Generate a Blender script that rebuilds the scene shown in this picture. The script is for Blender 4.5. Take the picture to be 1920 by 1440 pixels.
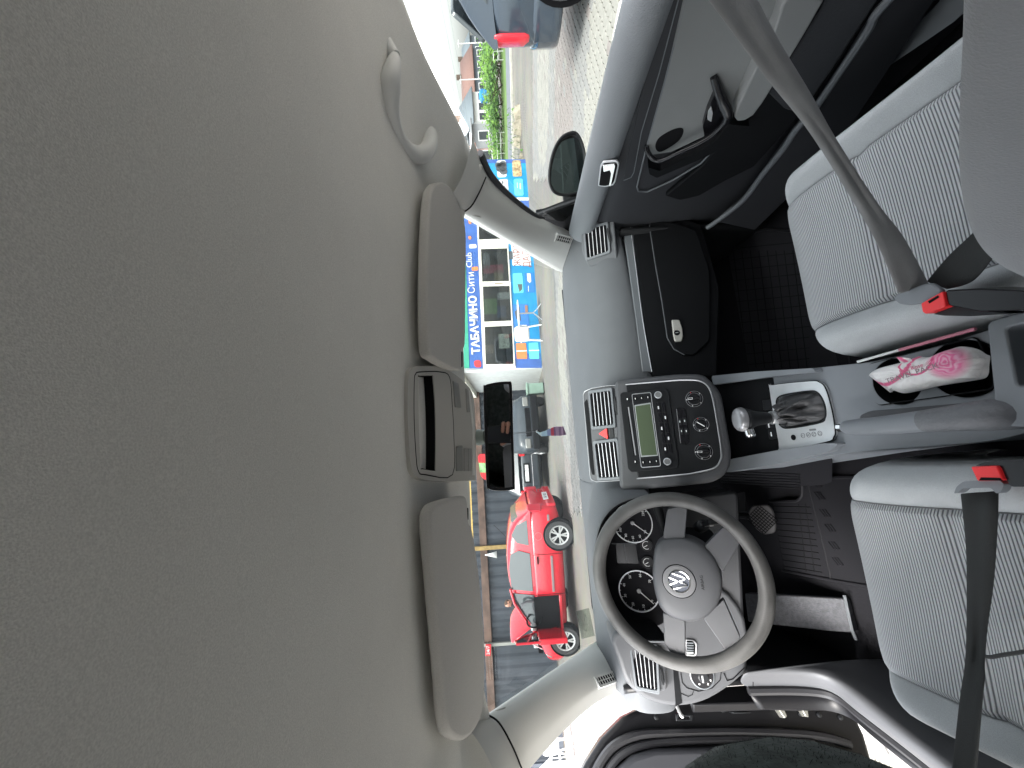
import bpy, bmesh, math, random
from mathutils import Vector as V, Matrix
random.seed(7)
PI = math.pi
rad = math.radians
for o in list(bpy.data.objects):
    bpy.data.objects.remove(o)
scene = bpy.context.scene
COL = scene.collection

# ------------------------------------------------------------------ camera
CAM = V((-0.049, -0.944, 1.213))
YAW, PIT, ROL, FPX = rad(10.467), rad(-1.027), rad(-3.648), 743.4
FW = V((math.sin(YAW)*math.cos(PIT), math.cos(YAW)*math.cos(PIT), math.sin(PIT)))
_r0 = V((math.cos(YAW), -math.sin(YAW), 0)); _u0 = _r0.cross(FW)
RT = math.cos(ROL)*_r0 + math.sin(ROL)*_u0
UP = -math.sin(ROL)*_r0 + math.cos(ROL)*_u0
cam_data = bpy.data.cameras.new('camera')
cam = bpy.data.objects.new('camera', cam_data); COL.objects.link(cam)
# the phone is held on its side: picture-right is the car's down, picture-up is the car's right
m = Matrix((-UP, RT, -FW)).transposed().to_4x4(); m.translation = CAM
cam.matrix_world = m
cam_data.sensor_fit = 'HORIZONTAL'; cam_data.sensor_width = 36.0
cam_data.lens = 36.0*FPX/1920.0
cam_data.clip_start = 0.02; cam_data.clip_end = 3000
scene.camera = cam

# ------------------------------------------------------------------ light
SUN_EL, SUN_AZ = rad(56), rad(215)          # azimuth clockwise from +Y (car forward)
world = bpy.data.worlds.new('World'); scene.world = world; world.use_nodes = True
wn = world.node_tree; bg = wn.nodes['Background']
sky = wn.nodes.new('ShaderNodeTexSky'); sky.sky_type = 'NISHITA'; sky.sun_disc = False
sky.sun_elevation = SUN_EL; sky.sun_rotation = SUN_AZ
sky.air_density = 1.2; sky.dust_density = 4.0; sky.ozone_density = 0.6
hs = wn.nodes.new('ShaderNodeHueSaturation'); hs.inputs['Saturation'].default_value = .22   # thin overcast: a nearly white sky
wn.links.new(sky.outputs[0], hs.inputs['Color']); wn.links.new(hs.outputs[0], bg.inputs[0]); bg.inputs[1].default_value = 0.15
sun_d = bpy.data.lights.new('sun', 'SUN'); sun_d.energy = 0.6; sun_d.angle = rad(22); sun_d.color = (1.0, .96, .9)
sun = bpy.data.objects.new('sun', sun_d); COL.objects.link(sun)
sdir = V((math.sin(SUN_AZ)*math.cos(SUN_EL), math.cos(SUN_AZ)*math.cos(SUN_EL), math.sin(SUN_EL)))
sun.rotation_euler = sdir.to_track_quat('Z', 'Y').to_euler()
sun.location = (0, 0, 30)
vs = scene.view_settings
vs.view_transform = 'Standard'; vs.look = 'None'; vs.gamma = 1.0; vs.use_curve_mapping = False
vs.exposure = 3.12
scene.render.engine = 'CYCLES'
cy = scene.cycles
cy.max_bounces = 10; cy.diffuse_bounces = 5; cy.transparent_max_bounces = 16
cy.use_denoising = True
cy.sample_clamp_indirect = 6.0

# ------------------------------------------------------------------ helpers
def ray(px, py):
    return FW - UP*((px-960)/FPX) - RT*((py-720)/FPX)
def on(px, py, p0, n):
    """point of the car or the street that shows at a picture position and lies in a known plane"""
    d = ray(px, py); p0 = V(p0); n = V(n)
    return CAM + d*((p0-CAM).dot(n)/d.dot(n))
def atX(px, py, x): return on(px, py, (x, 0, 0), (1, 0, 0))
def atY(px, py, y): return on(px, py, (0, y, 0), (0, 1, 0))
def atZ(px, py, z): return on(px, py, (0, 0, z), (0, 0, 1))

class Frame:
    """a plane in the scene: o origin, n normal towards the seats, ex along it, ey up it"""
    def __init__(s, o, n, ex=None):
        s.o = V(o); s.n = V(n).normalized()
        ex = V(ex) if ex is not None else V((1, 0, 0))
        s.ex = (ex - s.n*ex.dot(s.n)).normalized(); s.ey = s.n.cross(s.ex)
    def uv(s, px, py):
        p = on(px, py, s.o, s.n) - s.o
        return (p.dot(s.ex), p.dot(s.ey))
    def w(s, u, v, h=0.0):
        return s.o + s.ex*u + s.ey*v + s.n*h
    def off(s, h):
        return Frame(s.o + s.n*h, s.n, s.ex)

def rnd(poly, r, seg=5):
    """round the corners of a 2-D outline; r one radius or one per corner"""
    out = []; n = len(poly)
    for i in range(n):
        p0, p1, p2 = V(poly[i-1]), V(poly[i]), V(poly[(i+1) % n])
        rr = r[i] if isinstance(r, (list, tuple)) else r
        a = (p0-p1); b = (p2-p1); la, lb = a.length, b.length
        if rr <= 0 or la < 1e-9 or lb < 1e-9:
            out.append(tuple(p1)); continue
        a /= la; b /= lb
        k = min(rr, la*.49, lb*.49)
        A = p1+a*k; B = p1+b*k
        for j in range(seg+1):
            t = j/seg
            q = A*(1-t)**2 + p1*2*t*(1-t) + B*t*t
            out.append(tuple(q))
    return out
def rect(w, h, r=0, cx=0, cy=0, seg=4):
    p = [(cx-w/2, cy-h/2), (cx+w/2, cy-h/2), (cx+w/2, cy+h/2), (cx-w/2, cy+h/2)]
    return rnd(p, r, seg) if r else p
def circ(r, n=32, cx=0, cy=0, a0=0):
    return [(cx+r*math.cos(a0+2*PI*i/n), cy+r*math.sin(a0+2*PI*i/n)) for i in range(n)]
def smooth_path(pts, n=6, closed=False):
    """Catmull-Rom through the points (tuples of any size)"""
    P = [V(p) for p in pts]; out = []; m = len(P)
    rng = range(m if closed else m-1)
    for i in rng:
        if closed: p0, p1, p2, p3 = P[i-1], P[i], P[(i+1) % m], P[(i+2) % m]
        else: p0, p1, p2, p3 = P[max(i-1, 0)], P[i], P[i+1], P[min(i+2, m-1)]
        for j in range(n):
            t = j/n
            out.append(.5*((2*p1)+(p2-p0)*t+(2*p0-5*p1+4*p2-p3)*t*t+(3*p1-p0-3*p2+p3)*t**3))
    if not closed: out.append(P[-1])
    return out

class MB:
    """collects geometry in world (or local) coordinates for ONE mesh object"""
    def __init__(s): s.v = []; s.f = []
    def add(s, verts, faces):
        k = len(s.v); s.v += [V(p) for p in verts]; s.f += [[i+k for i in f] for f in faces]; return s
    def box(s, c, size, rot=None):
        c = V(c); x, y, z = [d/2 for d in size]
        P = [V((a*x, b*y, d*z)) for a in (-1, 1) for b in (-1, 1) for d in (-1, 1)]
        if rot is not None: P = [rot @ p for p in P]
        return s.add([c+p for p in P], [(0, 1, 3, 2), (4, 6, 7, 5), (0, 4, 5, 1), (2, 3, 7, 6), (0, 2, 6, 4), (1, 5, 7, 3)])
    def prism(s, fr, poly, h0, h1, taper=0.0):
        n = len(poly)
        if taper:
            cx = sum(p[0] for p in poly)/n; cy = sum(p[1] for p in poly)/n
            top = [(cx+(p[0]-cx)*(1-taper), cy+(p[1]-cy)*(1-taper)) for p in poly]
        else: top = poly
        a = sum(poly[i-1][0]*poly[i][1]-poly[i][0]*poly[i-1][1] for i in range(n))
        vs_ = [fr.w(u, v, h0) for u, v in poly] + [fr.w(u, v, h1) for u, v in top]
        F = [list(range(n))[::-1], list(range(n, 2*n))] + [[i, (i+1) % n, n+(i+1) % n, n+i] for i in range(n)]
        if a < 0: F = [f[::-1] for f in F]
        return s.add(vs_, F)
    def ringprism(s, fr, outer, inner, h0, h1):
        """a frame: outer and inner outlines with the same number of points"""
        n = len(outer)
        vs_ = [fr.w(u, v, h) for h in (h0, h1) for pl in (outer, inner) for u, v in pl]
        F = []
        for i in range(n):
            j = (i+1) % n
            F += [[i, j, 2*n+j, 2*n+i], [n+j, n+i, 3*n+i, 3*n+j], [2*n+i, 2*n+j, 3*n+j, 3*n+i], [j, i, n+i, n+j]]
        return s.add(vs_, F)
    def tube(s, pts, r, n=8, closed=False, cap=True, flat=None):
        """swept round (or flat elliptical: flat = (rx, ry, up)) bar through points; r may be a list"""
        P = [V(p) for p in pts]; m = len(P); k0 = len(s.v); rings = []
        prev = None
        for i in range(m):
            if closed: t = (P[(i+1) % m]-P[i-1]).normalized()
            else: t = (P[min(i+1, m-1)]-P[max(i-1, 0)]).normalized()
            if flat is not None:
                b = V(flat[2]); 
            elif prev is None:
                b = V((0, 0, 1)) if abs(t.z) < .9 else V((1, 0, 0))
            else: b = prev
            b = (b - t*b.dot(t)).normalized(); prev = b; a = b.cross(t)
            if flat is not None: rx, ry = flat[0], flat[1]
            else: rx = ry = r[i] if isinstance(r, (list, tuple)) else r
            rings.append([P[i]+a*(rx*math.cos(2*PI*j/n))+b*(ry*math.sin(2*PI*j/n)) for j in range(n)])
        vs_ = [p for q in rings for p in q]; F = []
        for i in range(m if closed else m-1):
            i2 = (i+1) % m
            for j in range(n):
                j2 = (j+1) % n
                F.append([i*n+j, i*n+j2, i2*n+j2, i2*n+j])
        if not closed and cap:
            F += [list(range(n))[::-1], list(range((m-1)*n, m*n))]
        return s.add(vs_, F)
    def grid(s, rows, closed_u=False, cap=False):
        """rows of points joined into quads"""
        n = len(rows[0]); m = len(rows); vs_ = [p for r_ in rows for p in r_]; F = []
        for i in range(m-1):
            for j in range(n if closed_u else n-1):
                j2 = (j+1) % n
                F.append([i*n+j, i*n+j2, (i+1)*n+j2, (i+1)*n+j])
        if cap and closed_u: F += [list(range(n))[::-1], list(range((m-1)*n, m*n))]
        return s.add(vs_, F)
    def lathe(s, fr, prof, n=32, cap=True):
        """profile of (radius, height) about the frame's normal"""
        rows = [[fr.w(r*math.cos(2*PI*j/n), r*math.sin(2*PI*j/n), h) for j in range(n)] for r, h in prof]
        return s.grid(rows, True, cap)

ORG = {}
def setp(o, label=None, cat=None, group=None, kind=None):
    if label: o['label'] = label
    if cat: o['category'] = cat
    if group: o['group'] = group
    if kind: o['kind'] = kind
    return o
def thing(name, label, cat, loc=(0, 0, 0), group=None, local=False):
    o = bpy.data.objects.new(name, None); COL.objects.link(o)
    o.empty_display_size = .05
    o.location = loc; ORG[o.name] = V((0, 0, 0)) if local else V(loc)
    return setp(o, label, cat, group)
def obj(name, mb, mat, parent=None, smooth=True, bevel=0, bseg=2, sub=0, solid=0, kind=None, label=None, cat=None, group=None, auto=35, soff=-1, origin=None):
    me = bpy.data.meshes.new(name)
    if parent is not None: o0 = ORG[parent.name]
    elif origin is not None: o0 = V(origin)
    else:
        lo = [min(p[i] for p in mb.v) for i in range(3)]; hi = [max(p[i] for p in mb.v) for i in range(3)]
        o0 = V(((lo[0]+hi[0])/2, (lo[1]+hi[1])/2, lo[2]))
    me.from_pydata([tuple(p-o0) for p in mb.v], [], mb.f)
    bm = bmesh.new(); bm.from_mesh(me)
    bmesh.ops.remove_doubles(bm, verts=bm.verts, dist=1e-6)
    bmesh.ops.recalc_face_normals(bm, faces=bm.faces)
    bm.to_mesh(me); bm.free()
    if mat is not None:
        for q in (mat if isinstance(mat, (list, tuple)) else [mat]): me.materials.append(q)
    o = bpy.data.objects.new(name, me); COL.objects.link(o); ORG[o.name] = o0
    if parent is not None: o.parent = parent
    else: o.location = o0
    if solid:
        d = o.modifiers.new('solid', 'SOLIDIFY'); d.thickness = solid; d.offset = soff
    if bevel:
        d = o.modifiers.new('bevel', 'BEVEL'); d.width = bevel; d.segments = bseg; d.limit_method = 'ANGLE'; d.angle_limit = rad(35)
    if sub:
        d = o.modifiers.new('sub', 'SUBSURF'); d.levels = sub; d.render_levels = sub
    if smooth:
        me.shade_smooth()
        if not sub:
            try: me.set_sharp_from_angle(angle=rad(auto if not bevel else 60))
            except Exception: pass
    if kind or label or cat or group: setp(o, label, cat, group, kind)
    return o
def px_poly(fr, pts): return [fr.uv(*p) for p in pts]
def panel(name, fr, px, h0, h1, mat, parent, r=0, bevel=.0015, smoothn=0, **k):
    poly = px_poly(fr, px)
    if smoothn: poly = [tuple(p) for p in smooth_path(poly, smoothn, True)]
    elif r: poly = rnd(poly, r)
    return obj(name, MB().prism(fr, poly, h0, h1), mat, parent, bevel=bevel, **k)
def text(name, s, fr, u, v, size, mat, parent, h=.0006, ang=0, ext=.0002, align='CENTER', sx=1.0, bold=0.0):
    cu = bpy.data.curves.new(name, 'FONT'); cu.body = s; cu.size = size; cu.extrude = ext
    cu.align_x = align; cu.align_y = 'CENTER'; cu.resolution_u = 2; cu.offset = bold
    t = bpy.data.objects.new(name, cu); COL.objects.link(t)
    dg = bpy.context.evaluated_depsgraph_get()
    me = bpy.data.meshes.new_from_object(t.evaluated_get(dg)); bpy.data.objects.remove(t)
    c, s_ = math.cos(ang), math.sin(ang); mb = MB()
    mb.v = [fr.w(u+(q.co.x*sx*c-q.co.y*s_), v+(q.co.x*sx*s_+q.co.y*c), h+q.co.z) for q in me.vertices]
    mb.f = [list(p.vertices) for p in me.polygons]
    bpy.data.meshes.remove(me)
    return obj(name, mb, mat, parent, smooth=False)
def copy_tree(o, parent=None):
    c = o.copy(); COL.objects.link(c)
    ORG[c.name] = ORG.get(o.name, V((0, 0, 0)))
    if parent is not None: c.parent = parent
    for ch in list(o.children): copy_tree(ch, c)
    return c

# ------------------------------------------------------------------ materials
MATS = {}
def mat(name, col, rough=.5, metal=0.0, grain=0, gscale=900, var=0.0, vscale=6, spec=.5, coat=0.0, var2=None, sheen=0.0, speck=0.0):
    """Principled with fine grain bump and slow colour variation in object space"""
    if name in MATS: return MATS[name]
    m = bpy.data.materials.new(name); m.use_nodes = True; nt = m.node_tree; b = nt.nodes['Principled BSDF']
    b.inputs['Base Color'].default_value = (*col, 1); b.inputs['Roughness'].default_value = rough
    b.inputs['Metallic'].default_value = metal; b.inputs['Specular IOR Level'].default_value = spec
    b.inputs['Coat Weight'].default_value = coat
    if sheen: b.inputs['Sheen Weight'].default_value = sheen
    tc = nt.nodes.new('ShaderNodeTexCoord')
    if grain:
        n = nt.nodes.new('ShaderNodeTexNoise'); n.inputs['Scale'].default_value = gscale; n.inputs['Detail'].default_value = 2
        nt.links.new(tc.outputs['Object'], n.inputs['Vector'])
        bu = nt.nodes.new('ShaderNodeBump'); bu.inputs['Strength'].default_value = grain; bu.inputs['Distance'].default_value = .001
        nt.links.new(n.outputs[0], bu.inputs['Height']); nt.links.new(bu.outputs[0], b.inputs['Normal'])
    if var:
        n = nt.nodes.new('ShaderNodeTexNoise'); n.inputs['Scale'].default_value = vscale; n.inputs['Detail'].default_value = 5
        nt.links.new(tc.outputs['Object'], n.inputs['Vector'])
        mx = nt.nodes.new('ShaderNodeMix'); mx.data_type = 'RGBA'
        c2 = var2 or tuple(min(1, c*(1+var)) for c in col); c1 = tuple(c*(1-var) for c in col)
        mx.inputs[6].default_value = (*c1, 1); mx.inputs[7].default_value = (*c2, 1)
        mr = nt.nodes.new('ShaderNodeMapRange'); mr.inputs[1].default_value = .35; mr.inputs[2].default_value = .65
        nt.links.new(n.outputs[0], mr.inputs[0]); nt.links.new(mr.outputs[0], mx.inputs[0])
        nt.links.new(mx.outputs[2], b.inputs['Base Color'])
        mr2 = nt.nodes.new('ShaderNodeMapRange'); mr2.inputs[3].default_value = max(0, rough-.08); mr2.inputs[4].default_value = min(1, rough+.08)
        nt.links.new(n.outputs[0], mr2.inputs[0]); nt.links.new(mr2.outputs[0], b.inputs['Roughness'])
    if speck:
        n = nt.nodes.new('ShaderNodeTexNoise'); n.inputs['Scale'].default_value = 1100; n.inputs['Detail'].default_value = 1
        nt.links.new(tc.outputs['Object'], n.inputs['Vector'])
        mr3 = nt.nodes.new('ShaderNodeMapRange'); mr3.inputs[1].default_value = .3; mr3.inputs[2].default_value = .7
        mr3.inputs[3].default_value = 1-speck; mr3.inputs[4].default_value = 1+speck; nt.links.new(n.outputs[0], mr3.inputs[0])
        m3 = nt.nodes.new('ShaderNodeVectorMath'); m3.operation = 'SCALE'; nt.links.new(mr3.outputs[0], m3.inputs['Scale'])
        src = b.inputs['Base Color'].links[0].from_socket if b.inputs['Base Color'].links else None
        if src is not None: nt.links.new(src, m3.inputs[0])
        else: m3.inputs[0].default_value = col
        nt.links.new(m3.outputs[0], b.inputs['Base Color'])
    MATS[name] = m
    return m
def glass_mat(name, tint, refl=.06, rough=0.0):
    m = bpy.data.materials.new(name); m.use_nodes = True; nt = m.node_tree; nt.nodes.clear()
    out = nt.nodes.new('ShaderNodeOutputMaterial'); mx = nt.nodes.new('ShaderNodeMixShader')
    tr = nt.nodes.new('ShaderNodeBsdfTransparent'); tr.inputs[0].default_value = (*tint, 1)
    gl = nt.nodes.new('ShaderNodeBsdfGlossy'); gl.inputs['Roughness'].default_value = rough
    lw = nt.nodes.new('ShaderNodeLayerWeight'); lw.inputs[0].default_value = .5
    pw = nt.nodes.new('ShaderNodeMath'); pw.operation = 'POWER'; pw.inputs[1].default_value = 5
    mt = nt.nodes.new('ShaderNodeMath'); mt.operation = 'MULTIPLY_ADD'; mt.inputs[1].default_value = .75; mt.inputs[2].default_value = refl
    mt.use_clamp = True
    nt.links.new(lw.outputs[1], pw.inputs[0]); nt.links.new(pw.outputs[0], mt.inputs[0]); nt.links.new(mt.outputs[0], mx.inputs[0])
    nt.links.new(tr.outputs[0], mx.inputs[1]); nt.links.new(gl.outputs[0], mx.inputs[2]); nt.links.new(mx.outputs[0], out.inputs[0])
    MATS[name] = m
    return m
def rib_mat(name, light, dark, period, direction):
    """ribbed upholstery: raised cords across the seat with darker valleys"""
    m = bpy.data.materials.new(name); m.use_nodes = True; nt = m.node_tree; b = nt.nodes['Principled BSDF']
    b.inputs['Roughness'].default_value = .9; b.inputs['Specular IOR Level'].default_value = .2
    b.inputs['Sheen Weight'].default_value = .15
    tc = nt.nodes.new('ShaderNodeTexCoord'); dt = nt.nodes.new('ShaderNodeAttribute'); dt.attribute_name = 'rib'
    nz = nt.nodes.new('ShaderNodeTexNoise'); nz.inputs['Scale'].default_value = 7; nt.links.new(tc.outputs['Object'], nz.inputs['Vector'])
    ad = nt.nodes.new('ShaderNodeMath'); ad.operation = 'MULTIPLY_ADD'; ad.inputs[1].default_value = .006
    nt.links.new(nz.outputs[0], ad.inputs[0]); nt.links.new(dt.outputs['Fac'], ad.inputs[2])
    ml = nt.nodes.new('ShaderNodeMath'); ml.operation = 'MULTIPLY'; ml.inputs[1].default_value = 2*PI/period
    nt.links.new(ad.outputs[0], ml.inputs[0])
    sn = nt.nodes.new('ShaderNodeMath'); sn.operation = 'SINE'; nt.links.new(ml.outputs[0], sn.inputs[0])
    mr = nt.nodes.new('ShaderNodeMapRange'); mr.inputs[1].default_value = -1; mr.inputs[2].default_value = .35
    nt.links.new(sn.outputs[0], mr.inputs[0])
    fn = nt.nodes.new('ShaderNodeTexNoise'); fn.inputs['Scale'].default_value = 420; nt.links.new(tc.outputs['Object'], fn.inputs['Vector'])
    mx = nt.nodes.new('ShaderNodeMix'); mx.data_type = 'RGBA'; mx.inputs[6].default_value = (*dark, 1); mx.inputs[7].default_value = (*light, 1)
    nt.links.new(mr.outputs[0], mx.inputs[0])
    m2 = nt.nodes.new('ShaderNodeMix'); m2.data_type = 'RGBA'; m2.blend_type = 'MULTIPLY'; m2.inputs[0].default_value = .25
    nt.links.new(mx.outputs[2], m2.inputs[6]); nt.links.new(fn.outputs[1], m2.inputs[7]); nt.links.new(m2.outputs[2], b.inputs['Base Color'])
    bu = nt.nodes.new('ShaderNodeBump'); bu.inputs['Strength'].default_value = .6; bu.inputs['Distance'].default_value = .002
    nt.links.new(mr.outputs[0], bu.inputs['Height']); nt.links.new(bu.outputs[0], b.inputs['Normal'])
    MATS[name] = m
    return m

M_liner = mat('headliner_cloth', (.70, .695, .665), .95, grain=.35, gscale=1300, var=.04, vscale=5, spec=.1, speck=.10)
M_visor = mat('visor_cloth', (.47, .462, .445), .9, grain=.3, gscale=600, spec=.15, speck=.10)
M_pillar = mat('pillar_trim', (.58, .58, .56), .65, grain=.2, gscale=900, spec=.3)
M_handle = mat('handle_grey', (.60, .61, .60), .5, grain=.12)
M_console = mat('overhead_plastic', (.42, .41, .385), .55, grain=.12)
M_dark_recess = mat('recess_black', (.008, .008, .009), .8, spec=.08)
M_pad = mat('dash_pad', (.088, .093, .100), .66, grain=.5, gscale=700, var=.06, vscale=9, spec=.3)
M_dash = mat('dash_grey', (.058, .060, .065), .55, grain=.3, gscale=900, var=.05)
M_low = mat('dash_dark', (.007, .0075, .0085), .65, grain=.35, gscale=800, spec=.1)
M_strip = mat('dash_strip', (.11, .12, .13), .45, grain=.1)
M_black = mat('gloss_black', (.010, .010, .012), .22, spec=.35)
M_satin = mat('satin_black', (.011, .012, .0135), .42, var=.1, spec=.25)
M_vent = mat('vent_black', (.005, .005, .006), .8, spec=.08)
M_slat = mat('slat_silver', (.55, .56, .58), .35, metal=.6)
M_silver = mat('silver_trim', (.62, .63, .64), .3, metal=.75, var=.06)
M_bezel = mat('bezel_silver', (.34, .345, .355), .35, metal=.6)
M_satin_silver = mat('satin_silver', (.66, .68, .69), .34, metal=.55, var=.05, vscale=30)
M_chrome = mat('chrome', (.8, .8, .8), .08, metal=1)
M_leather = mat('wheel_leather', (.074, .073, .071), .5, spec=.35, grain=.45, gscale=380, var=.28, vscale=14)
M_spoke = mat('wheel_plastic', (.066, .068, .074), .5, grain=.25, gscale=900, var=.06)
M_white = mat('print_white', (.75, .76, .76), .5)
M_lcd = mat('lcd_green', (.075, .10, .06), .25)
M_red = mat('signal_red', (.75, .03, .03), .35)
M_redbuckle = mat('buckle_red', (.8, .025, .03), .35, var=.08, vscale=40)
M_seat = mat('seat_cloth', (.41, .43, .44), .95, grain=.6, gscale=650, var=.06, speck=.12, vscale=8, spec=.15, sheen=.15)
M_seatdark = mat('seat_side_cloth', (.22, .225, .23), .95, grain=.6, gscale=650, var=.06, spec=.15)
M_belt = mat('belt_web', (.19, .192, .192), .75, grain=.5, gscale=800, var=.12, vscale=18, sheen=.1)
M_beltdark = mat('belt_web_dark', (.016, .018, .018), .75, grain=.5, gscale=800, var=.12, vscale=18)
M_carpet = mat('carpet_black', (.012, .012, .014), 1.0, grain=.8, gscale=300, spec=.1)
M_mat = mat('rubber_mat', (.010, .010, .012), .6, spec=.2, grain=.3, gscale=500, var=.15)
M_doorlight = mat('door_cloth', (.185, .192, .192), .9, grain=.4, gscale=500, var=.05, spec=.2)
M_doorpad = mat('door_pad', (.125, .135, .145), .6, grain=.9, gscale=420, spec=.4)
M_doordark = mat('door_dark', (.028, .029, .033), .6, grain=.35, gscale=700, spec=.25)
M_tun = mat('tunnel_grey', (.19, .205, .222), .5, grain=.25, gscale=900, var=.05)
M_rubber = mat('seal_rubber', (.015, .015, .017), .45)
M_blackpaint = mat('black_paint', (.006, .006, .007), .35, spec=.2)
M_gaiter = mat('gaiter_leather', (.05, .05, .052), .42, grain=.5, gscale=260)
M_fleece = mat('fleece_dark', (.038, .045, .042), 1.0, grain=1, gscale=160, var=.3, vscale=60, spec=.05, sheen=.1)
M_jacket = mat('jacket_dark', (.02, .02, .022), .7, grain=.4, gscale=60)
M_skin = mat('skin', (.50, .26, .18), .5, grain=.15, gscale=300, var=.08)
G_screen = glass_mat('windscreen_glass', (.335, .36, .355), .03)
G_side = glass_mat('side_glass', (.325, .345, .34), .03)
G_dark = glass_mat('car_glass', (.16, .19, .2), .10)
# ================================================================== CABIN SHELL
def mirx(pts): return [V((-p.x, p.y, p.z)) for p in map(V, pts)]
# headliner: one moulded sheet
LZ = [(-.10, 1.292, 1.222), (-.16, 1.314, 1.238), (-.27, 1.334, 1.262), (-.41, 1.348, 1.304), (-.52, 1.355, 1.322), (-.8, 1.366, 1.338), (-1.1, 1.37, 1.343), (-1.6, 1.365, 1.335), (-2.3, 1.32, 1.28)]
def lin(t, tab):
    if t >= tab[0][0]: return tab[0][1:]
    for a, b in zip(tab, tab[1:]):
        if t >= b[0]:
            k = (t-a[0])/(b[0]-a[0]); return tuple(x+(y-x)*k for x, y in zip(a[1:], b[1:]))
    return tab[-1][1:]
XS = [0, .08, .16, .24, .32, .40, .46, .505, .535, .56, .58, .60]
def liner_pt(x, y):
    zc, ze = lin(y, LZ); ex = 7
    return V((x, y - (.031*(x/.5)**2 if y > -.15 else 0), ze+(zc-ze)*(1-(abs(x)/.6)**ex)))
rows = []
ys = [-.10, -.13, -.16, -.2, -.27, -.34, -.41, -.46, -.52, -.6, -.7, -.8, -.95, -1.1, -1.3, -1.6, -1.95, -2.3]
for y in ys:
    rows.append([liner_pt(s*x, y) for s, x in [(-1, x) for x in XS[::-1]] + [(1, x) for x in XS[1:]]])
obj('headliner', MB().grid(rows), M_liner, None, sub=1, solid=.03, kind='structure', soff=1, label='grey cloth headliner over the whole car cabin')
# roof skin above so no light leaks through
# windscreen
rows = []
for i in range(9):
    t = i/8; row = []
    for j in range(17):
        s = -1+2*j/16
        top = V((.53*s, -.105-.034*s*s, 1.305-.012*s*s)); bot = V((.80*s, .88-.10*s*s, .885))
        p = top.lerp(bot, t); p.y += .02*math.sin(PI*t)*(1-s*s*.5); row.append(p)
    rows.append(row)
wind = obj('windscreen', MB().grid(rows), G_screen, None, sub=1, label='wide windscreen glass above the dashboard', cat='windscreen')
stk = Frame(on(1093, 1170, (0, .62, .99), (0, -.39, .92)), (0, -.39, -.92), (1, 0, 0))
# inspection sticker on the lower driver's corner of the glass
sp = Frame(V((0, .55, 1.03)), (0, -.35, -.937)*1 if False else (0, -.40, -.917))
stick = thing('windscreen_sticker', 'pale sticker with a round seal on the lower driver corner of the windscreen', 'sticker', sp.w(*sp.uv(1096, 1172)))
panel('sticker_sheet', sp, [(1080, 1146), (1104, 1140), (1115, 1192), (1091, 1198)], -.0006, 0.0006, glass_mat('sticker_film', (.70, .74, .70), .02), stick, r=.003, bevel=0)
u, v = sp.uv(1098, 1168)
mb = MB().ringprism(sp, [(u+.026*math.cos(a*PI/16), v+.021*math.sin(a*PI/16)) for a in range(32)], [(u+.024*math.cos(a*PI/16), v+.019*math.sin(a*PI/16)) for a in range(32)], .0006, .0012)
obj('round_seal', mb, mat('seal_ink', (.05, .055, .055), .6), stick)
for k, (dx, dy) in enumerate(((-.006, -.006), (.004, -.004), (.001, .008))):
    obj('ink_mark', MB().prism(sp, rect(.008, .003, 0, u+dx, v+dy), .0006, .0011), MATS['seal_ink'], stick)

# A-pillars: loft between the windscreen edge and the door-side edge
PA = [(.470, -.215, 1.312), (.502, -.131, 1.285), (.56, .06, 1.206), (.617, .25, 1.126), (.672, .44, 1.042), (.725, .62, .965), (.768, .76, .905)]
BX = [.585, .60, .635, .67, .70, .725, .745]
BP = [(884, 268), (912, 341), (955, 380), (1000, 413), (1040, 435), (1066, 443), (1092, 446)]
PB = [tuple(atX(px, py, x)) for (px, py), x in zip(BP, BX)]
def pillar_rows(sg):
    pa = smooth_path(PA, 4); pb = smooth_path(PB, 4); rows = []
    for a, b in zip(pa, pb):
        d = (b-a); nrm = V((-.75, -.45, -.25)).normalized()
        row = [a+V((.03, .03, .03)), a, a+d*.07+nrm*.010, a+d*.3+nrm*.026, a+d*.55+nrm*.030, a+d*.8+nrm*.020, a+d*.96+nrm*.006, b, b+V((.035, .01, 0))]
        rows.append([V((p.x*sg, p.y, p.z)) for p in row])
    return rows
FPIL = {}
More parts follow.
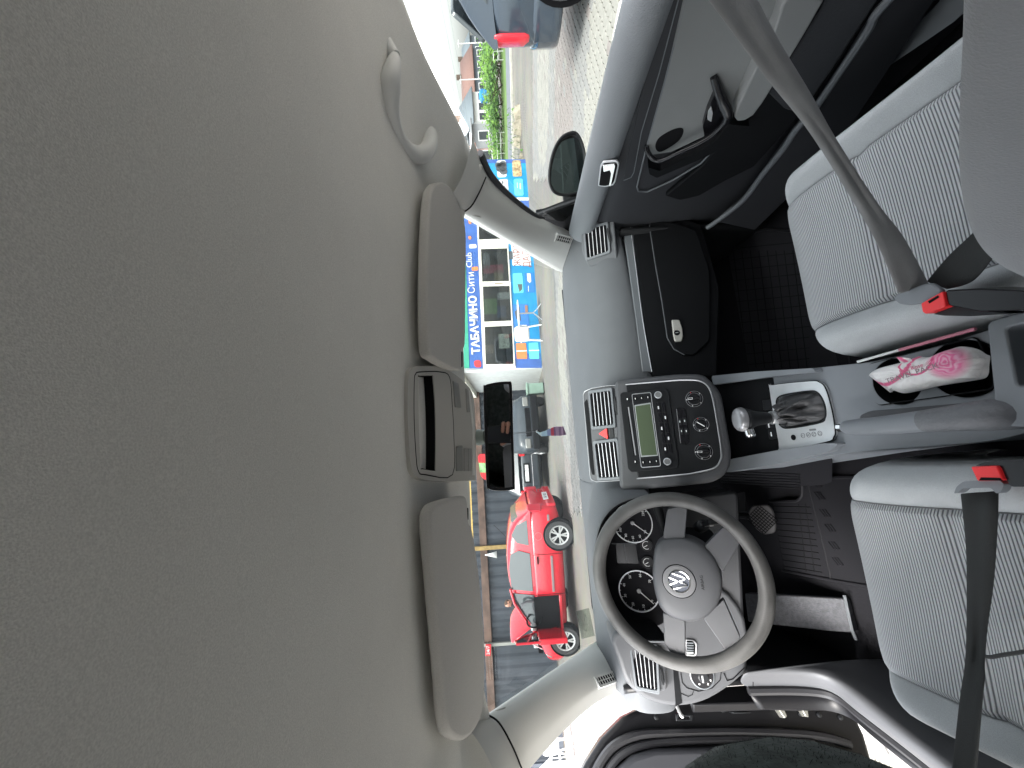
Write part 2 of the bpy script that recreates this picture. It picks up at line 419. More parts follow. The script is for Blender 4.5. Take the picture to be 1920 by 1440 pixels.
for sg, lab in ((1, 'pale grey pillar trim between the windscreen and the passenger window'), (-1, 'pale grey pillar trim between the windscreen and the open driver door')):
    pt = thing('pillar_trim', lab, 'pillar', V((.68*sg, .3, .9)), 'trims of the windscreen pillars')
    trim = obj('trim_cover', MB().grid(pillar_rows(sg)), M_pillar, pt, sub=2)
    # seam to the headliner
    a, b = V(PA[1]), V(PB[1])
    sm = [V((p.x*sg, p.y, p.z)) for p in (a+V((-.004, -.006, -.002)), a.lerp(b, .3)+V((-.028, -.03, -.006)), a.lerp(b, .65)+V((-.026, -.04, -.006)), b+V((-.003, -.02, 0)))]
    obj('trim_seam', MB().tube(smooth_path(sm, 5), .0016, 6), M_dark_recess, pt)
    # demister grille near the foot of the pillar
    bpy.context.view_layer.update()
    te = trim.evaluated_get(bpy.context.evaluated_depsgraph_get())
    def hit(px, py):
        r_ = te.ray_cast(CAM-trim.matrix_world.translation, ray(px, py).normalized())
        return r_[1]+trim.matrix_world.translation
    gpx = [(1033, 439), (1078, 449), (1078, 459), (1034, 447)] if sg > 0 else [(1108, 1278), (1160, 1260), (1161, 1271), (1110, 1287)]
    hq = [hit(*p) for p in gpx]
    c = sum(hq, V((0, 0, 0)))/4; t = (hq[1]+hq[2]-hq[0]-hq[3]).normalized(); w = (hq[3]+hq[2]-hq[0]-hq[1]).normalized()
    n = t.cross(w).normalized()
    if n.dot(CAM-c) < 0: n = -n
    fr = Frame(c+n*.0005, n, t)
    g = obj('demister_grille', MB().ringprism(fr, rect(.118, .030, .006), rect(.106, .019, .003), -.012, .0022), M_pillar, pt)
    obj('grille_recess', MB().prism(fr, rect(.108, .021), -.011, .0008), M_vent, g)
    for i in range(7):
        obj('grille_bar', MB().prism(fr, rect(.003, .020, 0, -.045+.015*i, 0), -.008, .002), M_pillar, g)
    obj('grille_bar', MB().prism(fr, rect(.107, .002), -.008, .0015), M_pillar, g)
    c2 = hit(893, 405) if sg > 0 else hit(938, 1330)
    obj('embossed_line', MB().prism(Frame(c2, n, t), rect(.03, .0015), -.002, .0012), M_console, pt)

# door-frame seals and mirror corner, passenger side
side = thing('window_seal', 'black rubber seal and mirror corner of the passenger window', 'seal', V((.72, .1, .9)))
sl = [atX(x, y, xx) for x, y, xx in ((900, 288, .63), (922, 332, .64), (960, 372, .665), (1000, 403, .70), (1018, 412, .73))]
obj('frame_seal', MB().tube(smooth_path(sl, 5), .009, 8), M_rubber, side)
fm = Frame(V((.765, .3, .95)), (-1, -.12, .05), (0, 1, 0))
panel('mirror_corner', fm, [(1004, 402), (1020, 399), (1092, 372), (1112, 380), (1106, 470), (1040, 470), (1016, 425)], -.02, .004, M_low, side, r=.006, bevel=.003)
obj('waist_seal', MB().tube([atX(1004, 404, .765), atX(1050, 387, .765), atX(1098, 371, .765)], .007, 6), M_rubber, side)
# passenger window glass
rows = []
gt = [(735, -20), (800, 90), (876, 235), (918, 330), (965, 380), (1010, 408)]
gb = [(1170, -40), (1150, 60), (1130, 200), (1115, 290), (1100, 360), (1085, 420)]
for t in range(6):
    rows.append([atX(*gt[i], .64+.02*i).lerp(atX(*gb[i], .745+.005*i), t/5) for i in range(6)])
obj('side_window', MB().grid(rows), G_side, None, label='passenger door window glass beside the door mirror', cat='car window')

# sun visors
FV = Frame((0, -.14, 1.278), (0, -.153, -.988))
VR = [(828, 341), (846, 353), (862, 385), (867, 402), (873.5, 435), (874, 500), (873, 580), (872, 648), (866, 656), (866, 690), (862, 694), (845, 690), (817, 674), (805, 655), (802, 560), (803, 470), (806, 390), (812, 352)]
VL = [(859, 931), (873, 930), (876, 938), (877, 948), (879, 978), (886, 994), (897, 1065), (904, 1136), (909, 1214), (909, 1290), (906, 1328), (900, 1352), (886, 1377), (868, 1389), (850, 1382), (839, 1361), (831, 1270), (822, 1166), (812, 1050), (807, 985), (811, 951), (828, 939)]
for pxs, lab, clip in ((VR, 'grey sun visor folded up above the passenger side of the windscreen', [(866, 657), (871, 659), (871, 688), (866, 688)]), (VL, 'grey sun visor folded up above the steering wheel', [(876, 950), (882, 952), (882, 975), (878, 976)])):
    c = FV.w(*FV.uv(*pxs[0])); vt = thing('sun_visor', lab, 'sun visor', c, 'sun visors')
    poly = [tuple(p) for p in smooth_path(px_poly(FV, pxs), 3, True)]
    obj('visor_pad', MB().prism(FV, poly, -.017, 0), M_visor, vt, bevel=.006, bseg=4)
    obj('visor_hinge', MB().prism(FV, px_poly(FV, clip), -.016, -.003), M_low, vt, bevel=.002)

# overhead console
FO = Frame((0, -.12, 1.283), (0, -.06, -.28))
oc = thing('overhead_console', 'grey overhead console with dark storage slot and reading lights', 'overhead console', FO.w(0, .1))
q = lambda pts: [(740+a*.2083, 660+b*.2083) for a, b in pts]
out = q([(98, 260), (125, 160), (200, 130), (390, 140), (560, 230), (682, 370), (708, 600), (716, 800), (712, 1120), (690, 1155), (400, 1162), (215, 1142), (135, 1070), (110, 900), (92, 580)])
poly = [tuple(p) for p in smooth_path(px_poly(FO, out), 4, True)]
slot = q([(188, 232), (200, 215), (310, 215), (325, 235), (345, 500), (350, 800), (346, 1050), (335, 1072), (230, 1055), (210, 1035), (195, 700)])
sp_ = [tuple(p) for p in smooth_path(px_poly(FO, slot), 3, True)]
hull = obj('console_housing', MB().prism(FO, poly, -.05, .004), M_console, oc, bevel=.006, bseg=3)
def cut(o, mb):
    me = bpy.data.meshes.new('cutter'); o0 = ORG[o.name]
    me.from_pydata([tuple(p-o0) for p in mb.v], [], mb.f)
    bm = bmesh.new(); bm.from_mesh(me); bmesh.ops.recalc_face_normals(bm, faces=bm.faces); bm.to_mesh(me); bm.free()
    c = bpy.data.objects.new('cutter', me); COL.objects.link(c); c.matrix_world = Matrix.Translation(o0)
    d = o.modifiers.new('cut', 'BOOLEAN'); d.object = c; d.operation = 'DIFFERENCE'; d.solver = 'EXACT'
    # the cut goes before bevels
    bpy.context.view_layer.update()
    mods = [mm for mm in o.modifiers if mm.type != 'BOOLEAN']
    keep = [(mm.type, {k: getattr(mm, k) for k in ('width', 'segments', 'limit_method', 'angle_limit') if hasattr(mm, k)}) for mm in mods]
    for mm in mods: o.modifiers.remove(mm)
    bpy.context.view_layer.update()
    dg = bpy.context.evaluated_depsgraph_get()
    nm = bpy.data.meshes.new_from_object(o.evaluated_get(dg)); old = o.data
    o.modifiers.clear(); o.data = nm; nm.name = old.name
    for ty, kv in keep:
        b = o.modifiers.new('bevel', ty)
        for k, v_ in kv.items(): setattr(b, k, v_)
    bpy.data.objects.remove(c); bpy.data.meshes.remove(me)
    nm.shade_smooth()
    try: nm.set_sharp_from_angle(angle=rad(50))
    except Exception: pass
cut(hull, MB().prism(FO, sp_, -.036, .02))
obj('storage_slot', MB().prism(FO, [(a*1.02, b) for a, b in sp_], -.048, -.0345), M_dark_recess, hull)
scx = sum(p[0] for p in sp_)/len(sp_); scy = sum(p[1] for p in sp_)/len(sp_)
obj('slot_lining', MB().grid([[FO.w(scx+(a-scx)*.985, scy+(b-scy)*.96, h) for a, b in sp_] for h in (.003, -.035)], True), M_dark_recess, hull)
inner = q([(152, 270), (165, 200), (210, 182), (390, 182), (475, 230), (498, 480), (512, 750), (500, 1105), (250, 1105), (190, 1075), (168, 950), (150, 600)])
obj('console_seam', MB().tube([FO.w(a, b, .0035) for a, b in smooth_path(px_poly(FO, inner), 4, True)], .0011, 6, closed=True), M_dark_recess, oc)
for pts in ([(500, 262), (552, 285), (575, 505), (520, 500)], [(530, 850), (585, 840), (588, 1075), (530, 1075)]):
    obj('reading_light', MB().prism(FO, rnd(px_poly(FO, q(pts)), .003), .003, .0058), mat('lens_grey', (.20, .20, .19), .3), oc, bevel=.001)
for pts in ([(618, 330), (640, 345), (655, 545), (630, 545)], [(600, 868), (635, 868), (635, 1075), (600, 1075)], [(640, 868), (668, 868), (668, 1075), (640, 1075)]):
    obj('light_switch', MB().prism(FO, rnd(px_poly(FO, q(pts)), .002), .003, .0062), mat('switch_grey', (.26, .255, .245), .5), oc, bevel=.001)
obj('front_strip', MB().prism(FO, px_poly(FO, q([(640, 340), (655, 345), (700, 700), (702, 1110), (680, 1110), (684, 700)])), .002, .0056), M_pillar, oc, bevel=.001)

# rear-view mirror
MO = V((.0, -.125, 1.232)); MN = V((-.06, -.80, -.044))
FM = Frame(MO, MN, (1, 0, 0))
q = lambda pts: [(900+a*.1597, 700+b*.1597) for a, b in pts]
rm = thing('rear_view_mirror', 'black framed rear-view mirror hanging under the overhead console', 'mirror', MO)
mo = q([(38, 190), (52, 140), (130, 115), (220, 99), (335, 93), (372, 112), (382, 300), (395, 800), (412, 1320), (396, 1366), (300, 1380), (180, 1380), (100, 1358), (75, 1310), (55, 800)])
poly = [tuple(p) for p in smooth_path(px_poly(FM, mo), 4, True)]
obj('mirror_shell', MB().prism(FM, poly, -.03, -.002), M_pillar, rm, bevel=.005, bseg=3)
cxy = (sum(p[0] for p in poly)/len(poly), sum(p[1] for p in poly)/len(poly))
sc = lambda k, kx=None: [(cxy[0]+(a-cxy[0])*(kx or k), cxy[1]+(b-cxy[1])*k) for a, b in poly]
obj('mirror_frame', MB().ringprism(FM, sc(.98, .992), sc(.80, .945), -.004, .0015), M_black, rm, bevel=.0008)
gm = mat('mirror_glass', (.62, .62, .63), .015, metal=1)
obj('mirror_glass', MB().prism(FM, sc(.815, .95), -.003, .0002), gm, rm)
st = [on(890, 820, (0, -.10, 1.285), (0, 1, 0)), on(897, 820, (0, -.11, 1.27), (0, 1, 0)), on(910, 819, (0, -.115, 1.25), (0, 1, 0))]
obj('mirror_stem', MB().tube(st, [.011, .017, .014], 16), mat('stem_grey', (.20, .24, .22), .4), rm)

# grab handles
HP = [(741, 106, .50), (738, 122, .475), (731, 160, .447), (729, 205, .434), (738, 248, .432), (756, 277, .438), (778, 290, .45), (797, 286, .466), (806, 268, .495), (806, 250, .53)]
for sg, lab in ((1, 'grey grab handle on the roof rail above the passenger window'), (-1, 'grey grab handle on the roof rail above the driver door')):
    pts = [atX(x, y, xx) for x, y, xx in HP]
    pts = [V((p.x*sg, p.y, p.z)) for p in smooth_path(pts, 4)]
    hd = thing('grab_handle', lab, 'grab handle', pts[len(pts)//2], 'roof grab handles')
    n = len(pts); rr = [.006+.0085*min(1, i/8)-.002*max(0, (i-n*.7)/(n*.3)) for i in range(n)]
    obj('grip', MB().tube(pts, rr, 12), M_handle, hd)
    for p in (pts[0], pts[-1]):
        obj('end_mount', MB().tube([p, p+V((.03*sg, 0, .02))], [.008, .014], 12), M_handle, hd)

# floor pan, firewall and tunnel sides in black carpet
mb = MB()
mb.grid([[V((x, y, z)) for x in (-.70, -.35, 0, .35, .74)] for y, z in ((-1.3, .29), (-.3, .29), (.40, .29), (.62, .38), (.82, .62), (.90, .9))])
obj('cabin_floor', mb, M_carpet, None, solid=.02, kind='structure', label='black carpet floor and firewall of the cabin')
# unseen rear of the cabin, added to block light from behind: bench, doors, tail
M_rear = mat('rear_cloth', (.10, .10, .105), .95, spec=.15)
obj('rear_bench', MB().grid([[V((x, y, z)) for x in (-.66, -.3, 0, .3, .66)] for y, z in ((-1.35, .30), (-1.33, .52), (-1.40, .58), (-1.80, .55), (-1.86, .62), (-2.02, .98), (-2.08, 1.0), (-2.45, 1.0))]), M_rear, None, sub=1, solid=.03, kind='structure', label='unseen dark rear bench added to block light from behind')
for sx in (-1, 1):
    obj('rear_door_lining', MB().grid([[V((sx*(.70-.05*max(0, -y-1.5)), y, z)) for y in (-.80 if sx < 0 else -.9, -1.2, -1.6, -2.0, -2.5)] for z in (.26, .5, .7, .94)]), M_low, None, solid=.04, kind='structure', label='unseen dark rear door lining added to block light')
G_rear = glass_mat('rear_glass', (.16, .17, .17), .04)  # tint deepened to dim the light reaching the headliner from behind
for sx in (-1, 1):
    obj('rear_side_glass', MB().grid([[V((sx*.70, y, .94)), V((sx*.60, y, 1.30))] for y in (-.95, -1.4, -1.9, -2.35)]), G_rear, None, kind='structure', label='unseen rear side glass tinted dark to cut the light')
    obj('roof_side_rail', MB().grid([[V((sx*.60, y, 1.345-.06*max(0, -y-1.5))), V((sx*.62, y, 1.27-.06*max(0, -y-1.5)))] for y in (-.9, -1.2, -1.6, -2.3)]), M_liner, None, kind='structure', label='cloth side rail of the rear roof')
obj('tail_glass', MB().grid([[V((x, -2.45, 1.0)), V((x, -2.28, 1.30))] for x in (-.62, 0, .62)]), G_rear, None, kind='structure', label='unseen tail window tinted dark to cut the light')
for sx in (-1, 1):
    obj('kick_panel', MB().grid([[V((sx*.665, y, z)) for y in (.24, .3, .5, .7, .9)] for z in (.28, .38, .48, .60 if sx < 0 else .8)]), M_low, None, solid=.012, kind='structure', label='dark kick panel at the side of the footwell')
# ================================================================== DASHBOARD
dash = thing('dashboard', 'grey dashboard running across the cabin under the windscreen', 'dashboard', V((0, .3, .5)))
FP = Frame((.45, .243, .76), (.1052, -.985, .14))            # passenger face
# padded top, passenger side and middle
def pad_row(x):
    t = max(-.2, min(1.2, (x-.18)/.54)); fy = .215+.055*t
    zb = .764+.026*t
    by = .86-.10*(x/.78)**2
    e = max(0, (abs(x)-.60)/.14)**2*.012
    return [V((x, by, .890)), V((x, by-.05, .925)), V((x, .62, .948-e)), V((x, .48, .950-e)), V((x, .38, .940-e)), V((x, fy+.085, .918-e)), V((x, fy+.042, .885)), V((x, fy+.016, .845)), V((x, fy+.006, .81)), V((x, fy+.004, zb)), V((x, fy+.05, zb-.004))]
rows = [pad_row(x) for x in (-.155, -.10, 0, .06, .11, .14, .2, .3, .4, .5, .6, .68, .73, .755)]
obj('dash_pad', MB().grid(rows), M_pad, dash, sub=2, solid=.01)
# driver-side top
def pad_row2(x):
    by = .86-.10*(x/.78)**2
    return [V((x, by, .890)), V((x, by-.05, .925)), V((x, .62, .948)), V((x, .48, .950)), V((x, .38, .940)), V((x, .29, .925)), V((x, .265, .89)), V((x, .26, .84)), V((x, .27, .80))]
rows = [pad_row2(x) for x in (-.755, -.72, -.66, -.6, -.5, -.35, -.2, -.15)]
obj('dash_top', MB().grid(rows), M_pad, dash, sub=2, solid=.01)
# dark gutter, grey strip and bright line below the pad
gu = [(1159, 396), (1166, 396), (1178, 480), (1192, 580), (1205, 692), (1194, 690), (1183, 600), (1171, 500)]
panel('dash_groove', FP, gu, -.05, -.012, M_dark_recess, dash, bevel=0)
stp = [(1164, 398), (1180, 402), (1186, 420), (1197, 520), (1210, 620), (1224, 697), (1204, 697), (1192, 600), (1177, 490)]
panel('dash_strip', FP, stp, -.05, .000, M_strip, dash, bevel=.003)
ln = [FP.w(*FP.uv(*p), .001) for p in ((1171, 409), (1179, 411), (1182, 425), (1192, 500), (1205, 600), (1222, 697))]
obj('trim_line', MB().tube(smooth_path(ln, 5), .0012, 6), M_slat, dash)
# dark lower half with glovebox
lo_ = [(1177, 396), (1226, 396), (1262, 402), (1315, 420), (1350, 540), (1345, 705), (1224, 705), (1210, 620), (1197, 520), (1186, 420)]
panel('lower_dash', FP, lo_, -.10, -.001, M_low, dash, bevel=.01, bseg=3, r=.01)
gb = thing('glovebox', 'black glovebox lid with a satin latch below the passenger dashboard', 'glovebox', FP.w(0, -.05))
lid = [(1216, 421), (1224, 416), (1262, 420), (1305, 434), (1330, 510), (1330, 640), (1300, 668), (1276, 665), (1261, 655), (1250, 635), (1240, 567), (1228, 500)]
panel('lid', FP, lid, -.02, .009, M_low, gb, r=.012, bevel=.004, bseg=3)
lidp = rnd(px_poly(FP, [(1216, 421), (1228, 500), (1240, 567), (1250, 635), (1262, 656), (1280, 667)]), 0)
obj('lid_edge', MB().tube([FP.w(a, b, .0075) for a, b in px_poly(FP, [(1232, 417), (1219, 418), (1217, 428), (1228, 500), (1240, 567), (1250, 635), (1262, 656), (1282, 667)])], .0012, 6), M_strip, gb)
panel('latch_recess', FP.off(.009), [(1254, 580), (1270, 582), (1274, 592), (1281, 640), (1266, 642), (1258, 606)], -.004, .0006, M_dark_recess, gb, r=.004, bevel=0)
panel('latch', FP.off(.009), [(1258.5, 601), (1273, 601), (1278, 616), (1280, 632), (1277, 641), (1265, 642), (1262, 632)], 0, .007, mat('latch_satin', (.50, .49, .45), .35, metal=.3), gb, r=.004, bevel=.002)
lk = FP.off(.016); u, v = lk.uv(1269, 624)
obj('lock', MB().lathe(Frame(lk.w(u, v), lk.n), [(.0085, -.002), (.0085, .001), (.006, .0015), (.006, .0005), (.0, .0005)], 20), M_black, gb)
obj('lock_slot', MB().prism(lk, rect(.002, .008, 0, u, v), 0, .0022), M_slat, gb)

# side air vents -------------------------------------------------
def vent(lab, fr, corners, nslat, dash_parent, wheel=None, extra=.006):
    P = px_poly(fr, corners)                    # four corners of the louvre opening, going round
    cx = sum(p[0] for p in P)/4; cy = sum(p[1] for p in P)/4
    vt = thing('air_vent', lab, 'air vent', fr.w(cx, cy), 'dashboard air vents')
    outp = rnd([(cx+(a-cx)*1.17, cy+(b-cy)*1.20) for a, b in P], .006)
    inn = rnd(P, .006)
    obj('vent_frame', MB().ringprism(fr, outp, inn, -.02, .0065), M_strip, vt, bevel=.0012)
    obj('vent_duct', MB().prism(fr, [(cx+(a-cx)*1.05, cy+(b-cy)*1.05) for a, b in P], -.010, .0012), M_vent, vt)
    A, B, C, D = [V(p) for p in P]              # A-B one short side, D-C the other: slats run from AD to BC
    for i in range(nslat):
        t = (i+.5)/nslat if nslat < 5 else (i+.75)/(nslat+.5)
        a = A.lerp(D, t); b = B.lerp(C, t); d = (b-a).normalized(); w_ = V((-d.y, d.x))*.0008
        a = a+d*.001; b = b-d*.001
        obj('vent_slat', MB().prism(fr, [tuple(a-w_), tuple(b-w_), tuple(b+w_), tuple(a+w_)], .001, .0042), M_slat, vt)
    if wheel:
        u, v = fr.uv(*wheel[0]); u2, v2 = fr.uv(*wheel[1])
        d = V((u2-u, v2-v)); L = d.length; d /= L; nn = V((-d.y, d.x))
        pl = [(u+d.x*L*(.5-.5*math.cos(t))+nn.x*.004*math.sin(t), v+d.y*L*(.5-.5*math.cos(t))+nn.y*.004*math.sin(t)) for t in [2*PI*i/20 for i in range(20)]]
        obj('vent_thumbwheel', MB().prism(fr, pl, .002, .0075), M_satin, vt, bevel=.001)
        for k in range(7):
            t = (k+.5)/7
            obj('wheel_rib', MB().prism(fr, [(u+d.x*L*t+nn.x*s*.0035+d.x*e, v+d.y*L*t+nn.y*s*.0035+d.y*e) for s, e in ((-1, -.0006), (1, -.0006), (1, .0006), (-1, .0006))], .0072, .0082), M_satin, vt)
    return vt
FVR = Frame((.680, .252, .874), (-.30, -.85, .42), (1, 0.35, 0))
panel('vent_surround', FVR, [(1090, 405), (1150, 402), (1158, 488), (1104, 500), (1090, 470)], -.06, -.001, M_pad, dash, r=.012, bevel=.004)
vent('black slatted air vent at the passenger end of the dashboard', FVR, [(1102, 484), (1097.5, 432), (1137, 421.5), (1141, 471)], 5, dash, ((1139, 428), (1145, 455)))
# driver's end pod with vent, light switch
FVL = Frame((-.665, .222, .888), (.28, -.90, .33), (1, -.35, 0))
FE = Frame((-.62, .232, .80), (.10, -.98, .12))
pod = [(1150, 1188), (1160, 1240), (1178, 1285), (1215, 1313), (1260, 1325), (1305, 1321), (1345, 1304), (1388, 1272), (1402, 1250), (1398, 1160), (1350, 1100), (1290, 1110), (1230, 1150)]
panel('end_pod', FE, pod, -.16, 0, M_dash, dash, smoothn=3, bevel=.014, bseg=4)
panel('knee_panel', Frame((-.4, .25, .7), (0, -.97, .22)), [(1290, 930), (1385, 920), (1402, 1250), (1392, 1268), (1350, 1270), (1240, 1240), (1230, 960)], -.12, -.004, mat('knee_grey', (.03, .031, .034), .6, grain=.3), dash, r=.02, bevel=.01)
panel('vent_surround', FVL, [(1172, 1196), (1245, 1215), (1252, 1296), (1190, 1298), (1178, 1260)], -.03, -.001, M_dash, dash, r=.014, bevel=.004)
vent('black slatted air vent at the driver end of the dashboard', FVL, [(1183, 1206), (1195, 1286), (1233, 1294), (1229, 1214)], 5, dash, ((1238, 1252), (1244, 1284)))
# column-side groove strip and seams of the pod
FE1 = FE.off(.0)
panel('pod_strip', FE1, [(1262, 1255), (1271, 1256), (1279, 1318), (1267, 1324)], -.02, .0012, M_low, dash, bevel=0)
def seam(fr, pts, r=.001, h=.0, m=None, name='panel_seam', par=None, closed=False):
    return obj(name, MB().tube([fr.w(*fr.uv(*p), h) for p in pts], r, 6, closed=closed), m or M_dark_recess, par or dash)
seam(FE, [(1276, 1258), (1279, 1280), (1288, 1290), (1310, 1296), (1335, 1290), (1350, 1275), (1352, 1260)], h=.001)
seam(FE, [(1357, 1262), (1363, 1276), (1374, 1273), (1395, 1252)], h=.001, r=.0014)
seam(FE, [(1277, 1300), (1290, 1306), (1298, 1302), (1300, 1295)], h=.001, r=.0007)
lsw = thing('headlight_switch', 'round black headlight switch on the dashboard beside the driver door', 'light switch', FE.w(*FE.uv(1316, 1268)))
u, v = FE.uv(1316, 1266); fs = Frame(FE.w(u, v), FE.n, FE.ex)
obj('switch_bezel', MB().lathe(fs, [(.0, .001), (.031, .001), (.0315, .003), (.029, .0045), (.0275, .002), (0, .002)], 36), M_strip, lsw)
obj('switch_face', MB().lathe(fs, [(.0275, .0015), (.0275, .0035), (0, .0038)], 32), M_black, lsw)
obj('switch_knob', MB().lathe(fs, [(.014, .003), (.0135, .014), (.011, .016), (0, .016)], 28), M_satin, lsw)
obj('knob_marker', MB().prism(fs, rect(.016, .004, .001, -.003, .004), .016, .0175), M_slat, lsw)
for a in (-150, -120, -60, -30, 150):
    obj('switch_symbol', MB().prism(fs, rect(.0042, .003, .001, .0215*math.cos(rad(a)), .0215*math.sin(rad(a))), .0034, .0044), M_white, lsw)

# instrument hood and cluster -----------------------------------
FC = Frame((-.33, .185, .885), (0, -.95, .30))
inst = thing('instrument_cluster', 'black instrument cluster with two round dials behind the steering wheel', 'instrument cluster', FC.o)
face = [(1150, 938), (1120, 985), (1110, 1045), (1114, 1095), (1132, 1140), (1160, 1180), (1245, 1172), (1262, 1100), (1258, 1000), (1250, 938)]
panel('cluster_face', FC, face, -.01, 0, mat('cluster_black', (.010, .010, .012), .7, spec=.1), inst, r=.02, bevel=0)
hx, hz = -.335, .865
def arch(w, h, y, n=25, e=2.6, x0=hx, z0=hz, zl=0):
    r_ = []
    for i in range(n):
        a = PI*i/(n-1)
        c, s = math.cos(a), math.sin(a)
        r_.append(V((x0+w*math.copysign(abs(c)**(2/e), c), y, z0+h*abs(s)**(2/e)-(zl if i in (0, n-1) else 0))))
    return r_
hood = MB().grid([arch(.155, .135, .20), arch(.158, .140, .13), arch(.162, .146, .095), arch(.166, .152, .090), arch(.172, .157, .094), arch(.182, .157, .13), arch(.20, .147, .22), arch(.225, .125, .33), arch(.25, .085, .46), arch(.26, .06, .56)])
hood.f = hood.f
hd = obj('cluster_hood', hood, [M_pad, M_low], dash, sub=1)
for i, p in enumerate(hd.data.polygons): p.material_index = 1 if i < 24*3 else 0
def dial(pc, R, nums, a0, a1, needle, unit):
    u, v = FC.uv(*pc); f = Frame(FC.w(u, v), FC.n, FC.ex)
    d = obj('dial', MB().lathe(f, [(0, .001), (R, .001), (R, .002), (0, .002)], 48), mat('dial_black', (.006, .006, .008), .6, spec=.12), inst)
    obj('dial_ring', MB().lathe(f, [(R-.0012, .001), (R-.0012, .0065), (R+.0012, .0065), (R+.0012, .001)], 56, cap=False), M_slat, d)
    n = len(nums)
    for i, s in enumerate(nums):
        a = rad(a0+(a1-a0)*i/(n-1)); c, s_ = math.cos(a), math.sin(a)
        text('dial_number', s, f, c*(R*.76), s_*(R*.76), R*.17, M_white, d, h=.0024)
        obj('dial_tick', MB().prism(f, [(c*r_-s_*w_, s_*r_+c*w_) for r_, w_ in ((R*.89, -.0005), (R*.97, -.0005), (R*.97, .0005), (R*.89, .0005))], .002, .0028), M_white, d)
        if i < n-1:
            a = rad(a0+(a1-a0)*(i+.5)/(n-1)); c, s_ = math.cos(a), math.sin(a)
            obj('dial_tick', MB().prism(f, [(c*r_-s_*w_, s_*r_+c*w_) for r_, w_ in ((R*.92, -.0003), (R*.97, -.0003), (R*.97, .0003), (R*.92, .0003))], .002, .0028), M_white, d)
    a = rad(needle); c, s_ = math.cos(a), math.sin(a)
    obj('needle', MB().prism(f, [(-c*R*.1+s_*.0011, -s_*R*.1-c*.0011), (c*R*.9+s_*.0005, s_*R*.9-c*.0005), (c*R*.9-s_*.0005, s_*R*.9+c*.0005), (-c*R*.1-s_*.0011, -s_*R*.1+c*.0011)], .004, .0055), M_white, d)
    obj('needle_cap', MB().lathe(f, [(R*.11, .003), (R*.10, .008), (0, .0085)], 20), mat('cap_grey', (.3, .3, .3), .4), d)
dial((1198, 1107), .0505, ['0', '10', '20', '30', '40', '50', '60', '70'], 232, -52, 228, '')
dial((1186, 980), .0505, ['20', '40', '60', '80', '100', '120', '140', '160', '180', '200', '220'], 232, -52, 232, '')
for pc in ((1212, 1022), (1214, 1054)):
    u, v = FC.uv(*pc); f = Frame(FC.w(u, v), FC.n, FC.ex)
    g = obj('small_gauge', MB().lathe(f, [(0, .001), (.0155, .001), (.0155, .004), (.0142, .004), (.0142, .002), (0, .002)], 32), M_satin, inst)
    obj('gauge_arc', MB().tube([f.w(.010*math.cos(a), .010*math.sin(a), .0026) for a in [rad(210-24*i) for i in range(11)]], .0007, 5), M_white, g)
    obj('needle', MB().prism(f, [(-.001, -.002), (.001, -.002), (-.005, .009), (-.006, .009)], .003, .004), M_white, g)
panel('info_display', FC, [(1154, 1017), (1192, 1018), (1198, 1057), (1157, 1056)], 0, .0018, M_black, inst, r=.003, bevel=.0006)
seam(FC, [(1170, 1018), (1175, 1056)], h=.0018, r=.0005, m=M_strip, name='display_line', par=inst)
seam(FC, [(1147, 1019), (1194, 1019)], h=.0015, r=.0013, m=M_strip, name='display_line', par=inst)

# centre stack ---------------------------------------------------
FA = Frame((0, .172, .925), (0, -.70, .714))
FB = Frame((0, .08, .80), (0, -.885, .466))
q = lambda pts: [(1060+a*.17708, 680+b*.17708) for a, b in pts]
# grey housing behind
panel('stack_housing', FB, [(1150, 712), (1270, 700), (1320, 700), (1352, 735), (1372, 850), (1366, 885), (1340, 905), (1250, 915), (1160, 920)], -.16, -.003, M_dash, dash, smoothn=0, r=.02, bevel=.012, bseg=3)
cs = thing('centre_stack', 'black centre stack panel with silver bezel holding vents, radio and climate knobs', 'console panel', FB.o)
lowp = q([(640, 232), (1200, 186), (1400, 190), (1508, 250), (1560, 380), (1600, 600), (1650, 930), (1638, 1040), (1560, 1122), (1300, 1180), (768, 1226)])
lp = px_poly(FB, lowp)
lp2 = [lp[0]] + [tuple(p) for p in smooth_path(lp[1:-1], 4)] + [lp[-1]]
obj('stack_panel', MB().prism(FB, lp2, -.03, .0), M_satin, cs, bevel=.003)
obj('stack_bezel', MB().tube([FB.w(a, b, .001) for a, b in lp2], .0019, 8), M_bezel, cs)
upp = q([(190, 340), (205, 305), (280, 272), (440, 245), (648, 232), (775, 1228), (560, 1248), (330, 1262), (275, 1240), (262, 1190)])
up_ = px_poly(FA, upp)
obj('vent_panel', MB().prism(FA, up_, -.03, -.0005), M_dash, cs, bevel=.003)
obj('panel_outline', MB().tube([FA.w(a, b, .0005) for a, b in up_[:5]], .0010, 6), M_bezel, cs)
obj('panel_outline', MB().tube([FA.w(a, b, .0005) for a, b in up_[5:]+[up_[0]]], .0010, 6), M_bezel, cs)
panel('top_tray', FA, q([(200, 420), (232, 385), (250, 520), (310, 1190), (285, 1185), (265, 1100), (215, 560)]), -.004, .001, M_low, cs, r=.003, bevel=0)
vent('black slatted vent of the centre stack on the passenger side', FA, q([(270, 330), (488, 297), (522, 655), (305, 678)])[0:1]+q([(488, 297)])+q([(522, 655)])+q([(305, 678)]), 4, cs) if False else None
def cvent(lab, pts, th):
    c = q(pts)                                   # top-right, bottom-right, bottom-left, top-left in car terms
    return vent(lab, FA.off(.002), [c[0], c[3], c[2], c[1]], 5, cs, th)
cvent('black slatted vent of the centre stack on the passenger side', [(272, 325), (485, 297), (520, 655), (305, 678)], q([(532, 360), (560, 560)]))
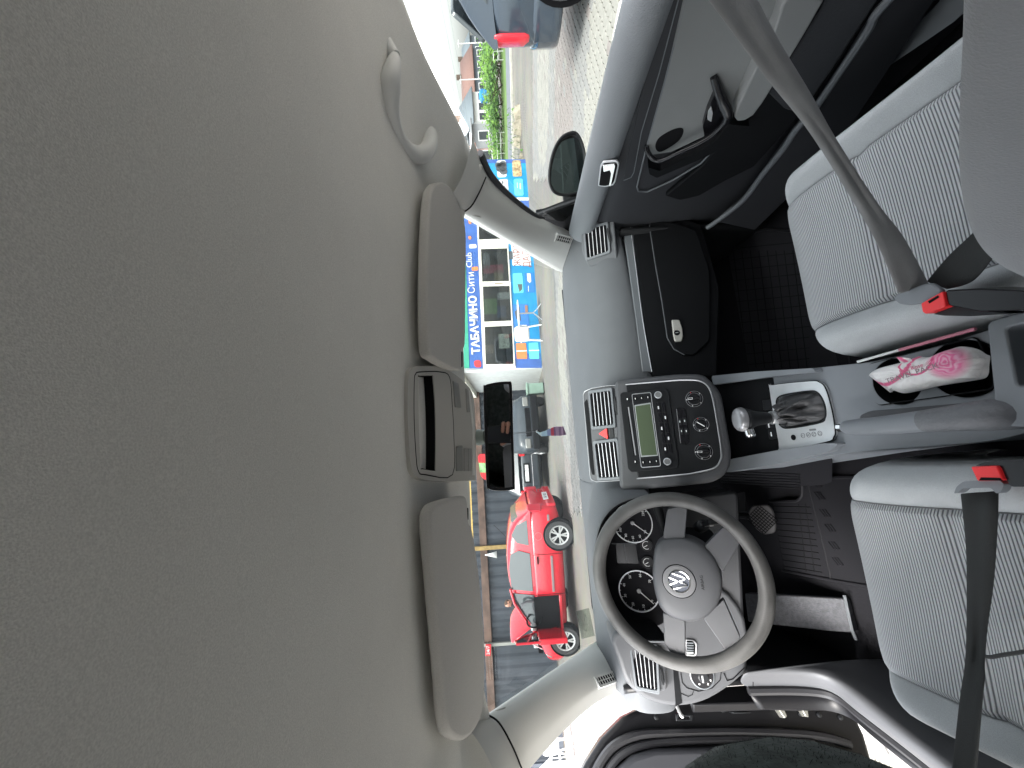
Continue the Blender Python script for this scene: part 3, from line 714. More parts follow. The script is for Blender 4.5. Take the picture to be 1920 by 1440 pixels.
cvent('black slatted vent of the centre stack on the driver side', [(325, 858), (545, 832), (588, 1205), (368, 1218)], q([(598, 910), (630, 1110)]))
# hazard switch
hz_ = px_poly(FA, q([(362, 752), (448, 692), (462, 810)]))
obj('hazard_button', MB().prism(FA, rnd(hz_, .003), 0, .006), M_red, cs, bevel=.0012)
panel('airbag_light', FA, q([(468, 690), (508, 685), (520, 795), (478, 800)]), 0, .002, M_satin, cs, r=.002, bevel=.0005)
# radio
ra = thing('car_radio', 'black car radio with a green display in the centre stack', 'radio', FB.w(*FB.uv(1210, 810)))
FR = FB.off(.0)
panel('radio_face', FR, q([(580, 340), (600, 318), (1060, 270), (1095, 300), (1205, 1060), (1195, 1105), (1165, 1118), (700, 1158), (665, 1120)]), -.002, .004, M_satin, ra, r=.004, bevel=.0015)
F4 = FB.off(.004)
dp = q([(705, 335), (905, 315), (1010, 1095), (805, 1110)])
obj('display_bezel', MB().tube([F4.w(a, b, .0006) for a, b in rnd(px_poly(F4, dp), .005)], .0010, 6, closed=True), M_slat, ra)
panel('display_frame', F4, q([(732, 450), (905, 422), (985, 985), (800, 1000)]), 0, .0016, mat('frame_grey', (.34, .36, .36), .4), ra, r=.002, bevel=.0005)
panel('display', F4, q([(742, 462), (898, 438), (972, 975), (808, 985)]), 0, .0022, M_lcd, ra, r=.0015, bevel=.0003)
for a, b in ((742, 382), (808, 375), (875, 367), (825, 1055), (897, 1050), (965, 1042)):
    u, v = F4.uv(*q([(a, b)])[0])
    bt = obj('preset_button', MB().prism(F4, rect(.0085, .0085, .0015, u, v), 0, .002), M_low, ra, bevel=.0006)
    obj('button_mark', MB().prism(F4, rect(.0045, .0018, 0, u, v), .002, .0026), M_white, bt)
for a, b in ((988, 345), (1085, 1045)):
    u, v = F4.uv(*q([(a, b)])[0]); f = Frame(F4.w(u, v), F4.n, F4.ex)
    kn = obj('radio_knob', MB().lathe(f, [(.0085, 0), (.0085, .011), (.0072, .0125), (0, .0125)], 28), mat('knob_grey', (.16, .165, .165), .35), ra)
    obj('knob_ring', MB().lathe(f, [(.0086, .009), (.0092, .0095), (.0092, .0115), (.0078, .0128), (.0072, .0126)], 28, cap=False), M_slat, kn)
obj('disc_slot', MB().tube([F4.w(*F4.uv(*p), .0004) for p in q([(668, 470), (745, 980)])], .0018, 6), M_slat, ra)
panel('disc_slot_gap', F4, q([(650, 480), (664, 478), (738, 985), (725, 990)]), 0, .0006, M_dark_recess, ra, bevel=0)
for a, b in ((660, 395), (743, 1055)):
    u, v = F4.uv(*q([(a, b)])[0])
    bt = obj('eject_button', MB().prism(F4, rect(.011, .006, .0028, u, v), 0, .003), M_satin, ra, bevel=.0008)
    obj('button_mark', MB().prism(F4, rect(.005, .0025, .0008, u+.002, v), .003, .0036), M_white, bt)
for row in (((962, 425), (1052, 970)), ((1018, 420), (1105, 965))):
    for k in range(5):
        (x0, y0), (x1, y1) = row
        t0 = k/5+.008; t1 = (k+1)/5-.008; w_ = 40
        pts = [(x0+(x1-x0)*t0-4, y0+(y1-y0)*t0), (x0+(x1-x0)*t0+w_-4, y0+(y1-y0)*t0-4), (x0+(x1-x0)*t1+w_-4, y0+(y1-y0)*t1-4), (x0+(x1-x0)*t1-4, y0+(y1-y0)*t1)]
        bt = panel('function_button', F4, q(pts), 0, .0032, M_black, ra, r=.001, bevel=.0006)
        cx_ = sum(p[0] for p in q(pts))/4; cy_ = sum(p[1] for p in q(pts))/4
        if (k+(row[0][0] > 1000)) % 2 == 0:
            u, v = F4.uv(cx_, cy_)
            obj('button_mark', MB().prism(F4, rect(.008, .0032, .001, u, v), .0032, .0038), M_white, bt)
# switch row
sw = panel('switch_row', FB, q([(1175, 492), (1190, 480), (1262, 484), (1278, 500), (1315, 840), (1300, 862), (1240, 866), (1222, 850)]), 0, .0025, M_black, cs, r=.003, bevel=.0008)
seam(FB, q([(1178, 492), (1222, 852)]), h=.0026, r=.0006, m=M_slat, name='row_edge', par=cs)
for a, b, c_, d_ in ((1192, 590, 1228, 660), (1210, 690, 1245, 760), (1240, 580, 1282, 655), (1258, 690, 1298, 760)):
    b0 = panel('row_button', FB, q([(a, b), (c_, b), (c_+8, d_), (a+8, d_)]), .002, .0046, M_satin, cs, r=.001, bevel=.0005)
    u, v = FB.uv(*q([((a+c_)/2+4, (b+d_)/2)])[0])
    obj('button_mark', MB().prism(FB, rect(.005, .002, .0005, u, v), .0046, .0052), M_white, b0)
# climate knobs
for k, (a, b, R, lab, ang) in enumerate(((1365, 385, .0205, 'round climate knob on the passenger side of the centre stack', 0), (1437, 655, .0185, 'middle round climate knob with a slanted white pointer', -38), (1465, 940, .0205, 'round climate knob on the driver side of the centre stack', 0))):
    u, v = FB.uv(*q([(a, b)])[0]); f = Frame(FB.w(u, v), FB.n, FB.ex)
    kb = thing('climate_knob', lab, 'knob', f.o, 'climate knobs')
    obj('knob_base', MB().lathe(f, [(0, .001), (R, .001), (R, .002), (0, .0022)], 40), M_black, kb)
    obj('knob_ring', MB().lathe(f, [(R-.0012, .001), (R-.0012, .003), (R-.0003, .003), (R-.0003, .001)], 48, cap=False), mat('ring_grey', (.25, .26, .27), .4), kb)
    obj('dial_cap', MB().lathe(f, [(R*.72, .001), (R*.70, .010), (R*.62, .013), (0, .013)], 36), M_satin, kb)
    obj('cap_ring', MB().lathe(f, [(R*.74, .002), (R*.76, .0045), (R*.72, .006)], 40, cap=False), M_slat, kb)
    c, s_ = math.cos(rad(ang)), math.sin(rad(ang))
    rot = lambda p: (p[0]*c-p[1]*s_, p[0]*s_+p[1]*c)
    gp = obj('finger_grip', MB().prism(f, [rot(p) for p in rect(.0065, R*1.34, .003)], .011, .021), M_black, kb, bevel=.0015)
    obj('pointer_mark', MB().ringprism(f, [rot(p) for p in rect(.0046, .011, .001, 0, R*.40)], [rot(p) for p in rect(.0028, .009, .0006, 0, R*.40)], .0212, .0218) if ang == 0 else MB().prism(f, [rot(p) for p in rect(.0022, R*1.1, .0004, 0, 0)], .0212, .0218), M_white, gp)
    for t in range(9):
        aa = rad(-50+35*t)
        if t % 2 == 0: obj('scale_mark', MB().prism(f, rect(.0028, .0022, .0006, R*.88*math.cos(aa), R*.88*math.sin(aa)), .0022, .003), M_white if t != 2 else M_red, kb)

# ================================================================== STEERING
TW = rad(24.65)
FWH = Frame((-.338, 0, .86), (0, -math.cos(TW), math.sin(TW)))
sw_ = thing('steering_wheel', 'worn grey four-spoke steering wheel with a round chrome badge', 'steering wheel', FWH.o)
obj('rim', MB().tube([FWH.w(.1715*math.cos(a), .1715*math.sin(a)) for a in [2*PI*i/72 for i in range(72)]], .0158, 14, closed=True), M_leather, sw_)
q = lambda pts: [(1080+a*.26385, 900+b*.26385) for a, b in pts]
padp = q([(560, 480), (610, 425), (700, 405), (800, 415), (900, 460), (980, 540), (1030, 640), (1045, 740), (1030, 850), (980, 940), (900, 1000), (800, 1018), (700, 998), (620, 945), (572, 860), (543, 720), (543, 600)])
FH = FWH.off(-.002)
pp = [tuple(p) for p in smooth_path(px_poly(FH, padp), 3, True)]
hc = (sum(p[0] for p in pp)/len(pp), sum(p[1] for p in pp)/len(pp))
lev = [(1.0, -.045), (1.0, -.016), (.985, -.006), (.95, .0), (.88, .0035), (.7, .006), (.45, .007), (.2, .0075), (.0, .0075)]
rows = [[FH.w(hc[0]+(a-hc[0])*k, hc[1]+(b-hc[1])*k, h) for a, b in pp] for k, h in lev]
hub = obj('airbag_cover', MB().grid(rows, True), M_spoke, sw_)
for pts in ([(648, 205), (795, 168), (772, 425), (618, 415)], [(1062, 318), (1168, 442), (1045, 660), (912, 470)], [(905, 985), (1050, 848), (1172, 1125), (1095, 1256)], [(618, 940), (778, 1000), (782, 1292), (700, 1270), (628, 1165)]):
    fsx = FWH.off(-.006)
    obj('spoke', MB().prism(fsx, rnd(px_poly(fsx, q(pts)), .005), -.020, .0), M_spoke, sw_, bevel=.006, bseg=3)
# badge
eb = FH.off(.0075); u, v = eb.uv(1273, 1090); fb_ = Frame(eb.w(u, v), eb.n, eb.ex)
bd = obj('badge', MB().lathe(fb_, [(.0335, -.004), (.0335, .0004), (.031, .001), (.0265, .0006), (0, .0006)], 44), mat('badge_grey', (.16, .16, .165), .4), sw_)
obj('badge_groove', MB().lathe(fb_, [(.0335, .0), (.0345, .0008), (.0352, 0)], 44, cap=False), M_dark_recess, bd)
obj('badge_ring', MB().lathe(fb_, [(.0205, .0005), (.021, .003), (.0228, .0034), (.0238, .002), (.0238, .0005)], 48, cap=False), M_chrome, bd)
obj('badge_field', MB().lathe(fb_, [(.0208, .0005), (.0208, .0012), (0, .0012)], 40), mat('badge_blue', (.10, .11, .14), .35), bd)
mb = MB()
def strk(a, b, w=.0026):
    a, b = V(a), V(b); d = (b-a).normalized(); n_ = V((-d.y, d.x))*w/2
    mb.prism(fb_, [tuple(a-n_), tuple(b-n_), tuple(b+n_), tuple(a+n_)], .001, .003)
for a, b in (((-.0075, .0195), (-.0008, .0035)), ((.0075, .0195), (.0008, .0035)), ((-.0165, .0125), (-.0068, -.017)), ((-.0068, -.017), (.0, -.0005)), ((.0, -.0005), (.0068, -.017)), ((.0068, -.017), (.0165, .0125))):
    strk(a, b)
obj('badge_letters', mb, M_chrome, bd)
text('airbag_word', 'AIRBAG', eb, u, v-.047, .0085, M_low, hub, h=-.0008, ext=.0006)
# column, stalks, key
mb = MB()
rows = []
for h, w_, hh, dv in ((-.028, .075, .07, -.012), (-.06, .105, .10, -.018), (-.13, .115, .115, -.022), (-.20, .13, .13, -.03), (-.25, .13, .13, -.03)):
    rows.append([FWH.w(a, b+dv, h) for a, b in rect(w_, hh, .03)])
clm = thing('steering_column', 'black steering column shroud with stalks behind the wheel', 'steering column', FWH.w(0, 0, -.15))
obj('shroud', MB().grid(rows, True, True), M_low, clm)
obj('wiper_stalk', MB().tube([FWH.w(.05, .012, -.075), FWH.w(.10, .02, -.07), FWH.w(.155, .028, -.06)], [.008, .0095, .012], 12), M_low, clm)
obj('indicator_stalk', MB().tube([FWH.w(-.05, .012, -.075), FWH.w(-.10, .02, -.07), FWH.w(-.15, .025, -.06)], [.008, .0095, .012], 12), M_low, clm)
FK = FWH.off(-.10); u, v = FK.uv(1318, 985)
key = thing('ignition_key', 'black car key with silver ring left in the ignition', 'key', FK.w(u, v))
fk = Frame(FK.w(u, v), (0.3, -.95, 0.1))
obj('lock_barrel', MB().lathe(fk, [(.014, -.03), (.014, 0), (.011, .002), (0, .002)], 24), M_satin, key)
obj('key_blade', MB().box(fk.w(0, 0, .008), (.004, .03, .009)), M_silver, key)
obj('key_fob', MB().prism(Frame(fk.w(0, 0.0, .02), (1, .3, 0), (0, -1, 0)), rect(.045, .028, .008, .02, .004), -.006, .006), M_satin, key, bevel=.002)
obj('key_button', MB().prism(Frame(fk.w(0, 0.0, .02), (1, .3, 0), (0, -1, 0)), rect(.008, .008, .003, .02, .004), -.0075, .0075), M_white, key)
# headlight-range wheel left of the column
FT = FE.off(.0008)
rt = thing('dimmer_wheel', 'ribbed thumbwheel beside the steering column', 'thumbwheel', FT.w(*FT.uv(1293, 1214)))
panel('wheel_bezel', FT, [(1285, 1198), (1300, 1199), (1306, 1206), (1306, 1226), (1299, 1233), (1285, 1231)], 0, .004, M_slat, rt, r=.004, bevel=.001)
panel('wheel_slot', FT, [(1286, 1200), (1298, 1201), (1303, 1208), (1302, 1225), (1297, 1230), (1286, 1229)], .0, .0045, M_dark_recess, rt, r=.004, bevel=0)
for k in range(6):
    panel('wheel_rib', FT, [(1287, 1202+k*4.6), (1299, 1202.5+k*4.6), (1299, 1205.2+k*4.6), (1287, 1204.8+k*4.6)], .004, .0085, M_satin_silver if k > 3 else M_strip, rt, bevel=.0008)
# ================================================================== CENTRE CONSOLE
FCN = Frame((0, -.1, .585), (0, -.10, 1))
con = thing('centre_console', 'grey centre console between the seats with cup holders and shift panel', 'centre console', FCN.o)
body = [(1340, 712), (1420, 705), (1507, 692), (1632, 679), (1740, 655), (1856, 618), (1960, 590), (1985, 700), (1970, 800), (1860, 828), (1760, 836), (1614, 846), (1500, 862), (1376, 884), (1350, 880)]
cb = panel('console_body', FCN, body, -.26, 0, M_tun, con, r=.02, bevel=.016, bseg=4)
q = lambda pts: [(1320+a*.3125, 580+b*.3125) for a, b in pts]
# dark well in front of the shifter
well = q([(85, 440), (400, 418), (470, 835), (175, 900), (120, 870)])
panel('front_well', FCN, q([(60, 425), (415, 408), (482, 842), (160, 905), (80, 860)]), -.004, .0012, M_low, con, r=.004, bevel=0)
# raised side rails
for pts in (q([(80, 398), (340, 372), (700, 350), (720, 372), (400, 408), (90, 452)]), q([(150, 905), (480, 842), (760, 800), (860, 800), (800, 850), (480, 925), (170, 975)])):
    panel('side_rail', FCN, pts, -.03, .018, M_tun, con, r=.008, bevel=.008, bseg=3)
# silver shift panel
sil = q([(400, 480), (418, 455), (640, 432), (700, 440), (735, 480), (770, 600), (790, 720), (782, 765), (735, 795), (470, 842), (455, 800)])
FSH = FCN.off(.004)
hole = q([(442, 570), (452, 530), (500, 510), (640, 490), (690, 500), (722, 545), (738, 600), (735, 650), (700, 680), (520, 712), (470, 700), (452, 660)])
op = [tuple(p) for p in smooth_path(px_poly(FSH, sil), 4, True)]
hp = [tuple(p) for p in smooth_path(px_poly(FSH, hole), 4, True)]
sp1 = obj('shift_panel', MB().prism(FSH, op, -.004, .003), M_satin_silver, con, bevel=.001)
cut(sp1, MB().prism(FSH, hp, -.02, .02))
obj('panel_lip', MB().tube([FSH.w(a, b, .003) for a, b in hp], .0018, 6, closed=True), M_satin, con)
obj('panel_edge', MB().tube([FSH.w(a, b, .001) for a, b in op], .0013, 6, closed=True), M_low, con)
for a, b in ((602, 757), (635, 753), (668, 749), (704, 744)):
    u, v = FSH.uv(*q([(a, b)])[0]); f = Frame(FSH.w(u, v), FSH.n, FSH.ex)
    d = obj('gear_mark', MB().ringprism(f, circ(.0052, 20), circ(.0042, 20), .003, .0036), mat('mark_grey', (.22, .23, .24), .5), con)
for k, (s, a, b) in enumerate((('P', 602, 757), ('R', 635, 753), ('N', 668, 749), ('D', 704, 744))):
    u, v = FSH.uv(*q([(a, b)])[0])
    text('gear_letter', s, FSH, u, v, .0085, MATS['mark_grey'], con, h=.0031)
u, v = FSH.uv(*q([(545, 768)])[0]); f = Frame(FSH.w(u, v), FSH.n, FSH.ex)
obj('release_cover', MB().prism(f, circ(.006, 18), .003, .0042), M_dark_recess, con)
u, v = FSH.uv(*q([(660, 722)])[0])
obj('gate_line', MB().prism(FSH, rect(.004, .016, .0018, u, v), .003, .0036), MATS['mark_grey'], con)
# buttons beside the lever
for pts, wht in (([(365, 545), (412, 540), (418, 600), (372, 605)], 0), ([(398, 720), (446, 716), (455, 775), (408, 780)], 1), ([(384, 680), (432, 676), (440, 712), (392, 716)], 1)):
    b0 = panel('console_button', FCN, q(pts), .001, .007, M_satin, con, r=.002, bevel=.001)
    if wht:
        u, v = FCN.uv(sum(p[0] for p in q(pts))/4-2, sum(p[1] for p in q(pts))/4)
        obj('button_mark', MB().prism(FCN, rect(.010, .0035, .001, u, v), .007, .0076), M_white, b0)
# cup holders: real holes
cupp = q([(1000, 345), (1010, 328), (1620, 172), (1650, 180), (1668, 215), (1752, 440), (1735, 478), (1062, 572), (1038, 555)])
cpoly = rnd(px_poly(FCN, cupp), .012)
pl = obj('cup_holder_plate', MB().prism(FCN, cpoly, -.004, .0045), M_tun, con, bevel=.0015)
cc = []
for a, b, R in ((1168, 432, .0385), (1568, 355, .0415)):
    u, v = FCN.uv(*q([(a, b)])[0]); cc.append((u, v, R))
    cut(pl, MB().prism(FCN, circ(R, 36, u, v), -.02, .02))
    cut(cb, MB().prism(FCN, circ(R, 36, u, v), -.075, .02))
    f = Frame(FCN.w(u, v), FCN.n, FCN.ex)
    obj('cup_holder', MB().lathe(f, [(R-.0005, .004), (R-.003, -.03), (R-.005, -.07), (0, -.07)], 36, cap=False), M_low, con)
obj('plate_groove', MB().tube([FCN.w(a, b, .002) for a, b in cpoly], .0016, 6, closed=True), M_low, con)
# armrest bin
bn = [(1850, 606), (1872, 596), (1980, 568), (2060, 700), (2030, 800), (1882, 800), (1866, 770)]
FBN = FCN.off(.05)
bb = panel('armrest_bin', FBN, bn, -.12, 0, M_tun, con, r=.014, bevel=.012, bseg=3)
bh = rnd(px_poly(FBN, [(1886, 614), (1990, 590), (2010, 712), (1908, 726)]), .006)
cut(bb, MB().prism(FBN, bh, -.10, .02))
obj('bin_liner', MB().prism(FBN, bh, -.112, -.095), M_dark_recess, con)
# handbrake
hbk = thing('handbrake', 'grey handbrake lever lying beside the cup holders', 'handbrake', atZ(1720, 790, .6))
FHB = FCN.off(.055)
pts = [FHB.w(*FHB.uv(x, y), h) for x, y, h in ((1572, 802, -.012), (1600, 801, -.010), (1660, 797, -.006), (1728, 790, -.004), (1790, 784, -.004), (1840, 779, -.008), (1866, 777, -.016), (1876, 776, -.026))]
pm = smooth_path(pts, 4); n = len(pm)
obj('grip', MB().tube(pm[:13], [.0095, .0115, .0125, .013, .0135, .014, .0142, .0145, .0148, .015, .0152, .0155, .0158], 16), M_tun, hbk)
obj('lever_sleeve', MB().tube(pm[12:], [.0158+.0042*min(1, i/8) for i in range(len(pm)-12)], 16), mat('sleeve_grain', (.13, .135, .145), .5, grain=1, gscale=260), hbk)
d = (pm[0]-pm[2]).normalized()
obj('release_button', MB().tube([pm[0]-d*.004, pm[0]+d*.010, pm[0]+d*.0115], [.0085, .0085, .006], 16), M_chrome, hbk)
panel('lever_slot', FCN, q([(930, 640), (1000, 610), (1640, 556), (1740, 560), (1780, 600), (1775, 680), (1700, 700), (960, 745)]), -.002, .0015, M_dash, hbk, r=.01, bevel=.001)
# gear lever
gl = thing('gear_lever', 'black automatic gear lever with silver-capped knob and wrinkled gaiter', 'gear lever', FSH.w(*FSH.uv(1520, 770)))
hc = (sum(p[0] for p in hp)/len(hp), sum(p[1] for p in hp)/len(hp))
topc = atX(1452, 783, -.002); base = FSH.w(*hc)
up = atX(1380, 787, 0)
up = on(1380, 787, topc, (0, -1, .0))
rows = []
random.seed(3)
for k in range(9):
    t = k/8; row = []
    for j, (a, b) in enumerate(hp):
        ba = FSH.w(hc[0]+(a-hc[0])*.99, hc[1]+(b-hc[1])*.99, -.006)
        ang = 2*PI*j/len(hp)
        tp = topc + V((math.cos(ang)*.0125, -math.sin(ang)*.008, math.sin(ang)*.010))
        ang0 = math.atan2((ba-base).dot(FSH.ey), (ba-base).dot(FSH.ex))
        tp = topc + V((math.cos(ang0)*.0125, math.sin(ang0)*.010, -math.sin(ang0)*.006))
        s = t**.75
        p = ba.lerp(tp, s)
        w_ = math.sin(PI*t)
        p += FSH.n*(.010*w_*math.sin(5*ang+2*t*5)+.006*w_*math.sin(9*ang+1.3)) + (p-base).normalized()*.006*w_*math.sin(t*14+2*ang)
        row.append(p)
    rows.append(row)
obj('gaiter', MB().grid(rows, True), M_gaiter, gl, sub=1)
ax = (up-topc).normalized()
fx = Frame(topc, ax, (1, 0, 0))
obj('collar', MB().lathe(fx, [(.0135, -.006), (.0142, -.004), (.0142, .007), (.0132, .009), (.012, .009)], 24), M_silver, gl)
L = (up-topc).length
def oval(h, rx, ry): return [fx.w(rx*math.cos(2*PI*j/20)-.0006*h*0, ry*math.sin(2*PI*j/20), h) for j in range(20)]
obj('knob', MB().grid([oval(.006, .0125, .0125), oval(L*.35, .014, .0135), oval(L*.55, .017, .016), oval(L*.7, .0235, .020), oval(L*.80, .026, .023)], True, True), M_satin, gl, sub=1)
obj('knob_cap', MB().grid([oval(L*.79, .0258, .0232), oval(L*.84, .0268, .0238), oval(L*.93, .026, .0225), oval(L, .022, .018), oval(L*1.02, .012, .010)], True, True), mat('cap_silver', (.30, .30, .31), .35, metal=.5, var=.1), gl, sub=1)
cpt = fx.w(-.024, -.004, L*.74)
obj('thumb_button', MB().tube([cpt, cpt+V((-.012, -.003, 0)), cpt+V((-.015, -.004, 0))], [.0095, .0095, .007], 14), M_chrome, gl)

# wet wipes
random.seed(11)
wl = [(1633, 704), (1644, 692), (1690, 680), (1716, 675), (1722, 668), (1745, 670), (1790, 652), (1810, 650), (1835, 655), (1850, 665), (1857, 668), (1855, 684), (1852, 706), (1830, 713), (1770, 722), (1735, 730), (1697, 738), (1676, 732), (1672, 736), (1660, 722), (1648, 716)]
FWP = FCN.off(.012)
wp = [tuple(p) for p in smooth_path(px_poly(FWP, wl), 3, True)]
wc = (sum(p[0] for p in wp)/len(wp), sum(p[1] for p in wp)/len(wp))
wet = bpy.data.materials.new('wipes_print'); wet.use_nodes = True; nt = wet.node_tree; b = nt.nodes['Principled BSDF']; b.inputs['Roughness'].default_value = .35
tc = nt.nodes.new('ShaderNodeTexCoord')
def px_local(x, y): return FWP.w(*FWP.uv(x, y), .02)
wroot = FWP.w(*wc)
def dist_to(p):
    d = nt.nodes.new('ShaderNodeVectorMath'); d.operation = 'DISTANCE'; d.inputs[1].default_value = tuple(p-wroot)
    nt.links.new(tc.outputs['Object'], d.inputs[0]); return d.outputs['Value']
def band(sock, lo, hi, soft=.001):
    a = nt.nodes.new('ShaderNodeMapRange'); a.inputs[1].default_value = lo-soft; a.inputs[2].default_value = lo+soft
    c = nt.nodes.new('ShaderNodeMapRange'); c.inputs[1].default_value = hi-soft; c.inputs[2].default_value = hi+soft; c.inputs[3].default_value = 1; c.inputs[4].default_value = 0
    nt.links.new(sock, a.inputs[0]); nt.links.new(sock, c.inputs[0])
    m_ = nt.nodes.new('ShaderNodeMath'); m_.operation = 'MULTIPLY'; nt.links.new(a.outputs[0], m_.inputs[0]); nt.links.new(c.outputs[0], m_.inputs[1]); return m_.outputs[0]
cur = None
def layer(fac, col):
    global cur
    mx = nt.nodes.new('ShaderNodeMix'); mx.data_type = 'RGBA'
    if cur is None: mx.inputs[6].default_value = (.78, .77, .76, 1)
    else: nt.links.new(cur, mx.inputs[6])
    mx.inputs[7].default_value = (*col, 1); nt.links.new(fac, mx.inputs[0]); cur = mx.outputs[2]
rd = dist_to(px_local(1797, 678))
wv = nt.nodes.new('ShaderNodeTexWave'); wv.wave_type = 'RINGS'; wv.rings_direction = 'SPHERICAL'; wv.inputs['Scale'].default_value = 55; wv.inputs['Distortion'].default_value = 14; wv.inputs['Detail'].default_value = 1.5
mp = nt.nodes.new('ShaderNodeMapping'); mp.inputs['Location'].default_value = tuple(-(px_local(1797, 677)-wroot)); nt.links.new(tc.outputs['Object'], mp.inputs[0]); nt.links.new(mp.outputs[0], wv.inputs[0])
layer(band(rd, -1, .021, .006), (.75, .14, .32))
mm_ = nt.nodes.new('ShaderNodeMath'); mm_.operation = 'MULTIPLY'; nt.links.new(band(rd, -1, .017, .004), mm_.inputs[0]); nt.links.new(wv.outputs[1], mm_.inputs[1])
layer(mm_.outputs[0], (.80, .42, .56))
layer(band(dist_to(px_local(1735, 672)), .0225, .0255, .0006), (.68, .10, .25))
layer(band(dist_to(px_local(1662, 662)), .050, .056, .001), (.72, .12, .27))
nt.links.new(cur, b.inputs['Base Color'])
cn = nt.nodes.new('ShaderNodeTexNoise'); cn.inputs['Scale'].default_value = 38; cn.inputs['Detail'].default_value = 4; cn.inputs['Distortion'].default_value = 1.2
nt.links.new(tc.outputs['Object'], cn.inputs['Vector'])
cb_ = nt.nodes.new('ShaderNodeBump'); cb_.inputs['Strength'].default_value = .7; cb_.inputs['Distance'].default_value = .008
nt.links.new(cn.outputs[0], cb_.inputs['Height']); nt.links.new(cb_.outputs[0], b.inputs['Normal'])
rows = []
for k, h in ((1.0, 0), (.97, .003), (.90, .011), (.80, .0165), (.62, .0195), (.40, .021), (.2, .0215), (0.0, .0215)):
    row = []
    for j, (a, c_) in enumerate(wp):
        jit = .0022*math.sin(j*1.9+k*7)+.0016*math.sin(j*4.1+k*13)
        row.append(FWP.w(wc[0]+(a-wc[0])*k, wc[1]+(c_-wc[1])*k, h+(jit if .3 < k < .99 else 0)))
    rows.append(row)
wipes = thing('wet_wipes_pack', 'white and pink wet wipes travel pack lying across the cup holders', 'wipes pack', wroot)
pk = obj('wrapper', MB().grid(rows, True), wet, wipes, sub=1)
us, vs2 = FWP.uv(1690, 716); ue, ve = FWP.uv(1775, 690)
ang = math.atan2(ve-vs2, ue-us)
cu_, cv_ = FWP.uv(1731, 700)
text('pack_lettering', 'TRAVEL PACK', FWP, cu_, cv_, .0115, mat('ink_grey', (.30, .24, .25), .5), wipes, h=.0222, ang=ang, sx=1.05)
cu_, cv_ = FWP.uv(1732, 690)
text('pack_lettering', 'Pink Rose', FWP, cu_, cv_, .0085, mat('ink_pink', (.6, .14, .25), .5), wipes, h=.0224, ang=ang)
fl = FWP.w(*FWP.uv(1724, 672), .024)
obj('open_flap', MB().grid([[FWP.w(*FWP.uv(1716, 680), .0255), FWP.w(*FWP.uv(1738, 676), .026)], [FWP.w(*FWP.uv(1721, 673), .034), FWP.w(*FWP.uv(1741, 671), .031)], [FWP.w(*FWP.uv(1722, 668), .038), FWP.w(*FWP.uv(1739, 670), .034)]]), wet, wipes, solid=.0006)
obj('end_seam', MB().grid([[FWP.w(*FWP.uv(1633, 704), .004), FWP.w(*FWP.uv(1648, 716), .004), FWP.w(*FWP.uv(1672, 736), .003)], [FWP.w(*FWP.uv(1641, 700), .010), FWP.w(*FWP.uv(1656, 713), .009), FWP.w(*FWP.uv(1682, 731), .009)]]), wet, wipes, solid=.0008)
# thin pink stick between the seat and the console
a, b2 = FCN.w(*FCN.uv(1612, 678), .004), FCN.w(*FCN.uv(1843, 616), .012)
pen = thing('thin_stick', 'thin pink and white stick lying along the console edge by the passenger seat', 'stick', a)
obj('stick_white_end', MB().tube([a, a.lerp(b2, .42)], .0022, 8), M_white, pen)
obj('stick_pink_end', MB().tube([a.lerp(b2, .42), b2], .0026, 8), mat('stick_pink', (.55, .20, .27), .4), pen)

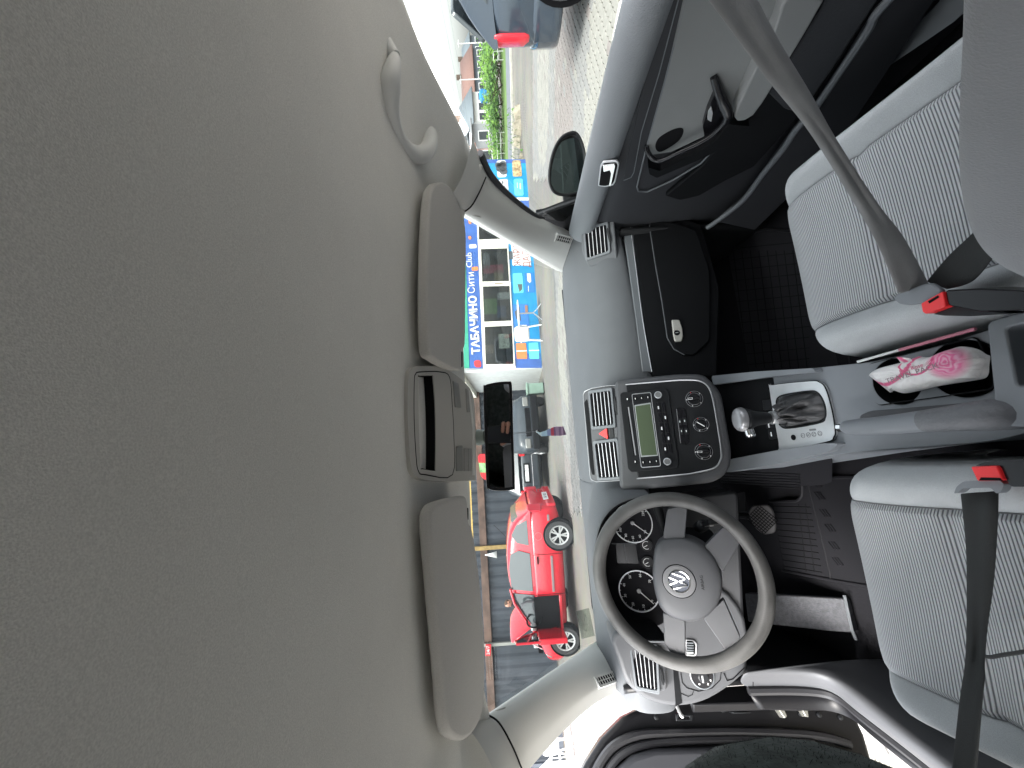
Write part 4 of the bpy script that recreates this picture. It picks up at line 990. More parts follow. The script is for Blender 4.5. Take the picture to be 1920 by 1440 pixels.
# ================================================================== SEATS
R_in = rib_mat('rib_cloth', (.52, .54, .55), (.13, .137, .148), .0043, (0.03, 1.0, -.75))
def seat(label, cx, outer, dz=0, back=True, dy=0, lean=0, grp='front seats'):
    """outer = +1 when the door is on the +X side"""
    st_ = thing('car_seat', label, 'car seat', V((cx, -.4+dy, .3)), grp)
    path = smooth_path([(-.10, .36), (-.125, .46), (-.140, .53), (-.160, .572), (-.20, .594), (-.28, .598), (-.42, .588), (-.56, .576), (-.70, .572)], 12)
    N = len(path)
    def P(x, dzx, k, rear):
        y, z = path[k]; ax = abs(x)
        yy = y - .065*max(0, (ax-.10)/.11)**2*(1-rear)
        x = x*(1-.10*rear)
        if x > .143: x = .143+(x-.143)*(.75-.30*rear)
        z = z-.009*math.exp(-((y+.350)/.011)**2)*(1 if abs(x) < .15 else 0)
        return V((cx+(x+.068*min(0, y+.165))*outer, yy+dy, z+dzx+dz))
    ins = []; bol = {1: [], -1: []}
    for k in range(N):
        t = k/(N-1); rear = min(1, max(0, (t-.3)/.5)); top = min(1, max(0, (t-.32)/.2))
        ins.append([P(x, -.006*(1-(x/.14)**2)*top-.006*math.exp(-((abs(x)-.142)/.004)**2)*top, k, rear) for x in [-.142+.284*i/32 for i in range(33)]])
        hf = (.010+.020*rear)*top
        for sg in (1, -1):
            hh = hf*(1.15 if sg > 0 else .8); wd = .012*sg
            sec = [(.142, -.010*top), (.147, -.002*top), (.155, hh*.55), (.168, hh*.95), (.182, hh), (.196, hh*.8-.004), (.206, hh*.3-.02), (.212, -.06), (.213, -.12), (.21, -.22)]
            bol[sg].append([P(sg*x+(.016 if sg > 0 and x > .15 else 0)*((x-.142)/.07), d, k, rear) for x, d in sec])
    sc0 = obj('seat_cushion', MB().grid(ins), R_in, st_)
    arc = [0]
    for k in range(1, N): arc.append(arc[-1]+(path[k]-path[k-1]).length)
    at_ = sc0.data.attributes.new('rib', 'FLOAT', 'POINT'); o0 = ORG[st_.name]
    for i_, vv in enumerate(sc0.data.vertices):
        y_, z_ = vv.co.y+o0.y-dy, vv.co.z+o0.z-dz
        k = min(range(N), key=lambda kk: (path[kk][0]-y_)**2+(path[kk][1]-z_)**2); k = min(max(k, 1), N-2)
        tg = (path[k+1]-path[k-1]).normalized(); at_.data[i_].value = arc[k]+(V((y_, z_))-path[k]).dot(tg)
    for sg in (1, -1): obj('seat_bolster', MB().grid(bol[sg]), M_seat, st_, sub=1)
    for sg in (1, -1):
        obj('seam_piping', MB().tube([P(sg*.142, -.007 if k > 24 else -.001, k, min(1, max(0, (k/(N-1)-.3)/.5))) for k in range(N)], .0016, 5), M_seatdark, st_)
    if not back: return st_
    bp = smooth_path([(-.554, .52), (-.594, .60), (-.643, .68), (-.702, .77), (-.771, .87), (-.850, .98), (-.919, 1.08), (-.959, 1.12)], 6)
    NB = len(bp)
    def Q(x, fwd, k):
        y, z = bp[k]; k2 = min(k+1, NB-1); k1 = k2-1
        t = V((0, bp[k2][0]-bp[k1][0], bp[k2][1]-bp[k1][1])).normalized(); n = V((0, t.z, -t.y))
        return V((cx+x*outer, y+dy+lean*(z-.5)/.6, z+dz))+n*fwd
    ins = []; bol = {1: [], -1: []}
    for k in range(NB):
        t = k/(NB-1); mid = math.sin(PI*min(1, .15+t*.8)); W = 1-.12*max(0, (t-.7)/.3)**2
        ins.append([Q(x*W, -.010*math.exp(-((abs(x)-.182)/.007)**2), k) for x in [-.182+.364*i/14 for i in range(15)]])
        hh = .075*mid
        for sg in (1, -1):
            sec = [(.182, -.010), (.184, .004), (.188, hh*.5), (.194, hh*.92), (.202, hh), (.212, hh*.85), (.225, hh*.4), (.232, -.02), (.232, -.08), (.21, -.12)]
            bol[sg].append([Q(sg*x*W, d, k) for x, d in sec])
    obj('backrest_insert', MB().grid(ins), M_seatdark, st_)
    for sg in (1, -1): obj('backrest_bolster', MB().grid(bol[sg]), mat('backrest_cloth_shaded', (.26, .27, .285), .95, grain=.6, gscale=650, var=.06, spec=.15, sheen=.15), st_, sub=1)  # seat cloth in a darker colour, standing for shade under the roof
    for sg in (1, -1): obj('seam_piping', MB().tube([Q(sg*.182*(1-.12*max(0, (k/(NB-1)-.7)/.3)**2), -.004, k) for k in range(NB)], .0018, 5), M_seat, st_)
    obj('backrest_shell', MB().grid([[Q(s*.215, -.05, k) for s in (-1, -.5, 0, .5, 1)] for k in range(NB)]), M_seatdark, st_, solid=.05)
    return st_
seat('grey passenger seat with ribbed cushion and light belt across it', .302, 1)
seat('grey driver seat with ribbed cushion and black belt across it', -.305, -1, dz=.015, dy=-.02, lean=-.10)

# ================================================================== BELTS AND BUCKLES
def ribbon(name, L_, R_, m, par, n=6, curl=.006):
    l = smooth_path(L_, n); r = smooth_path(R_, n); rows = []
    for a, b in zip(l, r):
        d = b-a; nn = (CAM-a).normalized()
        ph_k = len(rows)*.21; wv_ = lambda u: nn*curl*(.9*math.sin(PI*u)+.55*math.sin(3*PI*u+.8*math.sin(ph_k))*(.6+.4*math.sin(ph_k*1.7)))
        rows.append([a.lerp(b, u)+wv_(u) for u in (0, .12, .24, .36, .5, .64, .76, .88, 1)])
    return obj(name, MB().grid(rows), m, par, sub=1, solid=.0015)
bpx = [((1318, -14), (1413, -14)), ((1372, 58), (1463, 82)), ((1440, 150), (1519, 175)), ((1519, 247), (1567, 262)), ((1602, 380), (1646, 384)), ((1643, 455), (1694, 446)), ((1684, 551), (1743, 537))]
A0, B0 = atX(1365, -14, .43), atZ(1714, 545, .638)
Lp, Rp = [], []
for i, (a, b) in enumerate(bpx):
    mid = ((a[0]+b[0])/2, (a[1]+b[1])/2)
    t = ((mid[0]-1365)**2+(mid[1]+14)**2)**.5/((1714-1365)**2+(545+14)**2)**.5
    dA = (A0-CAM).dot(FW); dB = (B0-CAM).dot(FW); dd = 1/((1-t)/dA+t/dB)
    Lp.append(CAM+ray(*a)*dd); Rp.append(CAM+ray(*b)*dd)
bt = thing('seat_belt', 'faded grey seat belt fastened diagonally over the passenger seat', 'seat belt', B0)
ribbon('belt_strap', Lp, Rp, M_belt, bt)
low = [(1738, 528), (1776, 483), (1818, 443), (1842, 420)]; low2 = [(1777, 542), (1826, 527), (1866, 480), (1882, 452)]
ribbon('lap_strap', [atZ(*p, .632+.004*i) for i, p in enumerate(low)], [atZ(*p, .632+.004*i) for i, p in enumerate(low2)], M_beltdark, bt, curl=.002)
FT1 = Frame(atZ(1735, 560, .642), (0, 0, 1))
panel('belt_tongue', FT1, [(1683, 560), (1690, 551), (1740, 532), (1756, 530), (1776, 544), (1772, 553), (1745, 568), (1712, 572), (1695, 570)], 0, .007, M_tun, bt, r=.003, bevel=.002)
bk = thing('belt_buckle', 'red-topped belt buckle beside the passenger seat cushion', 'belt buckle', FT1.w(*FT1.uv(1770, 570)))
panel('red_release', FT1, [(1743, 568), (1785, 545), (1790, 569), (1788, 574), (1752, 588), (1746, 584)], -.015, .012, M_redbuckle, bk, r=.002, bevel=.0025)
panel('release_slot', FT1, [(1757, 564), (1776, 553), (1779, 556), (1760, 568)], .010, .0124, M_dark_recess, bk, bevel=0)
panel('buckle_body', FT1, [(1786, 543), (1850, 540), (1960, 545), (1960, 580), (1850, 584), (1792, 572)], -.03, .010, M_black, bk, r=.004, bevel=.004)
panel('buckle_side', FT1, [(1750, 589), (1790, 574), (1850, 584), (1900, 588), (1820, 593), (1770, 592)], -.03, .000, M_doordark, bk, r=.002, bevel=.002)
# driver
dbl = [(1799, 925), (1803, 960), (1810, 1037), (1811, 1149), (1808, 1240), (1797, 1318), (1783, 1450)]
dbr = [(1873, 920), (1873, 968), (1865, 1085), (1853, 1177), (1847, 1245), (1844, 1290), (1832, 1450)]
zz = [.650, .655, .660, .668, .68, .70, .72]
db = thing('seat_belt', 'black seat belt drawn flat across the driver seat', 'seat belt', atZ(1840, 1180, .66))
ribbon('belt_strap', [atZ(*p, z) for p, z in zip(dbl, zz)], [atZ(*p, z) for p, z in zip(dbr, zz)], M_beltdark, db, curl=.005)
FT2 = Frame(atZ(1850, 905, .662), (0, 0, 1))
panel('belt_tongue', FT2, [(1797, 925), (1802, 912), (1815, 902), (1880, 898), (1893, 906), (1888, 920), (1878, 926), (1868, 914), (1815, 915), (1805, 924)], -.004, .006, M_tun, db, r=.003, bevel=.002)
bk2 = thing('belt_buckle', 'red-topped belt buckle beside the driver seat cushion', 'belt buckle', FT2.w(*FT2.uv(1870, 885)))
panel('red_release', FT2, [(1835, 874), (1885, 872), (1898, 900), (1848, 901)], -.02, .010, M_redbuckle, bk2, r=.002, bevel=.0025)
panel('release_slot', FT2, [(1856, 894), (1892, 895), (1896, 900), (1852, 900)], .009, .0106, M_dark_recess, bk2, bevel=0)
panel('buckle_body', FT2, [(1836, 873), (1860, 864), (1960, 858), (1960, 912), (1905, 912), (1898, 900), (1886, 872)], -.04, .006, M_black, bk2, r=.004, bevel=.004)
# thin cord on the driver seat
cd = MB().tube(smooth_path([atZ(x, y, .625) for x, y in ((1960, 1213), (1920, 1222), (1880, 1228), (1858, 1232), (1845, 1230))], 5), .0022, 6)
obj('thin_cable', cd, M_beltdark, None, label='thin black cable lying on the driver seat beside the belt', cat='cable')

# ================================================================== PASSENGER DOOR
pdor = thing('car_door', 'closed passenger door panel with grey cloth insert and curved pull handle', 'car door', V((.72, -.1, .35)))
def shell_row(y):
    t = max(0, (y-.05)/.45)
    b = lambda z: z-.03*max(0, (y+.3))*.6
    return [V((.735, y, b(.962))), V((.715, y, b(.968))), V((.690, y, b(.955))), V((.672, y, b(.93))), V((.668, y, b(.905))), V((.678, y, b(.893)))]
rows = [shell_row(y) for y in (-.75, -.6, -.45, -.3, -.15, 0, .12, .2, .27, .33)]
obj('door_top_pad', MB().grid(rows), M_doorpad, pdor, sub=2)
rows = []
for y in (-.9, -.6, -.4, -.2, 0, .1, .2, .32, .5, .62):
    k = max(0, y-.0)
    rows.append([V((.70, y, .905-.05*(y+.3))), V((.682, y, .885-.05*(y+.3))), V((.684, y, .80)), V((.684, y, .68)), V((.682, y, .60)), V((.690, y, .50)), V((.690, y, .42)), V((.695, y, .32)), V((.71, y, .28))])
obj('door_panel', MB().grid(rows), M_doordark, pdor, sub=1)
FD = Frame((.682, 0, .75), (-1, 0, .06), (0, 1, 0))
q = lambda pts: [(1080+a*.27778, b*.27778) for a, b in pts]
up1 = q([(595, -60), (700, -60), (560, 480), (440, 880), (392, 1150), (375, 1185), (318, 1205), (345, 1050)])
panel('upper_band', FD, up1, -.004, .006, M_doordark, pdor, r=.004, bevel=.003)
obj('band_line', MB().tube([FD.w(*FD.uv(*p), .006) for p in q([(695, -40), (560, 478), (440, 878), (390, 1150), (370, 1185), (320, 1205)])], .0011, 6), M_strip, pdor)
ins = q([(735, -80), (1700, -80), (1640, 0), (1420, 360), (1180, 735), (1030, 742), (860, 905), (640, 1010), (500, 1030), (470, 1000), (600, 530)])
panel('cloth_insert', FD, ins, -.004, .008, M_doorlight, pdor, r=.004, bevel=.004)
obj('insert_bead', MB().tube([FD.w(*FD.uv(*p), .006) for p in q([(752, -60), (600, 530), (470, 1000), (410, 1250), (420, 1278), (480, 1282), (640, 1210), (840, 1090), (960, 960), (1000, 915)])], .0022, 6), M_strip, pdor)
# armrest bulge
arm = [(1410, -80), (1640, -80), (1620, 0), (1420, 350), (1190, 720), (1060, 735), (1190, 430), (1330, 130)]
apx = px_poly(FD.off(.02), q(arm))
obj('armrest', MB().prism(FD, [tuple(p) for p in smooth_path(apx, 3, True)], .0, .042), M_doorlight, pdor, bevel=.016, bseg=4)
dk = q([(1640, -40), (1700, -200), (2250, -300), (2010, 10), (1784, 371), (1594, 645), (1472, 788), (1200, 1100), (1000, 1200), (830, 1300), (700, 1330), (600, 1300), (840, 1100), (960, 960), (1010, 900), (1180, 760), (1420, 370)])
panel('lower_panel', FD, dk, -.002, .012, M_low, pdor, r=.006, bevel=.006)
# ribbed dark speaker cloth strip
sc_ = q([(1655, 0), (1740, -190), (2180, -290), (1985, 20), (1765, 365), (1590, 625), (1480, 720), (1400, 700), (1290, 590), (1430, 370)])
spk = mat('speaker_cloth', (.022, .024, .028), .9, grain=1, gscale=220)
panel('speaker_cloth', FD, sc_, .0, .015, spk, pdor, r=.006, bevel=.004)
# pocket ledge
led = [FD.w(*FD.uv(*p), .03) for p in q([(2260, -300), (2004, 0), (1964, 90), (1784, 371), (1594, 659), (1472, 800), (1390, 930), (1250, 1110), (1120, 1290), (950, 1430), (880, 1480)])]
obj('pocket_rim', MB().tube(smooth_path(led, 3), .007, 8), M_strip, pdor)
pk_ = q([(2270, -290), (2010, 10), (1790, 380), (1600, 665), (1480, 805), (1255, 1120), (1125, 1300), (955, 1445), (1200, 1500), (1700, 1000), (1960, 600), (2400, -100)])
panel('door_pocket', FD, pk_, .01, .028, M_doordark, pdor, r=.004, bevel=.003)
# pull handle
FD2 = FD.off(.03)
hpth = [(935, 570), (985, 690), (1022, 745), (1000, 790), (920, 868), (830, 925), (700, 990), (560, 1072), (500, 1060), (478, 1040)]
pts = [FD2.w(*FD2.uv(*p), h) for p, h in zip(q(hpth), (-.018, -.006, .010, .014, .016, .016, .014, .006, -.004, -.02))]
ph = obj('pull_handle', MB().tube(smooth_path(pts, 4), [.006+.0045*math.sin(PI*min(1, (i+1)/14)) for i in range(37)], 12), M_black, pdor)
hl = q([(1020, 750), (1165, 765), (1100, 830), (960, 930), (800, 1010), (640, 1080), (540, 1125), (490, 1100), (480, 1050), (560, 1078), (700, 1000), (840, 930), (940, 860)])
panel('handle_shell', FD, hl, .0, .034, M_low, pdor, r=.004, bevel=.005)
sh = q([(930, 570), (960, 620), (1005, 735), (960, 800), (862, 870), (850, 800), (880, 690)])
panel('switch_plate', FD, sh, .004, .022, M_black, pdor, r=.004, bevel=.004)
panel('window_switch', FD, q([(905, 655), (915, 690), (905, 750), (880, 735), (885, 690)]), .022, .028, M_satin_silver, pdor, r=.002, bevel=.001)
cup = [tuple(p) for p in smooth_path(px_poly(FD.off(.008), q([(535, 985), (560, 930), (640, 880), (710, 862), (725, 890), (690, 950), (600, 1010), (555, 1020)])), 4, True)]
obj('grip_hollow', MB().prism(FD.off(.008), cup, -.004, .0015), M_dark_recess, pdor)
# inner door opener
q2 = lambda pts: [(1080+a*.27778, b*.27778) for a, b in pts]
FDO = Frame((.664, .07, .92), (-1, -.05, .30), (0, 1, 0))
oo = q2([(150, 1245), (165, 1110), (185, 1078), (280, 1072), (296, 1095), (270, 1215), (255, 1240), (200, 1252)])
panel('opener_bezel', FDO, oo, .0, .006, M_slat, pdor, r=.004, bevel=.002)
panel('opener_cup', FDO, q2([(158, 1238), (175, 1112), (190, 1088), (272, 1082), (284, 1100), (262, 1205), (248, 1230), (200, 1242)]), .002, .0066, M_dark_recess, pdor, r=.004, bevel=0)
panel('opener_lever', FDO, q2([(185, 1095), (265, 1085), (270, 1100), (240, 1235), (226, 1236), (240, 1150), (232, 1128), (190, 1140)]), .004, .0105, M_chrome, pdor, r=.002, bevel=.002)
# door sill trim by the seat
FSL = Frame((.64, -.3, .42), (-.6, 0, .8), (0, 1, 0))
panel('sill_trim', FSL, [(1500, 265), (1560, 200), (1745, 20), (1800, -40), (1830, 0), (1790, 40), (1600, 170), (1530, 245)], -.02, 0, M_strip, pdor, r=.004, bevel=.003)

# outer skin of the passenger side, which the door mirror reflects
M_skinp = mat('silver_blue_paint', (.34, .40, .41), .2, coat=.5)
obj('door_skin', MB().grid([[V((.775-.03*math.cos(PI*(z-.3)/.68)+.02, y, z)) for y in (-.95, -.4, .1, .45)] for z in (.25, .45, .60, .74, .86)]), M_skinp, pdor, solid=.008)
obj('body_side', MB().grid([[V((.775-.03*math.cos(PI*(z-.3)/.68)+.02-.06*max(0, -y-1.4), y, z)) for y in (-2.5, -1.9, -1.4, -.97)] for z in (.25, .45, .65, .82, .98)]), M_skinp, None, solid=.008, kind='structure', label='pale blue-grey outer side of the car behind the passenger door')
# passenger door mirror, outside
mir = thing('door_mirror', 'black oval passenger door mirror outside the window', 'door mirror', V((.92, .30, .90)))
FMR = Frame((.93, .25, .945), (-.62, -.78, .06), (1, -.8, 0))
mpx = [(1028, 335), (1034, 290), (1050, 258), (1072, 246), (1086, 252), (1097, 280), (1101, 320), (1100, 350), (1090, 362), (1062, 368), (1038, 362)]
mp_ = [tuple(p) for p in smooth_path(px_poly(FMR, mpx), 4, True)]
mcx = (sum(p[0] for p in mp_)/len(mp_), sum(p[1] for p in mp_)/len(mp_))
S = lambda k, h: [FMR.w(mcx[0]+(a-mcx[0])*k, mcx[1]+(b-mcx[1])*k, h) for a, b in mp_]
obj('mirror_housing', MB().grid([S(.5, -.085), S(.85, -.07), S(1.0, -.035), S(1.02, -.005), S(1.0, .004), S(.90, .004), S(.88, -.008)], True), M_blackpaint, mir, sub=1)
gp = px_poly(FMR, [(1033, 335), (1038, 300), (1052, 268), (1074, 259), (1086, 264), (1093, 290), (1096, 322), (1092, 348), (1078, 362), (1050, 365), (1036, 355)])
obj('mirror_glass', MB().prism(FMR, [tuple(p) for p in smooth_path(gp, 4, True)], -.012, -.004), mat('mirror_glass_green', (.50, .62, .57), .02, metal=1), mir)
ap = FMR.w(*FMR.uv(1075, 372), -.03)
obj('mirror_arm', MB().tube([ap+V((.02, 0, 0)), ap+V((-.03, .05, -.01)), V((.78, .38, .90))], [.035, .03, .024], 12), M_low, mir)

# ================================================================== DRIVER SIDE: SILL, OPEN DOOR
sill = thing('sill_trim', 'grey plastic kick panel and sill trim at the open driver doorway', 'sill trim', V((-.66, .1, .45)))
inn_ = [atX(1396, 1262, -.62), atX(1470, 1258, -.62), atX(1530, 1262, -.62), atX(1575, 1278, -.62), atX(1625, 1312, -.62), atX(1700, 1372, -.62), atX(1790, 1440, -.62), atX(1900, 1530, -.62)]
out_ = [atX(1394, 1288, -.69), atX(1470, 1287, -.69), atX(1530, 1291, -.69), atX(1568, 1305, -.69), atX(1605, 1335, -.69), atX(1670, 1385, -.69), atX(1740, 1440, -.69), atX(1850, 1530, -.69)]
i2 = smooth_path(inn_, 4); o2 = smooth_path(out_, 4)
rows = [[a+V((.012, 0, -.26)), a+V((.004, 0, -.012)), a+V((-.004, 0, .004)), a.lerp(b, .5)+V((0, 0, .010)), b+V((.006, 0, .006)), b+V((-.002, 0, -.01))] for a, b in zip(i2, o2)]
obj('sill_cover', MB().grid(rows), M_dash, sill, sub=1, solid=.004)
obj('sill_seal', MB().tube([b+V((-.010, 0, -.012)) for b in o2], .011, 8), M_rubber, sill)
rows = [[b+V((-.012, 0, -.012)), b+V((-.055, 0, -.03)), b+V((-.065, 0, -.12)), b+V((-.05, 0, -.22))] for b in o2]
obj('sill_body', MB().grid(rows), M_blackpaint, sill, solid=.01)
seam(Frame((-.655, .2, .6), (.6, -.2, .77)), [(1412, 1262), (1412, 1288)], name='trim_joint', par=sill)
# front door pillar behind the door edge (black body)
rows = [[V((-.70, .27, z)), V((-.74, .34, z)), V((-.78, .50, z)), V((-.79, .70, z))] for z in (.28, .5, .7, .86, .93)]
obj('hinge_pillar', MB().grid(rows), M_blackpaint, sill, solid=.02)
jm = Frame((-.74, .3, .6), (.9, -.42, 0), (0, 1, 0))
panel('door_jamb', jm, [(1290, 1292), (1420, 1282), (1560, 1286), (1560, 1312), (1420, 1318), (1300, 1322)], -.03, 0, M_blackpaint, sill, bevel=.004)
# the open door
HX = V((-.80, .44, 0))
da = rad(63)
dd_ = V((-math.sin(da), -math.cos(da), 0)); dn = V((math.cos(da), -math.sin(da), 0))
if dn.dot(CAM-HX) < 0: dn = -dn
FOD = Frame(HX+V((0, 0, .6)), dn, dd_)
od = thing('car_door', 'open black driver door seen edge-on beside the dashboard', 'car door', HX+V((0, 0, .3)))
op_ = [(1078, 1475), (1098, 1432), (1128, 1385), (1168, 1345), (1215, 1322), (1300, 1310), (1580, 1318), (1606, 1345), (1622, 1378), (1640, 1440), (1660, 1500)]
poly = px_poly(FOD, op_)
ym = [p for p in poly]
obj('door_shell', MB().prism(FOD, [tuple(p) for p in poly], -.06, 0), M_blackpaint, od, bevel=.012, bseg=3)
def doorline(pts, r, h, m, name):
    return obj(name, MB().tube(smooth_path([FOD.w(*FOD.uv(*p), h) for p in pts], 4), r, 8), m, od)
doorline([(1108, 1470), (1122, 1434), (1150, 1398), (1196, 1378), (1260, 1374), (1380, 1372), (1520, 1378), (1590, 1395)], .012, .010, M_rubber, 'door_seal')
doorline([(1124, 1475), (1140, 1440), (1165, 1412), (1205, 1396), (1280, 1388), (1400, 1386), (1520, 1392)], .010, .018, M_rubber, 'door_seal')
dcd = px_poly(FOD, [(1135, 1480), (1152, 1440), (1180, 1414), (1220, 1402), (1400, 1396), (1600, 1410), (1640, 1480)])
obj('door_card', MB().prism(FOD, dcd, 0, .05), M_doordark, od, bevel=.012, bseg=3)
for x, y in ((1230, 1345), (1310, 1330), (1355, 1331), (1500, 1338), (1535, 1340), (1575, 1345), (1462, 1332)):
    u, v = FOD.uv(x, y)
    obj('door_bolt', MB().lathe(Frame(FOD.w(u, v), FOD.n, FOD.ex), [(.007, 0), (.007, .004), (.004, .006), (0, .006)], 12), M_satin, od)
# door stay and latch plates in the gap
for i in range(7):
    panel('gaiter_fold', FOD, [(1356+i*1.5, 1304+i*5), (1398, 1303+i*5), (1400, 1306.5+i*5), (1360+i*1.5, 1307.5+i*5)], .0, .03, M_satin, od, bevel=.002)
stv = [V((-.70, .30, .80)), FOD.w(*FOD.uv(1268, 1338), .02)]
obj('door_stay', MB().tube([on(1266, 1318, (-.72, .30, .8), (0, 1, 0)), FOD.w(*FOD.uv(1270, 1338), .03), FOD.w(*FOD.uv(1275, 1343), .03)], .005, 8), M_silver, od)
obj('stay_bracket', MB().ringprism(FOD, px_poly(FOD, [(1262, 1338), (1294, 1339), (1293, 1351), (1263, 1351)]), px_poly(FOD, [(1267, 1342), (1288, 1343), (1287, 1348), (1267, 1348)]), .018, .026), M_satin, od, bevel=.002)
for pts in ([(1440, 1305), (1450, 1304), (1466, 1342), (1462, 1346), (1450, 1328)], [(1487, 1304), (1496, 1304), (1504, 1330), (1506, 1344), (1500, 1342), (1490, 1322)]):
    panel('hinge_arm', FOD, pts, .0, .03, mat('hinge_metal', (.30, .30, .27), .35, metal=.6), od, r=.002, bevel=.002)

# ================================================================== FOOTWELLS
bp_ = thing('brake_pedal', 'black rubber brake pedal with a diamond tread', 'pedal', atY(1430, 975, .42))
FBP = Frame(atY(1430, 975, .42), (0, -.75, .66))
pr_ = [(1402, 962), (1410, 948), (1440, 946), (1450, 958), (1455, 985), (1453, 1000), (1432, 1003), (1415, 990)]
panel('pedal_pad', FBP, pr_, -.012, 0, mat('pedal_rubber', (.05, .048, .05), .6), bp_, r=.01, bevel=.004)
pc = px_poly(FBP, pr_); lo_u = min(p[0] for p in pc); hi_u = max(p[0] for p in pc); lo_v = min(p[1] for p in pc); hi_v = max(p[1] for p in pc)
mb = MB(); cu_, cv_ = (lo_u+hi_u)/2, (lo_v+hi_v)/2
for sg in (1, -1):
    for k in range(-4, 5):
        c_ = k*.0115
        a = V((cu_-.022+c_*.5, cv_-.022*sg+c_*.5*-sg)); b_ = V((cu_+.022+c_*.5, cv_+.022*sg-c_*.5*sg))
        a.x = max(lo_u+.004, a.x); b_.x = min(hi_u-.004, b_.x)
        d = (b_-a).normalized(); nn = V((-d.y, d.x))*.0011
        mb.prism(FBP, [tuple(a-nn), tuple(b_-nn), tuple(b_+nn), tuple(a+nn)], -.001, .0025)
obj('pedal_tread', mb, M_vent, bp_, kind='stuff')
obj('pedal_arm', MB().tube([FBP.w(cu_, cv_, -.012), FBP.w(cu_, cv_+.05, -.05), FBP.w(cu_+.01, cv_+.20, -.08)], .010, 8), M_low, bp_)
gpd = [(1372, 925), (1396, 920), (1400, 960), (1376, 962)]
ac = thing('accelerator_pedal', 'dark accelerator pedal beside the tunnel carpet', 'pedal', atY(1386, 940, .48))
panel('pedal_pad', Frame(atY(1386, 940, .48), (0, -.7, .7)), gpd, -.01, 0, M_low, ac, r=.006, bevel=.003)
# driver's rubber mat
def rubber_mat(label, fz, outline, lines, borders):
    t = thing('floor_mat', label, 'floor mat', fz.o, 'rubber floor mats')
    poly = rnd(px_poly(fz, outline), .015)
    obj('mat_sheet', MB().prism(fz, poly, -.004, .004), M_mat, t, bevel=.002)
    obj('mat_rim', MB().tube([fz.w(a, b, .004) for a, b in poly], .005, 6, closed=True), M_mat, t)
    for a, b, r_ in lines:
        obj('mat_rib', MB().tube([fz.w(*fz.uv(*a), .0042), fz.w(*fz.uv(*b), .0042)], r_, 5), M_dark_recess if r_ < .0016 else M_mat, t)
    return t
FM1 = Frame((-.35, .3, .318), (0, -.06, 1))
dl = [((1450, 949+i*10.9), (1522+i*2.2, 951+i*12.2), .0015) for i in range(12)] + [((1500+i*13, 945), (1514+i*15.5, 1072), .0012) for i in range(2)]
dm = rubber_mat('black ribbed rubber floor mat under the driver pedals', FM1, [(1437, 941), (1498, 939), (1506, 930), (1505, 902), (1514, 896), (1620, 894), (1640, 1100), (1588, 1092), (1462, 1068), (1450, 1060)], dl, 0)
for i, (x, y) in enumerate(((1527, 906), (1533, 930), (1543, 962), (1553, 990), (1560, 1023), (1567, 1053))):
    for k in range(3):
        a = (x+k*5-4, y-7); b_ = (x+k*5+7, y+7)
        obj('tread_bar', MB().tube([FM1.w(*FM1.uv(*a), .004), FM1.w(*FM1.uv(*b_), .004)], .0034, 6), M_mat, dm)
obj('heel_ridge', MB().tube([FM1.w(*FM1.uv(*p), .004) for p in ((1514, 897), (1530, 960), (1545, 1020), (1560, 1084))], .003, 6), M_mat, dm)
FM2 = Frame((.3, .3, .318), (0, -.06, 1))
pl_ = [((1345+i*16, 470), (1372+i*16, 690), .0013) for i in range(10)] + [((1340, 470+i*20), (1520, 452+i*20), .0013) for i in range(12)]
rubber_mat('black rubber grid floor mat in the dark passenger footwell', FM2, [(1330, 450), (1440, 430), (1560, 440), (1600, 690), (1480, 700), (1380, 706), (1345, 690)], pl_, 0)
# ribbed tunnel carpet and footrest
FTN = Frame((-.15, .3, .45), (-1, -.1, .35), (0, 1, 0))
tn = thing('tunnel_lining', 'black ribbed carpet lining beside the pedals', 'carpet', FTN.o)
panel('lining_sheet', FTN, [(1350, 870), (1560, 862), (1560, 905), (1500, 925), (1350, 915)], -.02, -.002, M_carpet, tn, bevel=0)
for i in range(6):
    obj('lining_rib', MB().tube([FTN.w(*FTN.uv(1352, 883+i*5.2), 0), FTN.w(*FTN.uv(1500, 890+i*5), 0)], .0028, 6), M_mat, tn)
FRT = Frame((-.50, .28, .37), (0.1, -.45, .89))
ft = thing('footrest', 'grey textured footrest panel left of the driver pedals', 'footrest', FRT.o)
panel('footrest_pad', FRT, [(1396, 1112), (1582, 1122), (1600, 1186), (1560, 1184), (1402, 1166)], -.03, 0, mat('footrest_cloth', (.07, .072, .08), .85, grain=1, gscale=300, var=.2, vscale=120), ft, r=.006, bevel=.006)
obj('footrest_edge', MB().tube([FRT.w(*FRT.uv(*p), .001) for p in ((1584, 1116), (1598, 1180), (1606, 1200))], .004, 6), M_strip, ft)
# ================================================================== OUTSIDE
GZ = -.05
def gp(px, py, z=GZ): return atZ(px, py, z)
def vis(p):
    d = V(p)-CAM; k = d.dot(FW)
    if k <= .05: return None
    return 960-FPX*d.dot(UP)/k, 720-FPX*d.dot(RT)/k, k
